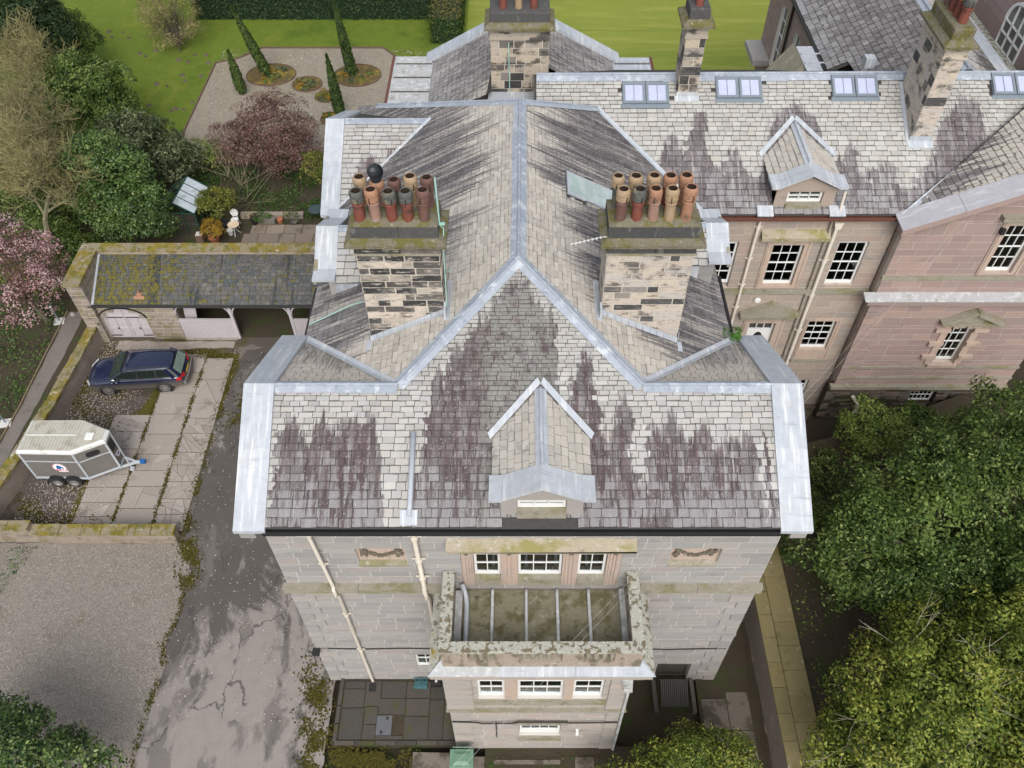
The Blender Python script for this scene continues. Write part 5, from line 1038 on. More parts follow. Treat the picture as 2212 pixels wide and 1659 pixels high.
for nm, x0, x1, y0, y1, z, m in (('w', -5.75, -3.95, 31.9, 36.7, 11.50, LEADDARK), ('w2', -7.3, -5.3, 30.9, 32.3, 11.3, LEADDARK), ('e', 4.35, 6.1, 33.6, 36.6, 11.50, LEAD)):
    mb = MB(); mb.box(x0, x1, y0, y1, z-.12, z); lf = mb.build('lead_flat', m, rear)
    n = max(1, round((y1-y0)/1.15))
    for i in range(n):
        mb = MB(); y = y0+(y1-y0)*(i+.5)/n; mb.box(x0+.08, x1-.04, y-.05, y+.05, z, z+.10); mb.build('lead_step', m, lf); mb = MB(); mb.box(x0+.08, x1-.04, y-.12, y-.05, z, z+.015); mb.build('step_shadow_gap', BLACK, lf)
    xe = x0 if x0 < 0 else x1; mb = MB(); mb.box(min(xe, xe-.12*(1 if x0 < 0 else -1)), max(xe, xe-.12*(1 if x0 < 0 else -1)), y0, y1, z-.22, z+.04); mb.build('edge_gutter', bpy.data.materials['rusty_gutter'], lf)
c3_ = stack(rear, PB4, -1.12, 1.22, 31.5, 32.7, 12.2, 15.0, SOOT3, [(-.6, 31.9, .9, POTRED, POTORANGE), (0, 31.9, .9, POTBUFF, POTBUFF), (.6, 31.9, .9, POTRED, POTGREY)])
mb = MB(); mb.tube([(-.38, 31.45, 14.9), (-.40, 31.45, 14.7), (-.36, 31.46, 12.6)], .02, 6); mb.build('earth_strap', COPPER, c3_)
mb = MB(); mb.box(-1.25, 1.4, 30.6, 31.5, 12.3, 12.75); mb.build('stack_flashing', LEAD, c3_)
PS4.flush(rear); PB4.flush(rear)

# ================================================================== farther sandstone building, top right
far = thing('far_sandstone_house', 'sandstone house with broad dark slate roof beyond the wing, top right', 'house', (18, 38, 0))
PS5 = Pieces('slate', 'slates', 300); PB5 = Pieces('stone_block', 'stone_blocks')
mb = MB(); mb.box(14.25, 30, 35.6, 46, 0, 11.9); fb = mb.build('wall', REDSTONE, far); mort = MB()
sw = sideW(14.0)
ashlar(PB5, mort, fb, sw, -46, -36.8, 5.5, 11.8, .36, (.5, 1.0), REDSTONE, [(-43.6, -42.3, 7.4, 10.9), (-40.6, -39.6, 8.2, 10.8)]); mort.build('pointing', MORTAR, far)
window(far, sw, -43.6, -42.3, 7.4, 10.9, 2, 4, bottom=.05); window(far, sw, -40.6, -39.6, 8.2, 10.8, 2, 3)
downpipe(far, [(13.9, 41.5, 11.7), (13.9, 41.5, 5)], .07, BLACK)
M_FAR = slate_mat('far_slate', 'Y', 34, 50, 11.8, 16, [(34, 15.0), (36.2, 15.2), (37, 14.3), (38, 14.9), (40, 15.2), (42, 14.6), (44, 14.2), (50, 15)], jag=1.4, purple=((.125, .115, .115), (.19, .18, .175)), pale=[(.37, .36, .33), (.42, .41, .375)], gaps=.60, base_amt=.3, seed=83.0)
kf = .46; mb = MB(); mb.face([(13.8, 34.4, 11.98), (13.8, 46.2, 11.98), (18.1, 46.2, 11.98+kf*4.3), (18.1, 31.0, 11.98+kf*4.3), (14.8, 31.0, 11.98+kf*1.0), (14.8, 34.4, 11.98+kf*1.0)]); fd = mb.build('roof', DECK, far)
ff = Fr((13.8, 0, 12.0), (0, -1, 0), (1, 0, kf)); slates(PS5, fd, ff, 4.68, lambda v: -46.1, lambda v: -(34.6 if v < 1.0 else 31.2), M_FAR, .30, .25, (.34, .55))
mb = MB(); mb.face([(18.1, 31.0, 13.955), (18.1, 46.2, 13.955), (20.2, 46.2, 13.0), (20.2, 31.0, 13.0)]); fd2 = mb.build('inner_roof', DECK, far)
slates(PS5, fd2, Fr((20.2, 0, 13.0), (0, 1, 0), (-2.1, 0, .955)), 2.25, lambda v: 31.2, lambda v: 46, slate_mat('far_inner_slate', 'Y', 30, 47, 12.5, 15, [(30, 13.2), (33, 13.6), (34.5, 13.1), (36, 13.7), (40, 13.4), (47, 13.5)], jag=.6, seed=91.0, purple=((.08, .075, .072), (.13, .12, .115))), .26, .22, (.3, .5))
mb = MB(); mb.tube([(18.1, 31.1, 14.03), (18.1, 46, 14.03)], .07, 8); strip(mb, (18.1, 31.1, 13.97), (18.1, 46, 13.97), (-1, 0, -.46), (-.46, 0, 1), .25, .04); strip(mb, (18.1, 31.1, 13.97), (18.1, 46, 13.97), (1, 0, -.455), (.455, 0, 1), .25, .04); mb.build('ridge_lead', LEADRIDGE, far)
mb = MB(); mb.tube([(13.72, 34.6, 11.95), (13.72, 46.2, 11.95)], .08, 8); mb.build('gutter', BLACK, far)
mb = MB(); mb.box(12.9, 14.3, 34.6, 36.8, 11.6, 11.95); lf = mb.build('lead_flat', LEAD, far)
for y in (35.2, 36.0): mb = MB(); mb.box(12.95, 14.25, y-.05, y+.05, 11.95, 12.03); mb.build('lead_step', LEAD, lf)
mb = MB(); mb.prism([(11.4, 34.0, 11.2), (13.0, 34.0, 11.2), (12.5, 34.2, 12.5)], (0, 1.9, 0)); mb.build('slate_gablet', gmat('mossy_slate', [(.20, .185, .14)], .9, (10, .35), [((.28, .27, .19), 3, .5, .65, None, .7)], (8, .6, .05)), far)
mb = MB(); mb.box(13.1, 14.0, 43.6, 46.0, 7.2, 7.5); mb.build('ledge', STONE, far)
mb = MB(); mb.box(13.95, 14.35, 31.3, 31.7, 13.9, 14.3); mb.build('lead_box', LEAD, far)
# arched-window wall farther right
mb = MB(); mb.box(21.6, 30, 31.5, 45, 9, 17); aw = mb.build('upper_wall', REDSTONE, far); sa = sideW(21.58)
mort = MB(); ashlar(PB5, mort, aw, sa, -45, -31.6, 12.5, 17, .42, (.6, 1.1), REDSTONE, [(-36.0, -33.9, 12.6, 15.0)], th=.2); 
mb = MB(); cx_, cz_ = -34.95, 13.7
for i in range(10):
    a, b = math.pi*i/10, math.pi*(i+1)/10; mb.bar(sa.p(cx_+1.0*math.cos(a), cz_+1.0*math.sin(a), .02), sa.p(cx_+1.0*math.cos(b), cz_+1.0*math.sin(b), .02), .12, .14, up=tuple(sa.N))
for u in (-1.0, -.33, .33, 1.0): mb.bar(sa.p(cx_+u, 12.5, .02), sa.p(cx_+u, cz_+(math.sqrt(max(0, 1-u*u))), .02), .08, .08, up=tuple(sa.N))
for zz in (12.6, 13.2, 13.7): mb.bar(sa.p(cx_-1, zz, .02), sa.p(cx_+1, zz, .02), .06, .08, up=tuple(sa.N))
awn = mb.build('arched_window', WHITE, far)
mb = MB(); mb.prism([sa.p(cx_+.98*math.cos(t), cz_+.98*math.sin(t), -.02) for t in [math.pi*i/10 for i in range(11)]]+[sa.p(cx_-.98, 12.5, -.02), sa.p(cx_+.98, 12.5, -.02)], sa.N*.015); mb.build('pane', gmat('dull_glass', [(.10, .10, .09)], .1, None, (), None, spec=.6), awn)
mb = MB(); mb.box(20.75, 21.58, 31.5, 45, 12.2, 12.6); mb.build('mossy_parapet', LICHEN, far); mb = MB(); mb.box(20.2, 20.75, 31.5, 45, 12.6, 13.05); mb.build('parapet_lead', LEAD, far)
PS5.flush(far); PB5.flush(far)
# ================================================================== coach house
coach = thing('coach_house', 'low stone coach house with moss-speckled slate roof, arched doors and open timber bays', 'outbuilding', (-16, 29.4, 0))
PS6 = Pieces('slate', 'slates'); PB6 = Pieces('stone_block', 'stone_blocks')
def moss_slate():
    t = NT('mossy_coach_slate'); p = t.pos(); sx = t.n('ShaderNodeSeparateXYZ'); t.l(p, sx.inputs[0]); x = sx.outputs[0]
    c = t.ramp(t.rnd(), [(.060, .068, .072), (.088, .092, .092), (.112, .104, .092), (.072, .08, .084), (.13, .124, .108)])
    blk = t.step(t.noise(p, 1.0, 3, .6, (1.5, .12, .12), 3.0), .54, .62); c = t.mix(t.math('MULTIPLY', blk, .8), c, (.028, .032, .036))
    pale = t.step(t.noise(p, 5, 4, .7), .58, .70); c = t.mix(t.math('MULTIPLY', pale, .55), c, (.27, .25, .205))
    left = t.math('SUBTRACT', 1.0, t.step(x, -19.0, -15.0)); th = t.math('MULTIPLY_ADD', left, -.10, .57)
    m = t.step(t.math('SUBTRACT', t.noise(p, 4.2, 5, .70), th), 0.0, .035); c = t.mix(t.math('MULTIPLY', m, .92), c, t.mix(t.noise(p, 9, 2), (.085, .078, .014), (.165, .14, .022)))
    c = joint_shade(t, c, .6)
    t.bump(t.math('ADD', t.noise(p, 30, 3), t.math('MULTIPLY', m, 2.0)), .6, .03); return t.done(c, .8, 0, .3)
M_COACH = moss_slate()
YC = 29.4; FC = facing(YC); ze_, ye_, zt_, yt_ = 2.58, 29.25, 3.75, 31.65
mb = MB(); mb.box(-21.45, -9.6, 31.65, 32.08, -.2, 3.95); mb.box(-21.75, -21.02, 29.15, 32.08, -.2, 3.98); mb.box(-21.1, -17.2, 29.65, 31.7, -.1, 2.5); cw = mb.build('wall', WALLRUB, coach)
mort = MB(); ashlar(PB6, mort, cw, FC, -21.05, -17.2, 0, 2.55, .255, (.5, 1.0), WALLRUB, [(-21.0, -18.78, 0, 1.56), (-20.75, -19.05, 1.5, 1.95), (-20.3, -19.5, 1.9, 2.2)], th=.28)
ashlar(PB6, mort, cw, sideE(-21.01), 29.2, 32, 2.0, 3.95, .3, (.5, .9), WALLRUB, th=.02); ashlar(PB6, mort, cw, facing(29.14), -21.75, -21.02, 0, 3.95, .3, (.3, .73), WALLRUB, th=.02)
ashlar(PB6, mort, cw, facing(31.62), -17.2, -9.7, 0, 3.3, .3, (.5, .9), WALLRUB, th=.03)
mort.build('pointing', MORTAR, coach)
mb = MB(); mb.box(-21.85, -20.98, 29.05, 31.6, 3.98, 4.10); mb.build('wall_coping', YMOSS, coach); mb = MB(); mb.box(-21.85, -9.55, 31.6, 32.14, 3.96, 4.09); mb.build('wall_coping', YMOSS, coach)
sl_ = math.hypot(yt_-ye_, zt_-ze_); frC = Fr((0, ye_, ze_), (1, 0, 0), (0, yt_-ye_, zt_-ze_))
mb = MB(); mb.prism([(-21.0, ye_-.03, ze_-.03), (-9.4, ye_-.03, ze_-.03), (-9.4, yt_, zt_-.02), (-21.0, yt_, zt_-.02)], (0, 0, -.06)); cd = mb.build('roof', DECK, coach)
slates(PS6, cd, frC, sl_, lambda v: -20.98, lambda v: -9.45, M_COACH, .26, .13, (.22, .40))
mb = MB(); frC.box(mb, -21.02, -20.9, 0, sl_, .02, .09); mb.build('roof_flashing', LEAD, coach)
mb = MB(); mb.tube([(-21.2, 29.17, 2.55), (-15, 29.17, 2.52), (-9.4, 29.17, 2.55)], .06, 8); mb.build('gutter', BLACK, coach)
# arched doors
mb = MB(); arc = [(-20.99, 1.54)]+[(-19.89+1.10*math.cos(t), 1.54+.62*math.sin(t)) for t in [math.pi*(1-i/14) for i in range(1, 14)]]+[(-18.79, 1.54)]
for half in (0, 1):
    pts = [p for p in arc if (p[0] <= -19.88 if half == 0 else p[0] >= -19.90)]
    pts = ([(-20.99, .02)]+pts+[(-19.90, 2.16), (-19.90, .02)]) if half == 0 else ([(-19.88, .02), (-19.88, 2.16)]+pts+[(-18.79, .02)])
    pl = []
    for p in pts:
        if not pl or (abs(p[0]-pl[-1][0])+abs(p[1]-pl[-1][1])) > 1e-3: pl.append(p)
    mb = MB(); mb.prism([FC.p(p[0], p[1], -.20) for p in pl], FC.N*.06); dl = mb.build('coach_door', MAUVE, coach)
    x0 = -20.99 if half == 0 else -19.88; f = MB()
    for a, b, c, d in ((.0, .11, .02, 1.54), (.98, 1.09, .02, 1.54), (.11, .98, .02, .16), (.11, .98, .62, .74), (.11, .98, 1.42, 1.56), (.49, .59, .16, 1.42)): FC.box(f, x0+a, x0+b, c, d, -.14, -.105)
    f.build('door_frame', MAUVE, dl); h = MB(); FC.box(h, x0 if half == 0 else x0+.05, x0+1.05 if half == 0 else x0+1.2, 1.46, 1.50, -.105, -.08); FC.box(h, x0 if half == 0 else x0+.55, x0+.55 if half == 0 else x0+1.2, .16, .2, -.105, -.08); h.build('strap_hinge', BLACK, dl)
mb = MB()
for i in range(13):
    a, b = math.pi*i/13, math.pi*(i+1)/13; mb.bar(FC.p(-19.89+1.17*math.cos(a), 1.56+.68*math.sin(a), .0), FC.p(-19.89+1.17*math.cos(b), 1.56+.68*math.sin(b), 0), .06, .10, up=(0, 1, 0))
mb.build('door_arch', BLACK, coach)
# open bays: posts, curved braces, boarded panels
for x in (-14.42, -11.46):
    mb = MB(); FC.box(mb, x-.075, x+.075, 0, 2.45, -.15, 0); pst = mb.build('post', MAUVE, coach)
    for s_ in (-1, 1):
        q = MB(); pts = [FC.p(x+s_*(.07+.62*(1-math.cos(t))), 1.75+.62*math.sin(t), -.07) for t in [math.pi/2*i/6 for i in range(7)]]
        for a, b in zip(pts[:-1], pts[1:]): q.bar(a, b, .07, .09, up=(0, 1, 0))
        q.build('brace', MAUVE, pst)
q = MB(); pts = [FC.p(-17.2+(.02+.5*(1-math.cos(t))), 1.8+.55*math.sin(t), -.07) for t in [math.pi/2*i/6 for i in range(7)]]
for a, b in zip(pts[:-1], pts[1:]): q.bar(a, b, .07, .09, up=(0, 1, 0))
q.build('brace', MAUVE, coach)
mb = MB(); FC.box(mb, -17.2, -9.5, 2.42, 2.56, -.15, 0); mb.build('wall_plate', MAUVE, coach)
for x0, x1 in ((-17.18, -14.5), (-11.38, -9.5)):
    mb = MB(); FC.box(mb, x0, x1, 1.30, 1.38, -.12, .03); pn = mb.build('boarded_panel', MAUVE, coach); n = round((x1-x0)/.15)
    for i in range(n):
        o = bpy.data.objects.new('board', shared('box', 0, MAUVE, 'board')); link(o, pn); o.matrix_basis = FC.M(x0+(x1-x0)*i/n+.006, x0+(x1-x0)*(i+1)/n-.006, .06, 1.30, -.06, -.03)
mb = MB(); FC.box(mb, -17.15, -14.5, 0, .06, -.2, .1); mb.build('panel_kerb', SLAB, coach)
mb = MB(); mb.box(-17.2, -9.6, 29.5, 31.6, -.02, .012); mb.build('bay_floor', SOIL, coach)
mb = MB(); mb.bar((-16.9, 30.2, 1.0), (-16.4, 30.9, 2.2), .12, .5); mb.bar((-16.85, 29.9, .3), (-16.6, 29.9, 1.9), .08, .6); mb.build('leaning_boards', MAUVE, coach)
mb = MB(); mb.lathe([(.16, 0), (.17, .02), (.05, .06), (.05, .25), (.04, .27)], frC.p(-18.7, .55, .06), 8); mb.prism([frC.p(-18.95, .28, .03), frC.p(-18.45, .28, .03), frC.p(-18.45, .45, .05), frC.p(-18.95, .45, .05)], frC.N*.03); mb.build('roof_vent', POTORANGE, coach)
PS6.flush(coach); PB6.flush(coach)
# hidden garden wall continues: bay contents
def simple(name, label, cat, mb, mat, loc=None, group=None, smooth=False):
    o = mb.build(name, mat, None, smooth); tag(o, label, cat, group); return o
mb = MB(); c = Vector((-10.4, 30.4, .05)); t_ = []
for k in range(2):
    for i in range(20):
        a, b = 2*math.pi*i/20, 2*math.pi*(i+1)/20; mb.bar(c+Vector((.33*math.cos(a)+k*.95, 0, .34+.33*math.sin(a))), c+Vector((.33*math.cos(b)+k*.95, 0, .34+.33*math.sin(b))), .03, .03, up=(0, 1, 0))
mb.bar(c+Vector((0, 0, .34)), c+Vector((.4, 0, .8)), .03, .03); mb.bar(c+Vector((.4, 0, .8)), c+Vector((.95, 0, .34)), .03, .03); mb.bar(c+Vector((.35, 0, .3)), c+Vector((.3, 0, .95)), .03, .03); mb.bar(c+Vector((.2, 0, .95)), c+Vector((.42, 0, .95)), .08, .05)
simple('bicycle', 'dark bicycle parked inside the right-hand open bay of the coach house', 'bicycle', mb, BLACK)

# ================================================================== boundary walls
def wall_run(root, pcs, pts, h0, h1, th, mat, ch=.28):
    """wall of coursed stone along a ground polyline (inner face on the right of travel)"""
    mb = MB(); body_ = None
    for a, b in zip(pts[:-1], pts[1:]):
        A, B = Vector((*a, h0)), Vector((*b, h0)); d = (B-A).normalized(); n = Vector((-d.y, d.x, 0))
        mb.prism([A, B, B+n*th, A+n*th], (0, 0, h1-h0))
    return mb.build('wall', mat, root)
gw = thing('garden_retaining_wall', 'long moss-topped stone retaining wall left of the parked car and trailer', 'wall', (-21.8, 24, 0)); PBg = Pieces('stone_block', 'stone_blocks')
pts = [(-21.32, 29.2), (-21.45, 27), (-21.66, 24.3), (-22.0, 21.8), (-22.31, 19.9), (-22.75, 17.6)]
gwb = wall_run(gw, PBg, pts[::-1], -.2, 1.05, .42, RENDERW)
for a, b in zip(pts[:-1], pts[1:]):
    A, B = Vector((*a, 0)), Vector((*b, 0)); d = B-A; L = d.length; d.normalize(); n = Vector((d.y, -d.x, 0)); x = 0.0
    while x < L-.05:
        w = min(random.uniform(.5, .95), L-x); c = A+d*(x+w/2)+n*.21
        PBg.add(gwb, m4(d*(w-.02), Vector((0, 0, 1)).cross(d)*(.52+random.uniform(-.04, .04)), Vector((0, 0, .15+random.uniform(-.03, .03))), c+Vector((0, 0, 1.10))), YMOSS, 'rough'); x += w
PBg.name = 'coping_stone'; PBg.flush(gw)
lw = thing('low_courtyard_wall', 'low stone wall with yellow mossy coping between courtyard and gravel', 'wall', (-17.4, 17.5, 0)); PBl = Pieces('stone_block', 'stone_blocks'); PCl = Pieces('coping_stone', 'coping_stones')
mb = MB(); mb.box(-20.4, -14.45, 17.50, 17.86, -.1, .72); mb.box(-23.2, -20.4, 17.56, 17.86, -.1, 1.0); lwb = mb.build('wall', WALLRUB, lw); mort = MB()
ashlar(PBl, None, lwb, facing(17.49), -20.4, -14.45, 0, .72, .18, (.3, .7), WALLRUB, th=.03); ashlar(PBl, None, lwb, facing(17.55), -23.2, -20.4, 0, 1.0, .2, (.3, .7), WALLRUB, th=.03); ashlar(PBl, None, lwb, sideE(-14.44), 17.5, 17.86, 0, .72, .24, (.3, .4), WALLRUB, th=.03)
x = -20.45
while x < -14.4:
    w = random.uniform(.8, 1.3); e = min(x+w, -14.38); e = -14.38 if -14.38-e < .4 else e
    PCl.add(lwb, m4((e-x-.02, 0, 0), (0, .46, 0), (0, 0, .17), ((x+e)/2, 17.68, .80)), YMOSS, 'rough'); x = e
for x0, x1 in ((-23.2, -22.2), (-22.2, -21.3), (-21.3, -20.4)): PCl.add(lwb, m4((x1-x0-.02, 0, 0), (0, .44, 0), (0, 0, .16), ((x0+x1)/2, 17.71, 1.07)), YMOSS)
PBl.flush(lw); PCl.flush(lw)
# right-hand retaining wall with flagged top
rw = thing('path_retaining_wall', 'retaining wall right of the house carrying a path of mossy yellow flags', 'wall', (9.5, 12, 0)); PFr = Pieces('flagstone', 'flagstones')
mb = MB(); mb.prism([(9.05, -6, -.4), (10.38, -6, -.4), (10.38, 19.0, -.4), (9.05, 19.0, -.4)], (0, 0, 2.08)); rwb = mb.build('wall', RENDERW, rw)
for y0 in [6.3+i*.92 for i in range(14)]:
    PFr.add(rwb, m4((.50, 0, 0), (0, .90 if True else 1, 0), (0, 0, .07), (9.30, y0+.3, 1.715)), PATHFLAG); PFr.add(rwb, m4((.80, 0, 0), (0, .905, 0), (0, 0, .07), (9.975, y0, 1.715)), PATHFLAG)
PFr.flush(rw)
# ================================================================== paving laid on the ground
def paving(name, M, mats_mat, items, z, th=.03, parts=None):
    base = parts
    for x0, x1, y0, y1 in items:
        o = bpy.data.objects.new(name, shared('rough', random.randrange(4), mats_mat, name)); link(o, base); o.matrix_basis = m4((x1-x0-.035, random.uniform(-.004, .004), 0), (random.uniform(-.004, .004), y1-y0-.035, 0), (0, 0, th), ((x0+x1)/2, (y0+y1)/2, z+random.uniform(-.004, .004)))
cp = sheet('courtyard_paving', [(-19.6, 18.0), (-14.35, 18.0), (-14.2, 28.4), (-17.4, 28.4), (-18.2, 24.6), (-19.6, 23.4)], .001, MOSSG)
its = []
for x0, x1, ys in ((-17.58, -15.82, [18.05, 19.2, 20.35, 21.2, 22.1, 23.25, 24.45, 25.75, 27.1, 28.35]), (-15.82, -14.42, [18.05, 18.9, 19.7, 20.6, 21.5, 22.2, 23.3, 24.2, 25.12, 26.6, 28.05]), (-19.3, -17.58, [18.05, 18.8, 19.5, 20.3, 21.0, 22.4, 23.4, 24.4])):
    for a, b in zip(ys[:-1], ys[1:]): its.append((x0, x1, a, b))
def cracked(name, mat, items, z, base):
    """slabs whose crazed ones are split into separate pieces"""
    for x0, x1, y0, y1 in items:
        poly = [(x0+.018, y0+.018), (x1-.018, y0+.018), (x1-.018, y1-.018), (x0+.018, y1-.018)]; pcs = [poly]
        k = 7 if (x0 > -15.9 and y0 < 24) else (2 if random.random() < .35 else 0)
        for _ in range(k):
            pcs.sort(key=area, reverse=True); p = pcs.pop(0); cx = sum(q[0] for q in p)/len(p)+random.uniform(-.15, .15); cy = sum(q[1] for q in p)/len(p)+random.uniform(-.15, .15); t = random.uniform(0, math.pi)
            a, b = (cx, cy), (cx+math.cos(t), cy+math.sin(t)); n = (-math.sin(t)*.008, math.cos(t)*.008)
            l = clip(p, (a[0]+n[0], a[1]+n[1]), (b[0]+n[0], b[1]+n[1])); r = clip(p, (b[0]-n[0], b[1]-n[1]), (a[0]-n[0], a[1]-n[1])); pcs += [q for q in (l, r) if len(q) > 2]
        rs_ = random.random()
        for p in pcs:
            mb = MB(); mb.rn = rs_+random.uniform(-.04, .04); h = z+random.uniform(0, .006); mb.prism([(q[0], q[1], h-.03) for q in p], (0, 0, .03)); mb.build(name, mat, base)
cracked('slab', SLAB, its, .024, cp)
sheet('stone_threshold', [(-20.6, 28.6), (-14.6, 28.75), (-14.6, 29.2), (-20.6, 29.25)], .006, SLAB, wob=.05)
tr = thing('flagged_terrace', 'raised terrace of dark flagstones in the corner left of the bay', 'terrace', (-4.5, 10.4, 0))
mb = MB(); mb.box(-6.75, -2.25, 9.25, 11.68, -.2, .03); tb = mb.build('terrace_base', SOIL, tr)
fl_items = [(-6.55, -5.75, 10.6, 11.3), (-5.75, -5.15, 10.65, 11.6), (-6.55, -5.75, 11.3, 11.6), (-5.15, -4.2, 10.95, 11.6), (-4.2, -3.3, 10.95, 11.6), (-3.3, -2.35, 10.9, 11.6), (-6.55, -5.7, 9.45, 10.6), (-5.7, -5.2, 10.0, 10.65), (-5.7, -5.2, 9.45, 10.0), (-5.2, -4.2, 10.35, 10.95), (-5.2, -4.2, 9.45, 9.62), (-4.2, -3.3, 10.3, 10.95), (-4.2, -3.3, 9.45, 10.3), (-3.3, -2.75, 9.45, 10.9), (-2.75, -2.3, 9.45, 10.9)]
paving('flagstone', None, FLAG, fl_items, .03, .05, tb)
for x in [-6.6+i*.75 for i in range(6)]:
    o = bpy.data.objects.new('kerb_stone', shared('box', 1, FLAG, 'kerb_stone')); link(o, tb); o.matrix_basis = m4((.72, 0, 0), (0, .14, 0), (0, 0, .14), (x+.3, 9.35, .02))
for y in (9.7, 10.35, 11.0, 11.5):
    o = bpy.data.objects.new('kerb_stone', shared('box', 1, FLAG, 'kerb_stone')); link(o, tb); o.matrix_basis = m4((.14, 0, 0), (0, .6, 0), (0, 0, .14), (-6.66, y, .02))
mb = MB(); mb.box(-5.20, -4.64, 9.62, 10.32, .03, .065); hat = mb.build('manhole_cover', gmat('grey_steel_plate', [(.12, .125, .135)], .55, (10, .2), [((.18, .16, .14), 3, .55, .7, None, .5)], None, metal=.2), tr)
for x, y in ((-4.82, 10.22), (-5.0, 9.72)): mb = MB(); mb.box(x-.04, x+.04, y-.05, y+.05, .065, .08); mb.build('lifting_eye', BLACK, hat)
mb = MB(); mb.box(-5.62, -5.36, 11.2, 11.5, .05, .075); gr = mb.build('drain_grate', BLACK, tr)
# patio behind the coach house
pt = sheet('patio', [(-16.2, 35.2), (-8.5, 35.2), (-8.5, 38.7), (-16.2, 38.7)], .008, SOIL); its = []
for r in range(4):
    x = -16.0+(r % 2)*.35
    while x < -8.6: w = random.choice((.75, .9, 1.05, 1.25)); its.append((x, min(x+w, -8.5), 35.3+r*.82, 36.12+r*.82)); x += w
paving('flagstone', None, PATIO, its, .02, .03, pt)

# ================================================================== estate car
def car():
    t = thing('estate_car', 'dark blue estate car scattered with petals, parked by the coach house', 'car', (-18.6, 26.6, 0))
    R = Matrix.Translation((-18.60, 26.62, 0)) @ Matrix.Rotation(math.radians(184), 4, 'Z')   # local +x = front... turned to face left
    tT = NT('blue_car_paint'); p = tT.objco(); sx = tT.n('ShaderNodeSeparateXYZ'); tT.l(p, sx.inputs[0])
    dust = tT.math('MULTIPLY', tT.math('SUBTRACT', 1.0, tT.step(sx.outputs[2], .35, .95)), .75); col = tT.mix(dust, (.007, .013, .040), (.135, .115, .085))
    spk = tT.step(tT.noise(p, 26, 2), .72, .75); col = tT.mix(tT.math('MULTIPLY', spk, .0), col, (.5, .48, .45))
    PAINT = tT.done(col, tT.math('MULTIPLY_ADD', dust, .6, .12), .0, .5); tT.b.inputs['Coat Weight'].default_value = .8; tT.b.inputs['Coat Roughness'].default_value = .05
    CG = gmat('car_glass', [(.012, .018, .016)], .04, None, (), None, spec=.8); CHROME = gmat('chrome_trim', [(.75, .75, .76)], .15, None, (), None, metal=1.0); TYRE = gmat('tyre_rubber', [(.045, .042, .038)], .85, (20, .3), (), None); RIM = gmat('alloy_rim', [(.42, .42, .41)], .35, None, (), None, metal=.7)
    REDL = gmat('tail_lamp', [(.45, .012, .015)], .1, None, (), None, spec=.6); LAMP = gmat('head_lamp', [(.55, .57, .58)], .1, None, (), None, spec=.8); PLAST = gmat('dark_plastic', [(.03, .03, .03)], .6, None, (), None); BUMP = gmat('grey_bumper_dust', [(.16, .15, .14)], .6, (9, .2), (), None)
    # lower body: stations along x, each with half-section (y, z)
    def loft(st, mat, nm, closed_bottom=True):
        vs = []; fs = []; n = len(st[0][1])
        for x, sec in st:
            for y, z in sec: vs.append((x, y, z))
            for y, z in sec[::-1]: vs.append((x, -y, z))
        m = 2*n
        for i in range(len(st)-1):
            for j in range(m): q = (j+1) % m; fs.append((i*m+j, i*m+q, (i+1)*m+q, (i+1)*m+j))
        fs.append(tuple(range(m))[::-1]); fs.append(tuple(range((len(st)-1)*m, len(st)*m)))
        mb = MB(); mb.mesh([R @ Vector(v) for v in vs], [f[::-1] for f in fs]); o = mb.build(nm, mat, t)
        bm = bmesh.new(); bm.from_mesh(o.data); bmesh.ops.recalc_face_normals(bm, faces=bm.faces[:]); bm.to_mesh(o.data); bm.free()
        return o
    W2 = .91
    def sec(w, zb, zs, zt_): return [(w*.86, zb), (w*.985, zb+.12), (w, zs-.12), (w*.985, zs), (w*.80, zt_), (w*.0+.01, zt_+.03)]
    st = [(2.38, sec(.52, .34, .56, .62)), (2.30, sec(.70, .24, .66, .74)), (2.12, sec(.83, .20, .74, .83)), (1.75, sec(.90, .20, .82, .92)), (1.05, sec(W2, .20, .90, 1.0)), (.85, sec(W2, .20, .92, 1.02)), (0, sec(W2, .20, .94, 1.02)), (-1.2, sec(W2, .20, .97, 1.03)), (-1.9, sec(.895, .22, .97, 1.03)), (-2.18, sec(.86, .28, .93, 1.0)), (-2.33, sec(.80, .38, .80, .88)), (-2.39, sec(.70, .42, .62, .66))]
    b = loft(st, PAINT, 'body'); b.modifiers.new('sub', 'SUBSURF').levels = 1; b.modifiers['sub'].render_levels = 2; b.data.polygons.foreach_set('use_smooth', [True]*len(b.data.polygons))
    # cabin (glass house) and roof
    def csec(wb, wt, zb, zt_): return [(wb, zb), (wt, zt_), (wt*.6, zt_+.035), (.01, zt_+.045)]
    st2 = [(1.10, csec(.80, .76, .98, 1.0)), (.42, csec(.83, .66, 1.0, 1.37)), (.1, csec(.84, .665, 1.0, 1.43)), (-.8, csec(.84, .665, 1.0, 1.45)), (-1.6, csec(.83, .64, 1.0, 1.42)), (-1.82, csec(.82, .62, 1.0, 1.36)), (-2.18, csec(.80, .72, .98, 1.02))]
    loft(st2, CG, 'cabin_glass')
    st3 = [(.46, [(.665, 1.36), (.655, 1.395), (.40, 1.425), (.01, 1.435)]), (.1, [(.672, 1.42), (.655, 1.455), (.4, 1.485), (.01, 1.495)]), (-.8, [(.672, 1.44), (.655, 1.475), (.4, 1.505), (.01, 1.515)]), (-1.6, [(.648, 1.41), (.63, 1.445), (.38, 1.475), (.01, 1.485)]), (-1.92, [(.62, 1.365), (.60, 1.40), (.36, 1.42), (.01, 1.43)])]
    rf_ = loft(st3, PAINT, 'roof'); rf_.data.polygons.foreach_set('use_smooth', [True]*len(rf_.data.polygons))
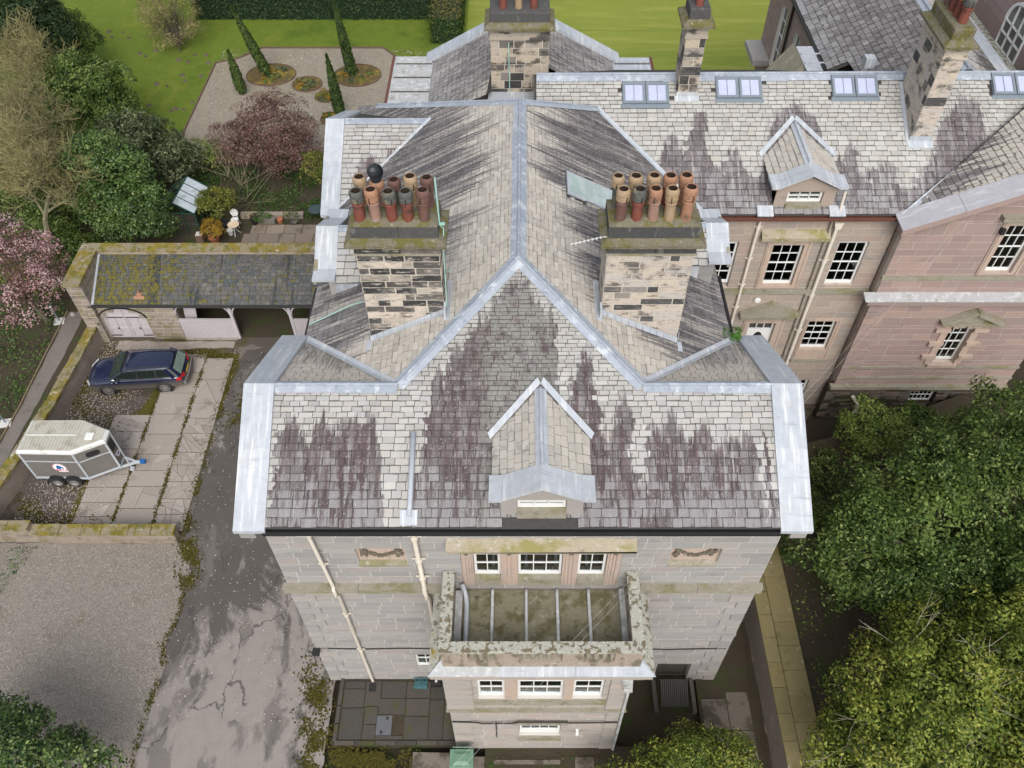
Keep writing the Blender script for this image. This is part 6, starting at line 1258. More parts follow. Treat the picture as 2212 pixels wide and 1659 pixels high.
    for s_ in (-1, 1):
        def L(*p): return R @ Vector((p[0], s_*p[1], p[2]))
        mb = MB(); mb.bar(L(1.08, .80, .99), L(.44, .665, 1.385), .07, .05); mb.bar(L(-1.62, .652, 1.42), L(-1.98, .815, 1.0), .28, .04); mb.bar(L(-1.90, .61, 1.38), L(-2.2, .76, 1.0), .10, .05); mb.build('pillar', PAINT, t)
        mb = MB(); mb.bar(L(-.25, .845, 1.0), L(-.28, .668, 1.44), .05, .025); mb.bar(L(-1.15, .842, 1.0), L(-1.12, .66, 1.43), .05, .025); mb.build('door_pillar', BLACK, t)
        mb = MB(); path = [L(.98, .838, .995), L(0, .862, 1.01), (L(-1.75, .855, 1.03)), L(-1.86, .80, 1.12), L(-1.62, .672, 1.415), L(-.8, .69, 1.445), L(.1, .69, 1.425), L(.45, .685, 1.355), L(.98, .838, .995)]
        for a, b_ in zip(path[:-1], path[1:]): mb.bar(a, b_, .03, .03)
        mb.build('window_trim', CHROME, t)
        mb = MB(); mb.tube([L(.2, .60, 1.49), L(-.2, .60, 1.53), L(-1.3, .58, 1.52), L(-1.6, .57, 1.47)], .018, 6); mb.build('roof_rail', PLAST, t)
        mb = MB(); 
        for i, (x, y, z) in enumerate(((.92, .92, .98), (.72, .92, .98))): mb.lathe([(0, -.07), (.07, -.06), (.10, 0), (.07, .06), (0, .07)], L(x, y+.06, z), 8)
        mb.build('wing_mirror', PAINT, t, smooth=True)
        for x in (1.36, -1.33):
            w = thing('wheel', '', '') if False else None
            mb = MB(); c = L(x, .80, .325); ax = (R.to_3x3() @ Vector((0, s_, 0))).normalized()
            Q = ax.to_track_quat('Z', 'Y').to_matrix().to_4x4(); Q.translation = c
            mb.lathe([(.20, -.10), (.31, -.10), (.325, -.06), (.325, .06), (.30, .105), (.235, .11), (.225, .09)], (0, 0, 0), 28); mb.v = [tuple(Q @ Vector(v)) for v in mb.v]; wh = mb.build('wheel', TYRE, t, smooth=True)
            mb = MB(); mb.lathe([(.235, .085), (.235, .108), (.215, .108), (.21, .06)], (0, 0, 0), 28); mb.lathe([(0, .10), (.05, .10), (.06, .08)], (0, 0, 0), 12)
            for k in range(10): a = 2*math.pi*k/10; mb.bar((.05*math.cos(a), .05*math.sin(a), .092), (.225*math.cos(a), .225*math.sin(a), .098), .032, .02)
            mb.v = [tuple(Q @ Vector(v)) for v in mb.v]; mb.build('rim', RIM, wh)
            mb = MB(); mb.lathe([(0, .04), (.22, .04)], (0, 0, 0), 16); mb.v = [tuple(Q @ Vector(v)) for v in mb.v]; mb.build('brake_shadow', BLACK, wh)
            mb = MB(); mb.lathe([(.37, -.02), (.395, .112), (.36, .118), (.345, -.02)], (0, 0, 0), 24); mb.v = [tuple(Q @ Vector(v)) for v in mb.v if True]; mb.build('wheel_arch', PLAST, t)
        mb = MB(); pts = [L(-2.19, .84, .78), L(-2.05, .895, .80), L(-2.05, .885, .95), L(-2.22, .80, .95)]; mb.prism(pts, (R.to_3x3() @ Vector((-.02, s_*.02, 0)))); mb.prism([L(-2.36, .45, .80), L(-2.22, .84, .78), L(-2.22, .80, .95), L(-2.32, .45, .94)], (R.to_3x3() @ Vector((-.03, s_*.01, 0)))); mb.build('tail_light', REDL, t)
        mb = MB(); mb.prism([L(2.36, .45, .62), L(2.14, .80, .66), L(2.06, .85, .78), L(2.26, .48, .74)], (R.to_3x3() @ Vector((.03, s_*.02, .01)))); mb.build('headlight', LAMP, t)
        for x in (.2, -.72): mb = MB(); mb.bar(L(x, .925, .86), L(x-.2, .925, .865), .03, .03); mb.build('door_handle', PAINT, t)
        for x in (.86, -.22, -1.12): mb = MB(); mb.bar(L(x, .914, .3), L(x, .912, .93), .008, .006, up=(R.to_3x3() @ Vector((0, 1, 0)))); mb.build('door_gap', BLACK, t)
    mb = MB(); L = lambda *p: R @ Vector(p); mb.prism([L(-1.98, .56, 1.36), L(-1.98, -.56, 1.36), L(-2.25, -.64, 1.02), L(-2.25, .64, 1.02)], R.to_3x3() @ Vector((-.03, 0, .01))); mb.build('rear_window', gmat('rear_glass', [(.16, .21, .18)], .12, (3, .3), (), None, spec=.6), t)
    mb = MB(); mb.bar(L(-2.36, .82, .52), L(-2.42, 0, .53), .12, .22); mb.bar(L(-2.42, 0, .53), L(-2.36, -.82, .52), .12, .22); mb.build('rear_bumper', BUMP, t)
    mb = MB(); mb.box(0, .02, -.26, .26, 0, .11); mb.v = [tuple(R @ (Vector(v)+Vector((-2.40, 0, .70)))) for v in mb.v]; mb.build('number_plate', gmat('yellow_plate', [(.55, .42, .05)], .5, None, (), None), t)
    mb = MB(); mb.prism([L(1.12, .74, 1.02), L(1.12, -.74, 1.02), L(.5, -.60, 1.395), L(.5, .60, 1.395)], R.to_3x3() @ Vector((.012, 0, .012))); mb.build('windscreen', gmat('screen_glass', [(.03, .045, .04)], .05, (8, .4), [((.20, .20, .19), 30, .68, .71, None, .8)], None, spec=.7), t)
    mb = MB(); mb.bar(L(1.16, .6, 1.03), L(1.05, -.1, 1.06), .02, .02); mb.build('wiper', BLACK, t)
car()
# ================================================================== horse trailer
def trailer():
    t = thing('horse_trailer', 'grey twin-axle horse trailer with a mossy cream roof and horse-head badges', 'trailer', (-19.6, 21.2, 0))
    GREYP = gmat('grey_trailer_panel', [(.145, .135, .125)], .55, (6, .15), [((.20, .185, .165), 1.5, .55, .7, None, .4)], None); ALU = gmat('aluminium_trim', [(.50, .54, .57)], .45, (8, .12), (), None, metal=.2); ROOFM = gmat('mossy_trailer_roof', [(.40, .385, .33)], .75, (7, .2), [((.27, .25, .19), 2.0, .48, .66, None, .7), ((.16, .145, .08), 4.0, .62, .72, None, .6)], (20, .3, .01)); ROOFE = gmat('trailer_roof_edge', [(.58, .60, .58)], .6, (7, .12), [((.36, .34, .26), 2.5, .55, .7, None, .6)], None)
    TYRE = bpy.data.materials['tyre_rubber']; RIM = bpy.data.materials['alloy_rim']
    plan = [(-21.35, 20.50), (-19.02, 20.44), (-17.82, 21.05), (-17.82, 21.62), (-19.05, 22.16), (-21.3, 22.14)]
    z0, z1 = .48, 2.36; names = ['side_panel', 'front_side_panel', 'nose_panel', 'front_side_panel', 'side_panel', 'rear_ramp']
    for i in range(6):
        a, b = Vector((*plan[i], z0)), Vector((*plan[(i+1) % 6], z0)); d = (b-a).normalized(); n = Vector((d.y, -d.x, 0)); mb = MB()
        mb.prism([a+d*.02, b-d*.02, b-d*.02+Vector((0, 0, z1-z0)), a+d*.02+Vector((0, 0, z1-z0))], -n*.03); p = mb.build(names[i], GREYP, t)
        L = (b-a).length; q = MB(); zz = 1.78 if i in (0, 4) else 1.72
        if i in (0, 1, 3, 4): q.bar(a+d*.05+n*.012+Vector((0, 0, zz-z0)), b-d*.05+n*.012+Vector((0, 0, zz-z0)), .03, .03)
        q.bar(a+n*.008+Vector((0, 0, .05)), b+n*.008+Vector((0, 0, .05)), .03, .12); q.build('panel_trim', ALU, p)
        fr = Fr(a, d, (0, 0, 1))
        def rrect(u0, u1, v0, v1, r, nn, th):
            pts = []
            for cx, cy, t0 in ((u1-r, v0+r, -90), (u1-r, v1-r, 0), (u0+r, v1-r, 90), (u0+r, v0+r, 180)):
                for k in range(5): an = math.radians(t0+22.5*k); pts.append(fr.p(cx+r*math.cos(an), cy+r*math.sin(an), nn))
            m = MB(); m.prism(pts, fr.N*th); return m
        if i == 1: rrect(.42, .98, 1.36, 1.66, .12, .006, .02).build('side_window', BLACK, p)
        if i == 2: rrect(.10, .47, 1.05, 1.62, .08, .006, .02).build('front_window', BLACK, p); m = MB(); fr.box(m, .12, .36, .72, .78, .003, .012); m.build('number_label', WHITE, p)
        # round horse-head badge
        def badge(uc, vc, R_, par, txt):
            WB = gmat('badge_white', [(.78, .78, .78)], .5, None, (), None) if 'badge_white' not in bpy.data.materials else bpy.data.materials['badge_white']
            BB = gmat('badge_blue', [(.015, .10, .30)], .5, None, (), None) if 'badge_blue' not in bpy.data.materials else bpy.data.materials['badge_blue']
            RB = gmat('badge_red', [(.45, .03, .05)], .5, None, (), None) if 'badge_red' not in bpy.data.materials else bpy.data.materials['badge_red']
            c = lambda u, v, nn: fr.p(uc+u*R_, vc+v*R_, nn)
            m = MB(); m.prism([c(math.cos(k*math.pi/14), math.sin(k*math.pi/14), .004) for k in range(28)], fr.N*.004); bd = m.build('badge', WB, par)
            m = MB()
            for k in range(28):
                a0, a1 = k*math.pi/14, (k+1)*math.pi/14; m.prism([c(.97*math.cos(a0), .97*math.sin(a0), .0085), c(.97*math.cos(a1), .97*math.sin(a1), .0085), c(.90*math.cos(a1), .90*math.sin(a1), .0085), c(.90*math.cos(a0), .90*math.sin(a0), .0085)], fr.N*.002)
            m.build('badge_ring', RB, bd)
            hp = [(-.45, -.38), (.10, -.38), (.12, -.18), (.20, -.10), (.42, -.22), (.60, -.18), (.64, -.02), (.42, .18), (.22, .42), (.05, .52), (.0, .70), (-.08, .56), (-.30, .44), (-.46, .10)]
            m = MB(); m.prism([c(u, v, .0085) for u, v in hp], fr.N*.003); m.build('horse_head_mark', BB, bd)
            if txt:
                m = MB(); m.prism([c(-.62, -.86, .009), c(1.0, -.86, .009), c(1.0, -.42, .009), (c(-.62, -.42, .009))], fr.N*.003); m.prism([c(-.42, -1.02, .009), c(1.0, -1.02, .009), c(1.0, -.86, .009), c(-.42, -.86, .009)], fr.N*.0025); m.build('badge_plate', WB, bd)
                tc = bpy.data.curves.new('badge_lettering', 'FONT'); tc.body = 'BETA'; tc.size = .50*R_; tc.extrude = .002; tc.align_x = 'CENTER'; tc.space_character = 1.1; tc.offset = .004
                dg = bpy.data.objects.new('tmp', tc); COL.objects.link(dg); bpy.context.view_layer.update(); me = bpy.data.meshes.new_from_object(dg.evaluated_get(bpy.context.evaluated_depsgraph_get())); bpy.data.objects.remove(dg)
                me.name = 'badge_lettering'; me.materials.clear(); me.materials.append(RB); o = bpy.data.objects.new('badge_lettering', me); link(o, bd); o.matrix_basis = m4(fr.U*1.35, fr.V*1.15, fr.N, c(.19, -.80, .014))
        if i == 0: badge(1.35, .85, .30, p, True)
        if i == 2: badge(.36, .62, .16, p, False)
    for x, y in plan:
        mb = MB(); mb.tube([(x, y, z0-.03), (x, y, z1)], .05, 6); mb.build('corner_post', ALU, t)
    # chassis and floor
    mb = MB(); mb.prism([(x, y, .42) for x, y in plan], (0, 0, .08)); mb.build('floor', BLACK, t)
    # domed roof: rim then corrugated top
    cx, cy = -19.6, 21.3
    def ring(s_, z): return [(cx+(x-cx)*s_, cy+(y-cy)*s_, z) for x, y in plan]
    mb = MB(); r0, r1, r2 = ring(1.035, z1-.02), ring(1.03, z1+.10), ring(.955, z1+.20)
    for a_, b_ in ((r0, r1), (r1, r2)):
        for i in range(6): j = (i+1) % 6; mb.face([a_[i], a_[j], b_[j], b_[i]])
    rfo = mb.build('roof', ROOFE, t)
    mb = MB(); r3 = ring(.955, z1+.20); zt2 = z1+.25; mb.face(ring(.955, z1+.203)[0:6]); q0 = [(-21.0, 21.30, zt2), (-18.4, 21.34, zt2)]
    mb.build('roof_skin', ROOFM, rfo)
    for i in range(17):
        x = -21.15+i*.135; hw = .74; m = MB(); m.bar((x, cy-hw, z1+.208), (x, cy+hw-.02, z1+.208), .07, .022); m.build('roof_rib', ROOFM, rfo)
    m = MB(); m.bar((-21.2, cy, z1+.225), (-19.0, cy, z1+.225), .05, .03); m.build('roof_seam', ROOFE, rfo)
    m = MB(); m.box(-18.62, -18.28, 21.06, 21.40, z1+.20, z1+.26); m.build('roof_vent', WHITE, rfo)
    # wheels and mudguards on the visible side and the far side
    for y, s_ in ((20.38, -1), (22.22, 1)):
        for x in (-20.45, -19.72):
            mb = MB(); Q = Vector((0, s_, 0)).to_track_quat('Z', 'Y').to_matrix().to_4x4(); Q.translation = Vector((x, y-s_*.02, .33))
            mb.lathe([(.18, -.08), (.30, -.08), (.33, -.05), (.33, .05), (.30, .085), (.20, .09), (.19, .06)], (0, 0, 0), 24); mb.v = [tuple(Q @ Vector(v)) for v in mb.v]; wh = mb.build('wheel', TYRE, t, smooth=True)
            mb = MB(); mb.lathe([(0, .05), (.05, .07), (.07, .03), (.13, .03), (.15, .06), (.20, .085)], (0, 0, 0), 20); mb.v = [tuple(Q @ Vector(v)) for v in mb.v]; mb.build('rim', RIM, wh, smooth=True)
            mb = MB()
            for k in range(9):
                a0, a1 = math.pi*k/9, math.pi*(k+1)/9
                mb.prism([(x+.40*math.cos(a0), y-.13, .33+.36*math.sin(a0)), (x+.40*math.cos(a1), y-.13, .33+.36*math.sin(a1)), (x+.40*math.cos(a1), y+.13, .33+.36*math.sin(a1)), (x+.40*math.cos(a0), y+.13, .33+.36*math.sin(a0))], (0, 0, .03))
            mb.build('mudguard', BLACK, t)
    # drawbar, coupling, jockey wheel
    mb = MB(); mb.bar((-18.3, 20.9, .46), (-17.25, 21.33, .46), .08, .1); mb.bar((-18.3, 21.8, .46), (-17.25, 21.38, .46), .08, .1); mb.bar((-17.3, 21.35, .48), (-16.95, 21.35, .48), .1, .1); mb.build('drawbar', ALU, t)
    mb = MB(); mb.box(-17.02, -16.80, 21.28, 21.44, .42, .60); mb.build('hitch_lock', bpy.data.materials['badge_blue'], t)
    mb = MB(); mb.tube([(-17.5, 21.25, .12), (-17.5, 21.25, .95)], .03, 8); mb.tube([(-17.5, 21.18, .1), (-17.5, 21.32, .1)], .1, 12); mb.build('jockey_wheel', ALU, t)
trailer()
# ================================================================== vegetation
def leaf_mat(name, cols, trans=.25, rough=.5, spec=.4):
    t = NT(name); c = t.ramp(t.rnd(), cols); t.done(c, rough, 0, spec)
    tr = t.n('ShaderNodeBsdfTranslucent'); t.l(c, tr.inputs['Color']); mx = t.n('ShaderNodeMixShader'); mx.inputs[0].default_value = trans
    t.l(t.b.outputs[0], mx.inputs[1]); t.l(tr.outputs[0], mx.inputs[2]); t.l(mx.outputs[0], t.out.inputs['Surface']); return t.mat
def leaf_obj(name, C, N, size, mat, parent=None, aspect=.5, tone=None, kind=None):
    """n folded leaves: centres C, facing N"""
    n = len(C); N = N/np.maximum(np.linalg.norm(N, axis=1, keepdims=True), 1e-6)
    A = RNG.normal(size=(n, 3)); T = np.cross(N, A); T /= np.maximum(np.linalg.norm(T, axis=1, keepdims=True), 1e-6); B = np.cross(N, T)
    s = size*RNG.uniform(.65, 1.3, (n, 1)); w = s*aspect
    V = np.stack([C-T*s*.5, C+B*w*.5+N*w*.16-T*s*.06, C+T*s*.5-N*s*.12, C-B*w*.5+N*w*.16-T*s*.06], 1).reshape(-1, 3)
    me = bpy.data.meshes.new(name); me.vertices.add(4*n); me.vertices.foreach_set('co', V.astype(np.float32).ravel())
    me.loops.add(4*n); me.loops.foreach_set('vertex_index', np.arange(4*n, dtype=np.int32)); me.polygons.add(n); me.polygons.foreach_set('loop_start', np.arange(0, 4*n, 4, dtype=np.int32))
    try: me.polygons.foreach_set('loop_total', np.full(n, 4, dtype=np.int32))
    except Exception: pass
    me.materials.append(mat); r = RNG.uniform(.02, .98, n) if tone is None else np.clip(tone, .01, .99)
    at = me.attributes.new('rnd', 'FLOAT', 'POINT'); at.data.foreach_set('value', np.repeat(r, 4).astype(np.float32)); me.update(calc_edges=True); me.validate()
    o = bpy.data.objects.new(name, me); link(o, parent)
    if kind: o['kind'] = kind
    return o
def crown_pts(blobs, nclump, per, rc, up=.45, squash=.75, low=-.35):
    """clumps over the surfaces of ellipsoids, leaves over the outside of each clump"""
    Cs, Ns, Ts, CC = [], [], [], []
    w = np.array([b[3]*b[4]+b[3]*b[5] for b in blobs]); w = w/w.sum()
    for b, k in zip(blobs, RNG.multinomial(nclump, w)):
        c, r = np.array(b[:3]), np.array(b[3:6])
        d = RNG.normal(size=(k, 3)); d /= np.linalg.norm(d, axis=1, keepdims=True); d[:, 2] = np.where(d[:, 2] < low, -d[:, 2]*.6, d[:, 2]); d /= np.linalg.norm(d, axis=1, keepdims=True)
        pc = c+d*r*(RNG.uniform(.62, 1.0, (k, 1))**.6)*RNG.uniform(.94, 1.08, (k, 1)); rr = rc*RNG.uniform(.55, 1.25, (k, 1)); tone = RNG.normal(0, .12, k)+.22*np.sin(pc[:, 0]*1.7+2*np.sin(pc[:, 1]*1.1))*np.sin(pc[:, 2]*1.9+pc[:, 1]*1.3)
        for i in range(k):
            m = max(4, int(per*(rr[i, 0]/rc)**2)); e = RNG.normal(size=(m, 3)); e /= np.linalg.norm(e, axis=1, keepdims=True)
            e = e+d[i]*.55+np.array((0, 0, up*.7)); e /= np.linalg.norm(e, axis=1, keepdims=True)
            q = e*rr[i]*np.array((1, 1, squash))*RNG.uniform(.55, 1.05, (m, 1)); Cs.append(pc[i]+q)
            Ns.append(e*.6+d[i]*.3+np.array((0, 0, up))+RNG.normal(0, .45, (m, 3))); Ts.append(.5+tone[i]+RNG.normal(0, .20, m)+.18*(q[:, 2]/rr[i]))
        CC.append(pc)
    return np.concatenate(Cs), np.concatenate(Ns), np.concatenate(Ts), np.concatenate(CC)
BARK = gmat('bark', [(.10, .085, .065)], .95, (20, .4), [((.13, .135, .07), 4, .52, .66, None, .6)], (30, .7, .03))
LBARK = gmat('lichened_bark', [(.17, .155, .10)], .95, (15, .35), [((.24, .22, .11), 5, .48, .62, None, .7)], (30, .6, .02))
def limbs(root, base, targets, r0, mat=BARK, name='trunk', fork=.45):
    mb = MB(); base = Vector(base); mean = Vector((sum(t[0] for t in targets)/len(targets), sum(t[1] for t in targets)/len(targets), sum(t[2] for t in targets)/len(targets)))
    f = base+(mean-base)*fork; mb.tube([base, base+(f-base)*.5+Vector((random.uniform(-.1, .1), random.uniform(-.1, .1), 0)), f], [r0, r0*.8, r0*.62], 8)
    for t in targets:
        t = Vector(t); m = f+(t-f)*.5+Vector((random.uniform(-.2, .2), random.uniform(-.2, .2), random.uniform(.0, .3))); mb.tube([f, m, t], [r0*.45, r0*.26, r0*.06], 5)
    return mb.build(name, mat, root)
def tree(name, label, cat, base, blobs, nclump, per, rc, leaf, mat, r0=.16, aspect=.5, up=.45, group=None, squash=.75, inner=None, twigs=0, fork=.45):
    t = thing(name, label, cat, tuple(base), group); blobs = list(blobs)
    for b_ in list(blobs):               # uneven outline: lesser boughs pushing out of the main masses
        for _ in range(7):
            d = RNG.normal(size=3); d /= np.linalg.norm(d); d[2] = abs(d[2])*.9 if RNG.random() < .75 else d[2]*.4; k = RNG.uniform(.26, .42); blobs.append((b_[0]+d[0]*b_[3]*.86, b_[1]+d[1]*b_[4]*.86, b_[2]+d[2]*b_[5]*.86, b_[3]*k, b_[4]*k, b_[5]*k))
    C, N, T, CC = crown_pts(blobs, nclump, per, rc, up, squash)
    leaf_obj('crown', C, N, leaf, mat, t, aspect, T)
    if inner:                            # shaded inside leaves so that the far ground does not show through
        C2, N2, T2, _ = crown_pts([(b[0], b[1], b[2], b[3]*.68, b[4]*.68, b[5]*.68) for b in blobs[:max(1, len(blobs)//8)]], int(nclump*.45), int(per*.5), rc*1.15, up); leaf_obj('inner_foliage', C2, N2, leaf*1.25, mat, t, .6, T2*.5)
    sel = CC[RNG.choice(len(CC), min(len(CC), 14+twigs), replace=False)]; limbs(t, base, [tuple(q) for q in sel], r0, fork=fork)
    return t
def px_at(x, y, z): return gp(x, y, z)
G_DARK = leaf_mat('dark_evergreen_leaf', [(0.015, 0.034, 0.008), (0.045, 0.081, 0.015), (0.099, 0.152, 0.032), (0.218, 0.264, 0.086)], .18, .5, .2)
G_YEL = leaf_mat('yellow_green_leaf', [(0.026, 0.046, 0.007), (0.080, 0.123, 0.017), (0.196, 0.239, 0.036), (.33, .325, .065)], .25, .5, .25)
G_MID = leaf_mat('mid_green_leaf', [(0.038, 0.070, 0.014), (0.085, 0.140, 0.026), (0.155, 0.222, 0.042), (0.281, 0.328, 0.082)], .2, .5, .25)
G_HOLLY = leaf_mat('glossy_holly_leaf', [(0.014, 0.036, 0.009), (0.040, 0.083, 0.018), (0.086, 0.148, 0.032), (0.207, 0.261, 0.086)], .12, .42, .35)
G_GREY = leaf_mat('grey_green_leaf', [(0.033, 0.048, 0.021), (0.068, 0.093, 0.039), (0.128, 0.158, 0.072), (0.255, 0.277, 0.150)], .2, .5, .25)
G_YEW = leaf_mat('yew_needle', [(0.011, 0.022, 0.012), (0.018, 0.039, 0.017), (0.033, 0.060, 0.021), (0.051, 0.083, 0.027)], .1, .6, .2)
G_CYP = leaf_mat('cypress_leaf', [(0.013, 0.029, 0.009), (0.029, 0.055, 0.013), (0.055, 0.088, 0.018), (0.091, 0.124, 0.029)], .12, .6, .2)
G_RED = leaf_mat('red_purple_leaf', [(0.048, 0.025, 0.022), (0.101, 0.051, 0.043), (0.178, 0.101, 0.083), (0.307, 0.197, 0.167)], .25, .55, .2)
G_PINK = leaf_mat('pink_blossom', [(0.165, 0.072, 0.066), (0.330, 0.176, 0.182), (0.495, 0.319, 0.330), (0.660, 0.506, 0.506)], .35, .6, .2)
G_PINKL = leaf_mat('bronze_young_leaf', [(.06, .03, .018), (.10, .055, .03), (.13, .09, .04)], .3, .5, .3)
G_TWIG = leaf_mat('catkin_twig', [(0.094, 0.083, 0.033), (0.165, 0.149, 0.061), (0.253, 0.220, 0.094), (0.341, 0.297, 0.143)], .2, .7, .2)
G_BAMB = leaf_mat('bamboo_leaf', [(0.055, 0.083, 0.011), (0.132, 0.165, 0.024), (0.242, 0.253, 0.039), (0.363, 0.341, 0.077)], .3, .5, .3)
G_ORANGE = leaf_mat('orange_shrub_leaf', [(.20, .12, .012), (.34, .20, .018), (.42, .22, .02), (.30, .28, .03)], .3, .5, .3)
G_LOW = leaf_mat('low_plant_leaf', [(0.021, 0.060, 0.012), (0.045, 0.112, 0.018), (0.083, 0.173, 0.027), (0.150, 0.195, 0.060)], .25, .5, .3)

# right-hand trees
c = gp(2000, 1150, 4.8); b = Vector((c.x, c.y, 1.55))
tree('evergreen_tree', 'big dark glossy evergreen tree right of the house, beside the flagged path', 'tree', b, [(c.x+.4, c.y+.2, 4.8, 4.1, 2.9, 3.1), (c.x+3.0, c.y+1.3, 5.2, 2.9, 2.4, 2.9), (c.x+4.0, c.y+3.4, 5.2, 2.8, 2.0, 2.9), (c.x-2.3, c.y-.5, 3.9, 2.3, 2.0, 2.1), (c.x+2.6, c.y-1.9, 4.6, 2.9, 2.3, 2.6), (c.x+.3, c.y-2.0, 4.0, 2.6, 1.8, 2.2)], 760, 100, .56, .145, G_DARK, .28, .5, inner=True, twigs=10)
c = gp(2030, 1560, 4.6); b = Vector((c.x, c.y, 1.55))
tree('evergreen_tree', 'yellow-green broad-leaved tree with pale bare twigs in the bottom right corner', 'tree', b, [(c.x, c.y, 4.3, 3.6, 2.8, 3.1), (c.x+2.6, c.y+1.3, 5.2, 2.7, 2.3, 2.7), (c.x-1.6, c.y-.9, 3.4, 2.2, 2.0, 2.0), (c.x+1.2, c.y+2.0, 4.2, 2.2, 1.6, 2.2)], 640, 92, .52, .138, G_YEL, .22, .48, inner=True, twigs=14)
c = gp(1480, 1650, 2.1); b = Vector((5.35, 7.3, 0))
tree('broadleaf_shrub', 'yellow-green shrub with upright shoots beside the bay, bottom edge', 'shrub', b, [(5.35, 7.35, 1.9, 2.2, 1.7, 1.9), (6.5, 7.8, 2.1, 1.3, 1.1, 1.5), (4.2, 7.1, 1.4, 1.3, 1.1, 1.2)], 300, 74, .38, .112, G_YEL, .08, .42, up=.6, inner=True, fork=.12, twigs=16)
c = gp(1882, 935, 2.6)
tree('round_shrub', 'rounded olive-green shrub at the foot of the red block', 'shrub', (c.x, c.y, 1.5), [(c.x, c.y, 2.7, 1.45, 1.35, 1.3)], 110, 60, .36, .11, G_MID, .08, .5, inner=True)
for (px_, py_, z_, r_) in ((1790, 1020, 1.9, .9), (1770, 1100, 1.8, .7), (1985, 905, 2.0, .8)):
    c = gp(px_, py_, z_); tree('dark_bush', {1790: 'low dark bush in the shade below the round olive shrub', 1770: 'smallest dark bush against the house side, beyond the flagged path', 1985: 'dark bush between the round olive shrub and the red block'}[px_], 'bush', (c.x, c.y, 1.5), [(c.x, c.y, z_, r_, r_, r_*.7)], 50, 50, .3, .12, G_DARK, .05, .5, inner=True)
# bare shoots poking from the two right-hand crowns
def shoots(root, origins, L, r, mat=LBARK, name='bare_twigs', k=5, upw=.5):
    mb = MB()
    for o in origins:
        o = Vector(o)
        for j in range(k):
            d = Vector((random.gauss(0, 1), random.gauss(0, 1), abs(random.gauss(upw, .5)))).normalized(); a = o; pts = [a]
            for s_ in range(4): d = (d+Vector((random.gauss(0, .12), random.gauss(0, .12), .10))).normalized(); a = a+d*L*random.uniform(.18, .3); pts.append(a)
            mb.tube(pts, [r, r*.8, r*.6, r*.4, r*.2], 4, cap=False)
            for m in range(2): q = pts[2]+(pts[3]-pts[2])*random.random(); d2 = (d+Vector((random.gauss(0, .6), random.gauss(0, .6), .1))).normalized(); mb.tube([q, q+d2*L*.2, q+d2*L*.36], [r*.5, r*.35, r*.15], 4, cap=False)
    return mb.build(name, mat, root)
PT = gmat('pale_bare_twig', [(.33, .30, .22)], .9, (20, .2), (), None)
trs = [o for o in bpy.data.objects if o.get('category') == 'tree' and o.type == 'EMPTY']
for o in trs:
    if 'yellow-green' in o['label']: shoots(o, [tuple(gp(x, y, z)) for x, y, z in ((1860, 1450, 4.5), (1960, 1400, 5.8), (2060, 1490, 6.2), (1900, 1560, 5.0), (1830, 1610, 4.5), (2140, 1440, 6.8), (2040, 1590, 5.5))], 1.9, .016, PT)
# bottom-left holly
c = gp(60, 1640, 2.6)
tree('holly_bush', 'glossy holly bush on the gravel, bottom left corner', 'bush', (c.x-.3, c.y-.3, 0), [(c.x-.6, c.y-.4, 2.2, 2.3, 1.9, 2.1), (c.x+1.1, c.y+.0, 1.9, 1.5, 1.1, 1.5), (c.x-1.4, c.y+.9, 2.3, 1.4, 1.2, 1.6)], 200, 60, .42, .13, G_HOLLY, .1, .55, inner=True)
# left side, far to near
tree('dark_conifer', 'tall blackish conifer at the top left corner', 'tree', tuple(gp(35, 150, 0)), [(*(gp(25, 75, 4.5)), 3.3, 2.8, 4.4), (*(gp(95, 95, 3.0)), 2.3, 2.0, 2.8)], 320, 64, .6, .20, G_YEW, .2, .35, inner=True)
q = gp(135, 100, 2.5); tree('yew_tree', 'dark yew with drooping sprays right of the corner conifer', 'tree', (q.x, q.y, 0), [(q.x, q.y, 2.6, 2.1, 2.0, 2.6), (q.x-.9, q.y+.6, 3.8, 1.5, 1.4, 1.8)], 200, 60, .5, .18, G_CYP, .2, .3, up=-.2, inner=True)
q = gp(190, 205, 3.2); tree('laurel_tree', 'dark blue-green evergreen behind the two pale-leaved shrubs', 'tree', (q.x, q.y, 0), [(q.x, q.y, 3.1, 2.5, 2.1, 2.6), (q.x-1.8, q.y-1.2, 2.6, 1.9, 1.7, 2.0), (q.x+1.3, q.y-.3, 2.4, 1.4, 1.3, 1.6)], 270, 60, .55, .19, G_DARK, .16, .45, inner=True)
q = gp(315, 318, 2.6); tree('pale_leaved_shrub', 'grey-green drooping-leaved evergreen shrub between lawn and greenhouse', 'shrub', (q.x, q.y, 0), [(q.x, q.y, 2.4, 2.3, 1.9, 2.0), (q.x-1.4, q.y+.4, 2.6, 1.5, 1.3, 1.7), (q.x+1.5, q.y-.5, 1.9, 1.4, 1.2, 1.4)], 230, 60, .48, .23, G_GREY, .12, .28, up=.1, inner=True)
q = gp(255, 420, 3.0); tree('holly_tree', 'large glossy green holly left of the greenhouse', 'tree', (q.x, q.y, 0), [(q.x, q.y, 2.6, 2.5, 2.0, 2.5), (q.x-.3, q.y+.4, 4.3, 1.7, 1.5, 1.9), (q.x+.6, q.y-.7, 1.7, 2.2, 1.6, 1.7)], 330, 62, .50, .15, G_HOLLY, .16, .55, inner=True)
q = gp(40, 590, 4.2); bl = tree('blossom_tree', 'pink blossom tree at the left edge above the garden path', 'tree', (q.x, q.y, .95), [(q.x-.3, q.y, 4.0, 2.5, 2.2, 1.9), (q.x-1.0, q.y+1.4, 4.3, 1.8, 1.6, 1.6), (q.x+.2, q.y-1.6, 3.3, 1.5, 1.3, 1.3)], 210, 40, .42, .10, G_PINK, .14, .7, squash=.6)
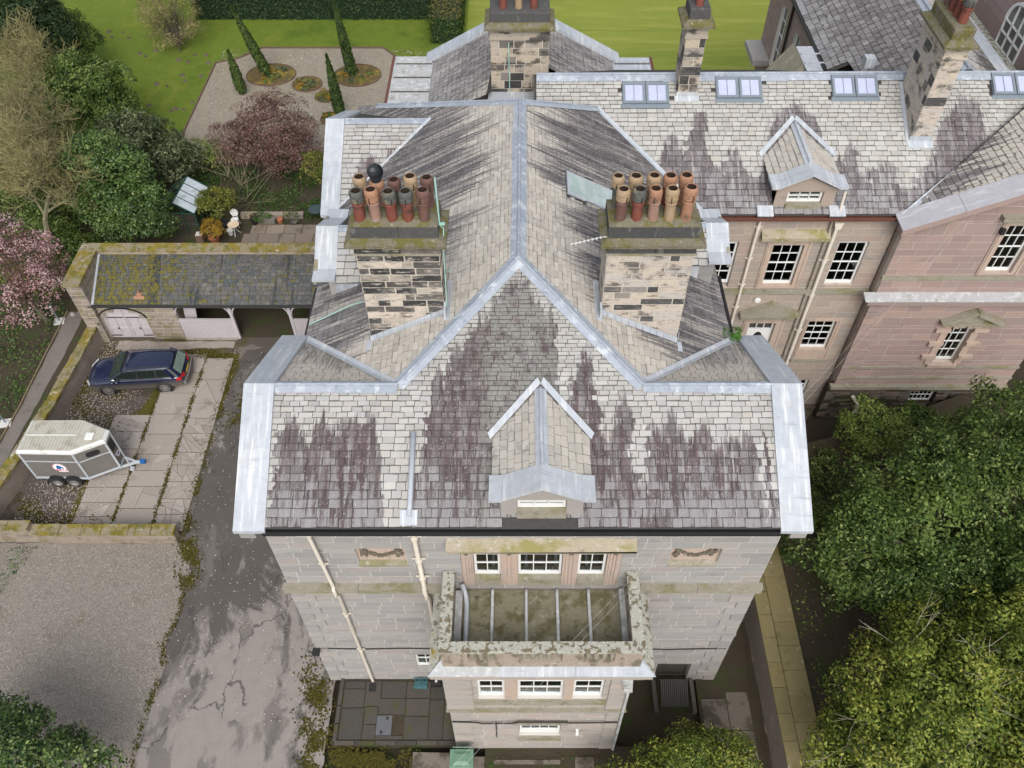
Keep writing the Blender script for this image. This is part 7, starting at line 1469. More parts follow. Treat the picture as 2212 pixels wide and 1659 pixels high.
C, N, T, _ = crown_pts([(q.x-.3, q.y, 3.8, 2.3, 2.0, 1.7), (q.x-1.0, q.y+1.4, 4.1, 1.6, 1.4, 1.4)], 150, 26, .45); leaf_obj('young_leaves', C, N, .11, G_PINKL, bl, .5, T)
q = gp(585, 300, 2.4); tree('purple_leaved_shrub', 'large red-purple shrub in front of the gravel garden', 'shrub', (q.x, q.y-.3, 0), [(q.x, q.y, 2.0, 3.1, 2.5, 2.1), (q.x+.4, q.y+.4, 3.3, 2.3, 1.9, 1.7), (q.x+1.4, q.y-.8, 1.6, 1.9, 1.6, 1.5), (q.x-1.4, q.y-.5, 1.7, 1.7, 1.5, 1.5)], 420, 44, .42, .12, G_RED, .1, .45, inner=True, fork=.12, twigs=30)
q = gp(372, 48, 1.8); wl = tree('catkin_shrub', 'pale twiggy catkin shrub on the lawn, top left', 'shrub', (q.x+.3, q.y-1.0, 0), [(q.x, q.y, 2.2, 2.3, 1.9, 2.1), (q.x-.5, q.y+.6, 3.4, 1.8, 1.5, 1.8), (q.x+.2, q.y-1.0, 1.2, 1.7, 1.2, 1.2)], 300, 44, .5, .15, G_TWIG, .06, .25, fork=.1, twigs=90)
q = gp(690, 385, 1.2); tree('bamboo_clump', 'bright green bamboo against the lead verge by the patio', 'bamboo', (q.x, q.y, 0), [(q.x, q.y, 1.6, .9, .8, 1.3)], 60, 40, .35, .16, G_BAMB, .03, .22, fork=.05)
q = gp(470, 455, .9); tree('golden_shrub', 'yellow-green leafy shrub in a black pot by the greenhouse', 'shrub', (q.x, q.y, .3), [(q.x, q.y, 1.3, 1.0, .8, .9)], 70, 45, .3, .15, G_BAMB, .03, .25, fork=.1)
q = gp(461, 505, .7); tree('orange_shrub', 'orange-yellow shrub in a terracotta pot behind the coach house', 'shrub', (q.x, q.y, .35), [(q.x, q.y, .95, .62, .55, .6)], 60, 36, .2, .09, G_ORANGE, .03, .4, fork=.1)
q = gp(440, 340, .9); tree('clipped_bush', 'dense green bush between the purple shrub and the greenhouse', 'bush', (q.x, q.y, 0), [(q.x, q.y, .9, 1.7, 1.1, .9)], 80, 50, .35, .1, G_MID, .05, .5, inner=True)
# bare lichened trees
def bare_tree(name, label, base, h, spread, seed, r0=.2, lean=(0, 0)):
    rr = random.Random(seed); t = thing(name, label, 'tree', tuple(base)); mb = MB(); fine = MB()
    def grow(p, d, L, r, lev):
        n = 4; pts = [p]; a = p; rs = [r]
        for i in range(n):
            d = (d+Vector((rr.gauss(0, .16), rr.gauss(0, .16), rr.gauss(.06, .10)))).normalized(); a = a+d*L/n; pts.append(a); rs.append(max(.011, r*(1-.55*(i+1)/n)))
        (mb if lev < 3 else fine).tube(pts, rs, 6 if lev < 2 else (4 if lev < 3 else 3), cap=False)
        if lev >= 5: return
        k = (5, 6, 6, 5, 3)[lev]
        for j in range(k):
            f = rr.uniform(.35, 1.0); i = min(n-1, int(f*n)); q = pts[i]+(pts[i+1]-pts[i])*(f*n-i)
            nd = (d*.55+Vector((rr.gauss(0, .75)*spread, rr.gauss(0, .75)*spread, rr.gauss(.25, .4)))).normalized(); grow(q, nd, L*rr.uniform(.5, .78), rs[i]*.55, lev+1)
    grow(Vector(base), Vector((lean[0], lean[1], 1)).normalized(), h*.42, r0, 0)
    mb.build('trunk', LBARK, t); fine.build('crown', gmat('lichened_twig', [(.26, .235, .10), (.19, .165, .085)], .95, (9, .3), (), None) if 'lichened_twig' not in bpy.data.materials else bpy.data.materials['lichened_twig'], t)
    return t
q = gp(45, 385, 5.0); bare_tree('bare_tree', 'bare lichen-yellow tree with forked limbs at the left edge, nearest the blossom', (q.x-.2, q.y-.3, .3), 9.5, 1.05, 3, .2, (.02, .03))
q = gp(40, 265, 5.5); bare_tree('bare_tree', 'spreading bare lichened tree at the left edge, middle of the three', (q.x-.2, q.y-.3, 0), 10.5, 1.05, 11, .2, (.03, .03))
q = gp(40, 150, 5.0); bare_tree('bare_tree', 'bare twiggy tree just below the corner conifer', (q.x, q.y-.3, 0), 9.5, 1.0, 29, .17, (.03, .03))
for (x, y, z, rx, rz, lab) in ((95, 330, 1.6, 2.2, 1.8, 'dark undergrowth bush below the bare trees, beside the lawn shrubs'), (40, 400, 1.6, 2.4, 1.8, 'dark undergrowth bush at the left edge under the bare trees'), (120, 470, 1.2, 1.9, 1.3, 'dark undergrowth bush left of the big holly'), (10, 240, 2.0, 2.6, 2.2, 'dark ivy-covered bush at the left edge under the twiggy tree'), (165, 545, .7, 1.3, .8, 'low dark bush at the left end of the coach house wall')):
    q = gp(x, y, z); tree('dark_bush', lab, 'bush', (q.x, q.y, 0), [(q.x, q.y, z, rx, rx*.85, rz), (q.x-rx*.6, q.y+rx*.3, z*.9, rx*.7, rx*.6, rz*.8)], 110, 46, .42, .15, G_DARK, .08, .5, inner=True)
q = gp(520, 440, 0); t_ = thing('bare_shrub', 'arching bare twigs leaning over the greenhouse', 'shrub', (q.x+.6, q.y, 0)); shoots(t_, [(q.x+.6, q.y, .05), (q.x+.5, q.y+.1, .4), (q.x+.2, q.y+.3, 1.1), (q.x-.4, q.y+.5, 1.6)], 2.6, .018, LBARK, 'stem', 9)
# cypresses
for i, (bx, by, tx, ty, lab) in enumerate(((581, 165, 500, 16, 'tallest narrow cypress in the gravel garden, leaning left'), (525, 203, 492, 108, 'shortest narrow cypress, left of the leaning one in the gravel garden'), (763, 166, 720, 0, 'narrow cypress in the far right bed of the gravel garden'), (737, 254, 705, 118, 'narrow cypress nearest the lead roofs of the house'))):
    B = gp(bx, by, 0); d = ray(tx, ty); T_ = d*(B.y/d.y); T_.z += H; t = thing('cypress_tree', lab, 'tree', tuple(B), 'narrow cypresses in the gravel garden'); hgt = T_.z
    n = 1900 if i != 1 else 1100; f = RNG.uniform(.02, 1, n)**.85; ang = RNG.uniform(0, 2*np.pi, n); rad = .37*np.minimum(1, f*5+.3)*(1-f**2.6)*RNG.uniform(.75, 1.1, n)
    ax = np.array(B)[None]*(1-f[:, None])+np.array(T_)[None]*f[:, None]; C = ax+np.stack([np.cos(ang)*rad, np.sin(ang)*rad, np.zeros(n)], 1)
    leaf_obj('crown', C, np.stack([np.cos(ang), np.sin(ang), .3+np.zeros(n)], 1)+RNG.normal(0, .3, (n, 3)), .26, G_CYP, t, .4, .5+RNG.normal(0, .22, n))
    mb = MB(); mb.tube([B, B+(T_-B)*.9], [.09, .02], 6); mb.build('trunk', BARK, t)
    mb = MB(); mb.tube([B+(T_-B)*.05, B+(T_-B)*.96], [.22, .03], 8); mb.build('inner_foliage', G_YEW, t)
# hedges
def hedge(label, x0, x1, y0, y1, h, mat, top, dens=190, lf=.13):
    t = thing('hedge', label, 'hedge', ((x0+x1)/2, y0, 0)); mb = MB(); mb.box(x0+.15, x1-.15, y0+.15, y1-.15, 0, h-.15); mb.build('branches', G_YEW, t)
    for nm, n, f in (('foliage', int((x1-x0)*h*dens), lambda u, v: (x0+(x1-x0)*u, np.full_like(u, y0), h*v, (0, -1, .15))), ('foliage', int((y1-y0)*h*dens), lambda u, v: (np.full_like(u, x1), y0+(y1-y0)*u, h*v, (1, 0, .15))), ('foliage', int((y1-y0)*h*dens*.6), lambda u, v: (np.full_like(u, x0), y0+(y1-y0)*u, h*v, (-1, 0, .15))), ('top_foliage', int((x1-x0)*(y1-y0)*dens), lambda u, v: (x0+(x1-x0)*u, y0+(y1-y0)*v, np.full_like(u, h), (0, 0, 1)))):
        u, v = RNG.random(n), RNG.random(n); X, Y, Z, nn = f(u, v); C = np.stack([X, Y, Z], 1)+RNG.normal(0, .07, (n, 3)); leaf_obj(nm, C, np.array(nn)[None]+RNG.normal(0, .45, (n, 3)), lf, top if nm == 'top_foliage' else mat, t, .5)
hedge('tall clipped dark yew hedge along the top of the lawn', -25.2, -6.7, 63.6, 66, 3.4, G_YEW, G_YEW, 100, .18)
hedge('lower clipped hedge with a brownish top between the two lawns', -6.6, -4.3, 59.8, 78, 2.0, G_CYP, leaf_mat('browned_hedge_leaf', [(.06, .065, .015), (.13, .12, .035), (.20, .16, .06)], .2, .6, .2), 90, .16)
# beds of the gravel garden
EDGE = gmat('rusty_bed_edging', [(.13, .085, .06)], .9, (10, .3), (), None)
for (bx, by, rx, ry, lab) in ((586, 163, 1.75, 1.5, 'large round bed with orange and grey plants at the leaning cypress'), (664, 183, 1.05, 1.0, 'round bed of grey-blue mounds in the middle of the gravel'), (772, 164, 1.7, 1.5, 'round bed around the far right cypress'), (706, 210, .8, .7, 'small round bed beside the purple shrub'), (725, 258, 1.0, .8, 'bed at the foot of the cypress nearest the house')):
    B = gp(bx, by, 0); t = thing('flower_bed', lab, 'flower bed', (B.x, B.y, .01), 'round beds of the gravel garden')
    mb = MB(); mb.prism([(B.x+rx*math.cos(k*math.pi/12), B.y+ry*math.sin(k*math.pi/12), .008) for k in range(24)], (0, 0, .05)); mb.build('bed_soil', gmat('bed_soil_moss', [(.10, .075, .03)], .95, (9, .4), [((.26, .19, .03), 1.2, .48, .62, None, .8), ((.05, .04, .03), 2, .55, .7, None, .6)], (20, .6, .03)) if 'bed_soil_moss' not in bpy.data.materials else bpy.data.materials['bed_soil_moss'], t)
    mb = MB()
    for k in range(24): a, b_ = k*math.pi/12, (k+1)*math.pi/12; mb.bar((B.x+rx*math.cos(a), B.y+ry*math.sin(a), .06), (B.x+rx*math.cos(b_), B.y+ry*math.sin(b_), .06), .06, .1)
    mb.build('bed_edging', EDGE, t)
    for j in range(9):
        a, r_ = random.uniform(0, 6.28), random.uniform(.2, .8); bl = [(B.x+rx*r_*math.cos(a), B.y+ry*r_*math.sin(a), .12, random.uniform(.18, .34), random.uniform(.18, .34), random.uniform(.12, .24))]
        C, N, T, _ = crown_pts(bl, 9, 22, .12, low=0); leaf_obj('plant_mound', C, N, .10, random.choice((G_GREY, G_GREY, G_LOW, G_ORANGE, G_BAMB)), t, .45, T)
# grass blades and low plants nobody could count
def scatter(name, n, xs, ys, z, size, mat, hgt=.1, aspect=.3, mask=None):
    X, Y = RNG.uniform(*xs, n), RNG.uniform(*ys, n)
    if mask is not None: k = mask(X, Y); X, Y = X[k], Y[k]
    cl = np.sin(X*2.1+np.sin(Y*1.3)*2)+np.sin(Y*1.9+1.3*np.sin(X*.9)); keep = cl+RNG.normal(0, .7, len(X)) > -.2; X, Y, cl = X[keep], Y[keep], cl[keep]; m = len(X)
    C = np.stack([X, Y, z+RNG.uniform(0, hgt, m)], 1); N = RNG.normal(0, .8, (m, 3))+np.array((0, -.2, .7)); return leaf_obj(name, C, N, size, mat, None, aspect, .45+.12*cl+RNG.normal(0, .2, m), 'stuff')
scatter('ground_cover', 17000, (-31, -23.3), (13.5, 31), .96, .16, G_LOW, .22, .3, lambda X, Y: X < -23.35-(Y < 20)*.25)
scatter('ground_cover', 1500, (-23.3, -20.2), (13, 17.3), .02, .12, G_LOW, .12, .35, lambda X, Y: X < -20.3+(Y-17.3)*.35)
scatter('ground_cover', 13000, (-23, -9.0), (39.1, 44), .02, .17, G_LOW, .25, .3)
scatter('ground_cover', 14000, (-40, -22), (31.5, 46), .02, .2, G_MID, .25, .35)
scatter('ground_cover', 5000, (10.5, 20), (3, 21.5), 1.58, .14, G_MID, .1, .4)
scatter('ground_cover', 1600, (-1.0, 9), (4.5, 9.0), .0, .12, G_LOW, .1, .4)

G_MOSS = leaf_mat('moss_tuft', [(.035, .036, .008), (.065, .060, .012), (.10, .082, .018), (.06, .066, .014)], .1, .9, .1)
def moss(n, path, w, size=.11, z=.014):
    P = np.array(path); i = RNG.integers(0, len(P)-1, n); f = RNG.random((n, 1)); C = P[i]*(1-f)+P[i+1]*f; C = C+RNG.normal(0, w, (n, 2))
    k = (np.sin(C[:, 0]*5+np.sin(C[:, 1]*3)*2)+np.sin(C[:, 1]*4.3+C[:, 0]*2)+RNG.normal(0, .8, n)) > -.4; C = C[k]; m = len(C)
    return leaf_obj('moss', np.column_stack([C, z+RNG.uniform(0, .02, m)]), np.array((0, 0, 1.0))[None]+RNG.normal(0, .25, (m, 3)), size, G_MOSS, None, .8, None, 'stuff')
moss(1300, [(-14.3, 18.4), (-14.0, 17.3), (-13.7, 16.4), (-13.6, 15.6)], .22)
moss(700, [(-13.68, 15.6), (-13.6, 14.6), (-13.66, 13.8), (-13.9, 13.1), (-13.65, 12.2), (-13.75, 11.0), (-13.8, 9.8), (-13.75, 8)], .07, .08)
moss(2600, [(-7.6, 12.6), (-7.7, 11.4), (-7.45, 10.2), (-7.3, 9), (-7.2, 8)], .30, .09)
moss(2600, [(-6.6, 8.75), (-5.5, 8.7), (-4.1, 8.75)], .24, .09)
moss(4200, [(-10.9, 28.8), (-11.3, 27.2), (-12.0, 25.6), (-13.2, 24.2)], .55, .12)
moss(2200, [(-20.5, 28.3), (-18, 28.35), (-14.6, 28.2)], .14, .10)
moss(2600, [(-21.3, 27.5), (-21.2, 25), (-20.6, 23.2), (-19.0, 23.0)], .55, .11)
moss(1300, [(-21.8, 19.5), (-20.5, 18.6), (-18, 18.3)], .35, .10)
moss(1500, [(-17.58, 28), (-17.58, 18.2)], .05, .07, .03); moss(1300, [(-15.82, 28), (-15.82, 18.2)], .06, .08, .03); moss(1500, [(-14.4, 28), (-14.4, 18.4)], .12, .09)
moss(900, [(-22.6, 16.8), (-21.4, 13.0), (-20.9, 9)], .35, .10)
PEB = leaf_mat('pebble', [(.17, .155, .135), (.23, .21, .185), (.31, .285, .25), (.40, .375, .335)], 0, .9, .2)
n = 26000; X, Y = RNG.uniform(-22.5, -13.7, n), RNG.uniform(7.2, 17.4, n); leaf_obj('loose_gravel', np.column_stack([X, Y, np.full(n, .014)]), np.array((0, 0, 1.0))[None]+RNG.normal(0, .4, (n, 3)), .055, PEB, None, .85, None, 'stuff')
n = 7000; X, Y = RNG.uniform(-22, -6.8, n), RNG.uniform(46.5, 59, n); leaf_obj('garden_pebbles', np.column_stack([X, Y, np.full(n, .02)]), np.array((0, 0, 1.0))[None]+RNG.normal(0, .4, (n, 3)), .09, PEB, None, .85, None, 'stuff')
# ================================================================== small things
TERRA = gmat('terracotta', [(.36, .135, .07)], .8, (12, .25), [((.42, .27, .20), 4, .55, .7, None, .5)], (30, .2, .01)); BPLAS = gmat('black_plastic', [(.02, .02, .022)], .45, None, (), None)
def zc(x, y): return ((400+x*440/2212)*2212/2560, (420+y*440/2212)*2212/2560)
def potthing(label, x, y, r, h, mat, plant=None, cat='plant pot'):
    B = gp(*zc(x, y), 0); t = thing('plant_pot', label, cat, tuple(B)); mb = MB(); mb.lathe([(0, .0), (r*.72, 0), (r*.95, h*.85), (r*1.06, h*.86), (r*1.06, h), (r*.9, h), (r*.86, h*.82), (0, h*.8)], B, 16); o = mb.build('pot', mat, t); smooth_by_angle(o)
    if plant: C, N, T, _ = crown_pts([(B.x, B.y, h+plant[1]*.5, plant[0], plant[0], plant[1])], 14, 24, plant[0]*.5, low=0); leaf_obj('foliage', C, N, .1, plant[2], t, .35, T)
    return t
potthing('small empty terracotta pot on the patio edge', 1518, 690, .17, .32, TERRA); potthing('black plastic pot standing left of the small terracotta pot', 1200, 705, .24, .42, BPLAS, (.16, .2, G_RED)); potthing('wide pale-rimmed pot left of the greenhouse', 50, 790, .26, .25, POTBUFF, (.18, .15, G_LOW))
potthing('big terracotta pot holding the orange shrub', 700, 930, .32, .42, TERRA); potthing('white pot beneath the rusty round table', 895, 835, .18, .34, WHITE); potthing('black pot holding the golden shrub behind the white chair', 800, 770, .36, .45, BPLAS)
potthing('grey bushy herb in a low pot beside the lead gable', 1690, 705, .2, .2, POTGREY, (.36, .42, G_GREY)); potthing('black pot with trailing stems at the back of the border', 1140, 350, .2, .25, BPLAS, (.15, .2, G_LOW))
B = gp(*zc(1350, 690), 0); t = thing('wooden_planter', 'low wooden planter with trailing greenery left of the terracotta pot', 'planter', tuple(B)); mb = MB(); mb.box(B.x-.5, B.x+.5, B.y-.15, B.y+.15, 0, .3); mb.build('box', gmat('grey_wood', [(.17, .155, .13)], .9, (8, .3), (), None), t); C, N, T, _ = crown_pts([(B.x-.3, B.y, .4, .5, .3, .3)], 20, 26, .2); leaf_obj('foliage', C, N, .12, G_LOW, t, .3, T)
B = gp(*zc(535, 950), 0); t = thing('brick_pier', 'short mossy brick pier between greenhouse and patio', 'pier', tuple(B)); PBp = Pieces('brick', 'bricks'); mb = MB(); mb.box(B.x-.19, B.x+.19, B.y-.19, B.y+.19, 0, .72); pb_ = mb.build('pier_core', MORTAR, t)
for k in range(9):
    for fr, a, b in ((facing(B.y-.2), B.x-.2, B.x+.2), (sideE(B.x+.2), B.y-.2, B.y+.2)):
        m_ = (a+b)/2+(.06 if k % 2 else -.06)
        for q0, q1 in ((a, m_), (m_, b)): PBp.add(pb_, fr.M(q0+.006, q1-.006, k*.08+.006, k*.08+.074, -.05, .004), gmat('pier_brick', [(.20, .12, .085), (.16, .11, .085)], .9, (12, .3), (), None) if 'pier_brick' not in bpy.data.materials else bpy.data.materials['pier_brick'])
PBp.flush(t)
t = thing('bed_kerb', 'rough stone kerb edging the border behind the patio', 'kerb', tuple(gp(*zc(1420, 600), 0)))
for a, b in ((1030, 1290), (1300, 1560), (1570, 1810)):
    A, B = gp(*zc(a, 620), 0), gp(*zc(b, 620), 0); o = bpy.data.objects.new('kerb_stone', shared('rough', 1, WALLRUB, 'kerb_stone')); link(o, t); o.matrix_basis = m4((B.x-A.x, 0, 0), (0, .3, 0), (0, 0, .35), ((A.x+B.x)/2, A.y, .15))
    if t.type == 'EMPTY': o.matrix_parent_inverse = Matrix.Translation(-Vector(t.location))
# white cast chair
B = gp(*zc(955, 745), 0); t = thing('garden_chair', 'white cast-metal garden chair with a round back behind the rusty table', 'chair', tuple(B)); Bx = Vector((B.x, B.y+.15, 0))
mb = MB(); mb.lathe([(0, .44), (.22, .44), (.23, .455), (.22, .47), (0, .47)], Bx, 18); mb.build('seat', WHITE, t)
mb = MB()
for k in range(16):
    a, b = math.pi*(k/8), math.pi*((k+1)/8); mb.bar(Bx+Vector((.21*math.cos(a), .24+.03*math.sin(a), .78+.21*math.sin(a))), Bx+Vector((.21*math.cos(b), .24+.03*math.sin(b), .78+.21*math.sin(b))), .04, .04)
mb.prism([Bx+Vector((.19*math.cos(k*math.pi/8), .25, .78+.19*math.sin(k*math.pi/8))) for k in range(16)], (0, .015, 0)); mb.bar(Bx+Vector((-.12, .22, .45)), Bx+Vector((-.12, .24, .64)), .03, .03); mb.bar(Bx+Vector((.12, .22, .45)), Bx+Vector((.12, .24, .64)), .03, .03); mb.build('backrest', WHITE, t)
for sx in (-1, 1):
    for sy in (-1, 1): mb = MB(); mb.tube([Bx+Vector((sx*.16, sy*.16, .44)), Bx+Vector((sx*.15, sy*.15, .22)), Bx+Vector((sx*.22, sy*.22, 0))], .018, 6); mb.build('leg', WHITE, t)
B = gp(*zc(960, 830), 0); t = thing('round_table', 'small white iron table with a rust-stained round top by the patio', 'table', tuple(B)); mb = MB(); mb.lathe([(0, .70), (.33, .70), (.34, .715), (.33, .73), (0, .73)], B, 24); mb.build('table_top', gmat('rusted_white_top', [(.55, .42, .27)], .8, (6, .3), [((.70, .66, .58), 2.5, .5, .66, None, .7)], None), t)
for k in range(3): a = 2*math.pi*k/3+.5; mb = MB(); mb.tube([B+Vector((0, 0, .7)), B+Vector((.05*math.cos(a), .05*math.sin(a), .4)), B+Vector((.14*math.cos(a), .14*math.sin(a), .2)), B+Vector((.27*math.cos(a), .27*math.sin(a), .0))], .02, 6); mb.build('leg', WHITE, t)
# glass garden table
B = gp(*zc(1985, 640), 0); t = thing('glass_table', 'round glass-topped patio table half hidden by the lead gable', 'table', tuple(B)); mb = MB(); mb.lathe([(0, .70), (.45, .70), (.45, .72), (0, .72)], B, 24); mb.build('table_top', gmat('green_glass_top', [(.05, .075, .08)], .1, None, (), None, spec=.7), t); mb = MB()
for k in range(4): a = math.pi/4+k*math.pi/2; mb.tube([B+Vector((.4*math.cos(a), .4*math.sin(a), 0)), B+Vector((.4*math.cos(a), .4*math.sin(a), .7))], .015, 6)
for k in range(24): a, b = 2*math.pi*k/24, 2*math.pi*(k+1)/24; mb.bar(B+Vector((.45*math.cos(a), .45*math.sin(a), .71)), B+Vector((.45*math.cos(b), .45*math.sin(b), .71)), .03, .03)
mb.build('frame', BPLAS, t)
# greenhouse
GF = gmat('green_greenhouse_frame', [(.02, .06, .05)], .5, None, (), None); GP = gmat('greenhouse_pane', [(.42, .47, .50)], .08, (2, .25), [((.20, .24, .22), 1.5, .56, .66, None, .7)], None, spec=.8)
R1, R2, E1, E2 = gp(*zc(340, 105), 2.25), gp(*zc(145, 440), 2.25), gp(*zc(565, 325), 1.55), gp(*zc(440, 575), 1.55)
ax = ((R2-R1)+(E2-E1)).normalized(); ax.z = 0; ax.normalize(); Lg = (R2-R1).length; E1 = R1+(E1-R1)-ax*((E1-R1).dot(ax)); E2 = E1+ax*Lg; R2 = R1+ax*Lg
out = (E1-R1); hz = Vector((out.x, out.y, 0)); O1, O2 = R1-hz+Vector((0, 0, out.z)), R2-hz+Vector((0, 0, out.z)); ctr = (R1+R2)/2
gh = thing('greenhouse', 'small green-framed greenhouse with cloudy glass roof under the holly', 'greenhouse', (ctr.x, ctr.y, 0))
mb = MB()
for a, b in ((R1, R2), (E1, E2), (O1, O2), (R1, E1), (R2, E2), (R1, O1), (R2, O2)): mb.bar(a, b, .05, .05)
for p in (E1, E2, O1, O2): mb.bar(p, (p.x, p.y, 0), .05, .05)
for f in (.25, .5, .75): mb.bar(R1+(R2-R1)*f, E1+(E2-E1)*f, .035, .035); mb.bar(R1+(R2-R1)*f, O1+(O2-O1)*f, .035, .035); q = E1+(E2-E1)*f; mb.bar(q, (q.x, q.y, 0), .03, .03)
for f in (.34, .66): q = O2+(E2-O2)*f; mb.bar(q, (q.x, q.y, 0), .045, .045)
a, b = O2*1, E2*1; a.z = b.z = .8; mb.bar(a, b, .04, .04); mb.bar(O2, E2, .05, .05)
mb.build('frame', GF, gh); nn = (E1-R1).cross(R2-R1).normalized()
for k in range(4):
    f0, f1 = k/4+.012, (k+1)/4-.012; mb = MB(); mb.prism([R1+(R2-R1)*f0, R1+(R2-R1)*f1, E1+(E2-E1)*f1, E1+(E2-E1)*f0], nn*.008); mb.build('roof_pane', GP, gh); mb = MB(); mb.face([R1+(R2-R1)*f0, R1+(R2-R1)*f1, O1+(O2-O1)*f1, O1+(O2-O1)*f0]); mb.build('roof_pane', GLASS, gh)
    mb = MB(); p, q = E1+(E2-E1)*f0, E1+(E2-E1)*f1; mb.face([p, q, (q.x, q.y, .05), (p.x, p.y, .05)]); mb.build('side_pane', GLASS, gh)
for f0, f1 in ((.02, .32), (.36, .64), (.68, .98)): mb = MB(); p, q = O2+(E2-O2)*f0, O2+(E2-O2)*f1; mb.face([p, q, (q.x, q.y, .05), (p.x, p.y, .05)]); mb.build('end_pane', GLASS, gh)
C, N, T, _ = crown_pts([(ctr.x, ctr.y, .5, .7, .8, .5)], 26, 26, .25); leaf_obj('plants_inside', C, N, .13, G_GREY, gh, .4, T)
# wheelie bin
t = thing('wheelie_bin', 'green wheelie bin in front of the bay, bottom edge', 'bin', (-1.98, 8.6, 0)); BG = gmat('bin_green_plastic', [(.12, .215, .145)], .45, (6, .12), [((.17, .27, .19), 2, .5, .7, None, .5)], None, spec=.4)
mb = MB(); mb.mesh([(-2.24, 8.36, .05), (-1.70, 8.36, .05), (-1.70, 8.82, .05), (-2.24, 8.82, .05), (-2.34, 8.27, .98), (-1.60, 8.27, .98), (-1.60, 8.88, .98), (-2.34, 8.88, .98)], [(3, 2, 1, 0), (0, 1, 5, 4), (1, 2, 6, 5), (2, 3, 7, 6), (3, 0, 4, 7), (4, 5, 6, 7)]); bevel(mb.build('body', BG, t), .03)
mb = MB(); mb.box(-2.38, -1.56, 8.24, 8.86, .98, 1.03); mb.mesh([(-2.28, 8.32, 1.03), (-1.66, 8.32, 1.03), (-1.66, 8.78, 1.03), (-2.28, 8.78, 1.03), (-2.16, 8.44, 1.08), (-1.78, 8.44, 1.08), (-1.78, 8.68, 1.08), (-2.16, 8.68, 1.08)], [(0, 1, 5, 4), (1, 2, 6, 5), (2, 3, 7, 6), (3, 0, 4, 7), (4, 5, 6, 7)]); bevel(mb.build('lid', BG, t), .015)
mb = MB(); mb.tube([(-2.3, 8.93, 1.0), (-1.64, 8.93, 1.0)], .02, 8); mb.build('handle', BG, t)
for x in (-2.3, -1.64): mb = MB(); mb.tube([(x-.03, 8.82, .11), (x+.03, 8.82, .11)], .1, 14); mb.build('wheel', BPLAS, t)
# bottle carrier, black box
t = thing('bottle_crate', 'teal six-hole bottle crate against the house wall', 'crate', (-3.68, 11.45, .06)); TE = gmat('teal_plastic', [(.06, .15, .17)], .5, None, (), None); mb = MB()
for i in range(3):
    for j in range(2):
        for k in range(10): a, b = 2*math.pi*k/10, 2*math.pi*(k+1)/10; c = Vector((-3.83+i*.15, 11.38+j*.15, .30)); mb.bar(c+Vector((.068*math.cos(a), .068*math.sin(a), 0)), c+Vector((.068*math.cos(b), .068*math.sin(b), 0)), .018, .04)
for x in (-3.92, -3.44):
    for y in (11.30, 11.60): mb.bar((x, y, .06), (x, y, .33), .02, .02)
mb.bar((-3.92, 11.3, .3), (-3.44, 11.3, .3), .015, .06); mb.bar((-3.92, 11.6, .3), (-3.44, 11.6, .3), .015, .06); mb.box(-3.92, -3.44, 11.3, 11.6, .06, .08); mb.build('frame', TE, t)
mb = MB(); mb.bar((-3.68, 11.30, .42), (-3.68, 11.60, .42), .02, .03); mb.bar((-3.68, 11.45, .08), (-3.68, 11.45, .42), .02, .03); mb.build('handle', TE, t)
t = thing('storage_box', 'small black box with a white label against the house wall', 'box', (-3.09, 11.48, .06)); mb = MB(); mb.box(-3.29, -2.89, 11.36, 11.62, .06, .34); bevel(mb.build('body', BPLAS, t), .02); mb = MB(); mb.box(-3.13, -3.05, 11.44, 11.54, .34, .345); mb.build('sticker', WHITE, t)
# slatted cellar hatch and steps right of the bay
t = thing('cellar_hatch', 'dark slatted hatch propped over the cellar steps right of the bay', 'hatch', (5.75, 11.1, 0)); HD = gmat('dark_slat', [(.05, .047, .042)], .8, (12, .3), (), None)
for k in range(14):
    o = bpy.data.objects.new('slat', shared('box', k % 4, HD, 'slat')); link(o, t); f = k/13; o.matrix_basis = m4((.05, 0, 0), (0, .85, .38), (0, -.02, .03), (5.33+f*.95, 11.05, .30))
mb = MB(); mb.bar((5.28, 10.65, .10), (6.35, 10.65, .10), .05, .06); mb.bar((5.28, 11.48, .48), (6.35, 11.48, .48), .05, .06); mb.build('frame', HD, t)
for q_ in (5.0, 6.42): mb = MB(); mb.box(q_, q_+.15, 10.4, 11.6, -.05, .25); mb.build('side_kerb', FLAG, t)
sp = sheet('side_paving', [(6.7, 5), (9.0, 5), (9.0, 14), (6.7, 14)], .002, SOIL)
paving('flagstone', None, gmat('stained_concrete', [(.17, .145, .12), (.13, .11, .09)], .92, (10, .3), [((.05, .043, .03), 1.3, .50, .62, None, .8)], (40, .4, .02)), [(6.8, 7.75, y, y+1.15) for y in (6.2, 7.4, 8.6, 9.8)]+[(7.75, 8.6, y, y+1.4) for y in (5.6, 7.0, 8.4, 9.8)], .012, .03, sp)
st_ = sheet('front_paving', [(-3.9, 6), (3.6, 6), (3.6, 8.9), (-3.9, 8.9)], .002, SOIL)
paving('flagstone', None, bpy.data.materials['stained_concrete'], [(-3.8, -2.4, 7.4, 9.05), (-2.4, -1.2, 7.4, 8.9), (2.0, 2.7, 8.0, 8.9), (-.9, 1.5, 8.62, 8.8)], .014, .04, st_)
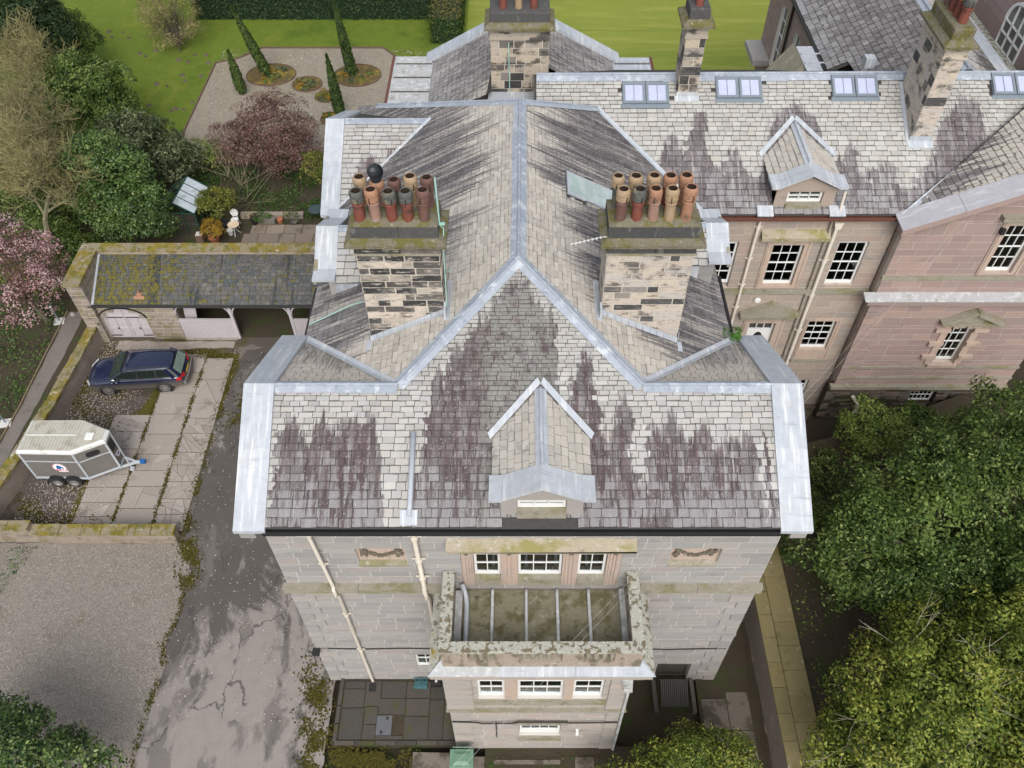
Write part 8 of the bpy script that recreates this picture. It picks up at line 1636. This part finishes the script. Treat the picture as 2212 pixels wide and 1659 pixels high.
# garden lamps: posts on square concrete pads
for lab, x, y in (('garden marker post on a white square pad near the blossom tree', 385, 525), ('garden marker post on a white square pad at the left edge', 40, 1180)):
    B = gp((x*860/2560/2212*2560*2212/2560), ((600+y*860/2212)*2212/2560), .97); t = thing('marker_post', lab, 'post', tuple(B), 'marker posts along the garden path'); mb = MB(); mb.obox(Matrix.Translation((B.x, B.y, 1.0)) @ Matrix.Rotation(.2, 4, 'Z') @ Matrix.Diagonal((.5, .45, .08, 1))); mb.build('pad', gmat('white_pad', [(.50, .50, .48)], .9, (10, .2), (), None) if 'white_pad' not in bpy.data.materials else bpy.data.materials['white_pad'], t)
    mb = MB(); mb.tube([B, B+Vector((-.12, .1, .95))], .03, 8); mb.build('post', GREYFRAME, t); mb = MB(); mb.lathe([(0, 0), (.06, .01), (.06, .06), (0, .08)], B+Vector((-.12, .1, .93)), 10); mb.build('cap', WHITE, t)
mb = MB(); B = gp(158, 680, .96); mb.lathe([(0, .16), (.1, .12), (.14, 0), (0, -.05)], B, 9); simple('garden_stone', 'pale round stone at the corner of the garden path', 'stone', mb, STONE)
# timber edging along the garden path
t = thing('path_edging', 'timber edging boards beside the raised garden path', 'edging', (-23.3, 22, .96)); pp = [(-23.25, 30.4), (-23.3, 27.5), (-23.3, 24), (-23.5, 21), (-23.75, 17.5), (-24.3, 14)]
for a, b in zip(pp[:-1], pp[1:]): mb = MB(); mb.bar((*a, .99), (*b, .99), .05, .14); mb.build('board', gmat('edging_timber', [(.20, .155, .10)], .9, (8, .3), (), None) if 'edging_timber' not in bpy.data.materials else bpy.data.materials['edging_timber'], t)
# lawn edging of the gravel garden
t = thing('gravel_edging', 'thin rusty edging between lawn and gravel garden', 'edging', (-22, 52, 0)); pp = [(-22.2, 46.5), (-22.15, 57), (-20.6, 57.7), (-19.2, 59.2), (-10.1, 59.2), (-8.6, 57.3)]
for a, b in zip(pp[:-1], pp[1:]): mb = MB(); mb.bar((*a, .04), (*b, .04), .08, .16); mb.build('board', EDGE, t)
# molehills on the lawn
HS = bpy.data.materials['leafy_soil']
def cgp(x, y): return gp(x*860/2212*2212/2560, y*860/2212*2212/2560, 0)
for i, (x, y) in enumerate(((700, 205), (720, 240), (790, 210), (655, 240), (830, 245), (900, 345), (940, 365), (1000, 325), (1150, 385), (1210, 400), (1255, 355), (1325, 355), (1340, 405), (1170, 485), (1190, 520), (1075, 555), (1010, 540), (1290, 490), (1130, 700), (1100, 715), (1180, 705), (960, 680), (1240, 660))):
    B = cgp(x, y); mb = MB(); r = random.uniform(.08, .17); mb.lathe([(r*1.5, -.01), (r, .04), (r*.6, .10), (0, .12)], B, 9)
    mb.v = [(v[0]+random.uniform(-.06, .06), v[1]+random.uniform(-.06, .06), v[2]) for v in mb.v]; o = mb.build('molehill', gmat('molehill_soil', [(.11, .09, .062)], .98, (20, .4), (), (30, .8, .03)) if 'molehill_soil' not in bpy.data.materials else bpy.data.materials['molehill_soil'], None); tag(o, 'small brown molehill on the lawn left of the gravel garden', 'molehill', 'molehills on the lawn')
# fallen petals
n = 9000; X = np.concatenate([RNG.normal(-20.2, 1.0, n//2), RNG.uniform(-22, -8, n//2)]); Y = np.concatenate([RNG.uniform(18.2, 29.2, n//2), RNG.uniform(10, 29, n//2)])
k = (X > -21.9) & (X < -7.2) & ~((X > -14) & (RNG.random(n) < .6)) & ~((X < -14) & (Y < 17.9)) & ~((X > -18.3) & (X < -14.3) & (RNG.random(n) < .75)); X, Y = X[k], Y[k]; m = len(X)
leaf_obj('fallen_petals', np.stack([X, Y, .032+RNG.uniform(0, .01, m)], 1), np.tile((0, 0, 1.0), (m, 1))+RNG.normal(0, .15, (m, 3)), .055, leaf_mat('petal', [(.34, .25, .24), (.50, .42, .40), (.62, .55, .52)], .2, .7, .2), None, .8, None, 'stuff')
# moss cushions sprouting in the valley gutter, grass tuft
mb = MB(); t = thing('fern_tuft', 'bright green tuft growing in the roof gutter right of the stack', 'plant', (6.95, 18.5, 11.6)); C, N, T, _ = crown_pts([(6.95, 18.5, 11.72, .26, .3, .2)], 12, 30, .14, low=0); leaf_obj('foliage', C, N, .12, leaf_mat('bright_fern', [(.05, .14, .02), (.09, .22, .03), (.14, .28, .05)], .3, .6, .2), t, .2, T)
# overhead cables
for i, (lab, dx) in enumerate((('upper of two thin white overhead cables crossing the front of the house', 0), ('lower of two thin white overhead cables crossing the front of the house', 1))):
    d = ray(2112+dx*10, 442+dx*4); E = d*(24.35/d.y)+Vector((0, 0, H)); d = ray(975+dx*22, 1659); S0 = d*((H-10.5)/-d.z)+Vector((0, 0, H)); pts = []
    for k in range(25): f = k/24; p = S0+(E-S0)*f; p.z -= .35*4*f*(1-f); pts.append(p)
    mb = MB(); mb.tube(pts, .0032, 5, cap=False); o = mb.build('overhead_cable', gmat('pale_cable', [(.42, .41, .40)], .6, None, (), None) if i == 0 else bpy.data.materials['pale_cable'], None); tag(o, lab, 'cable', 'overhead cables')
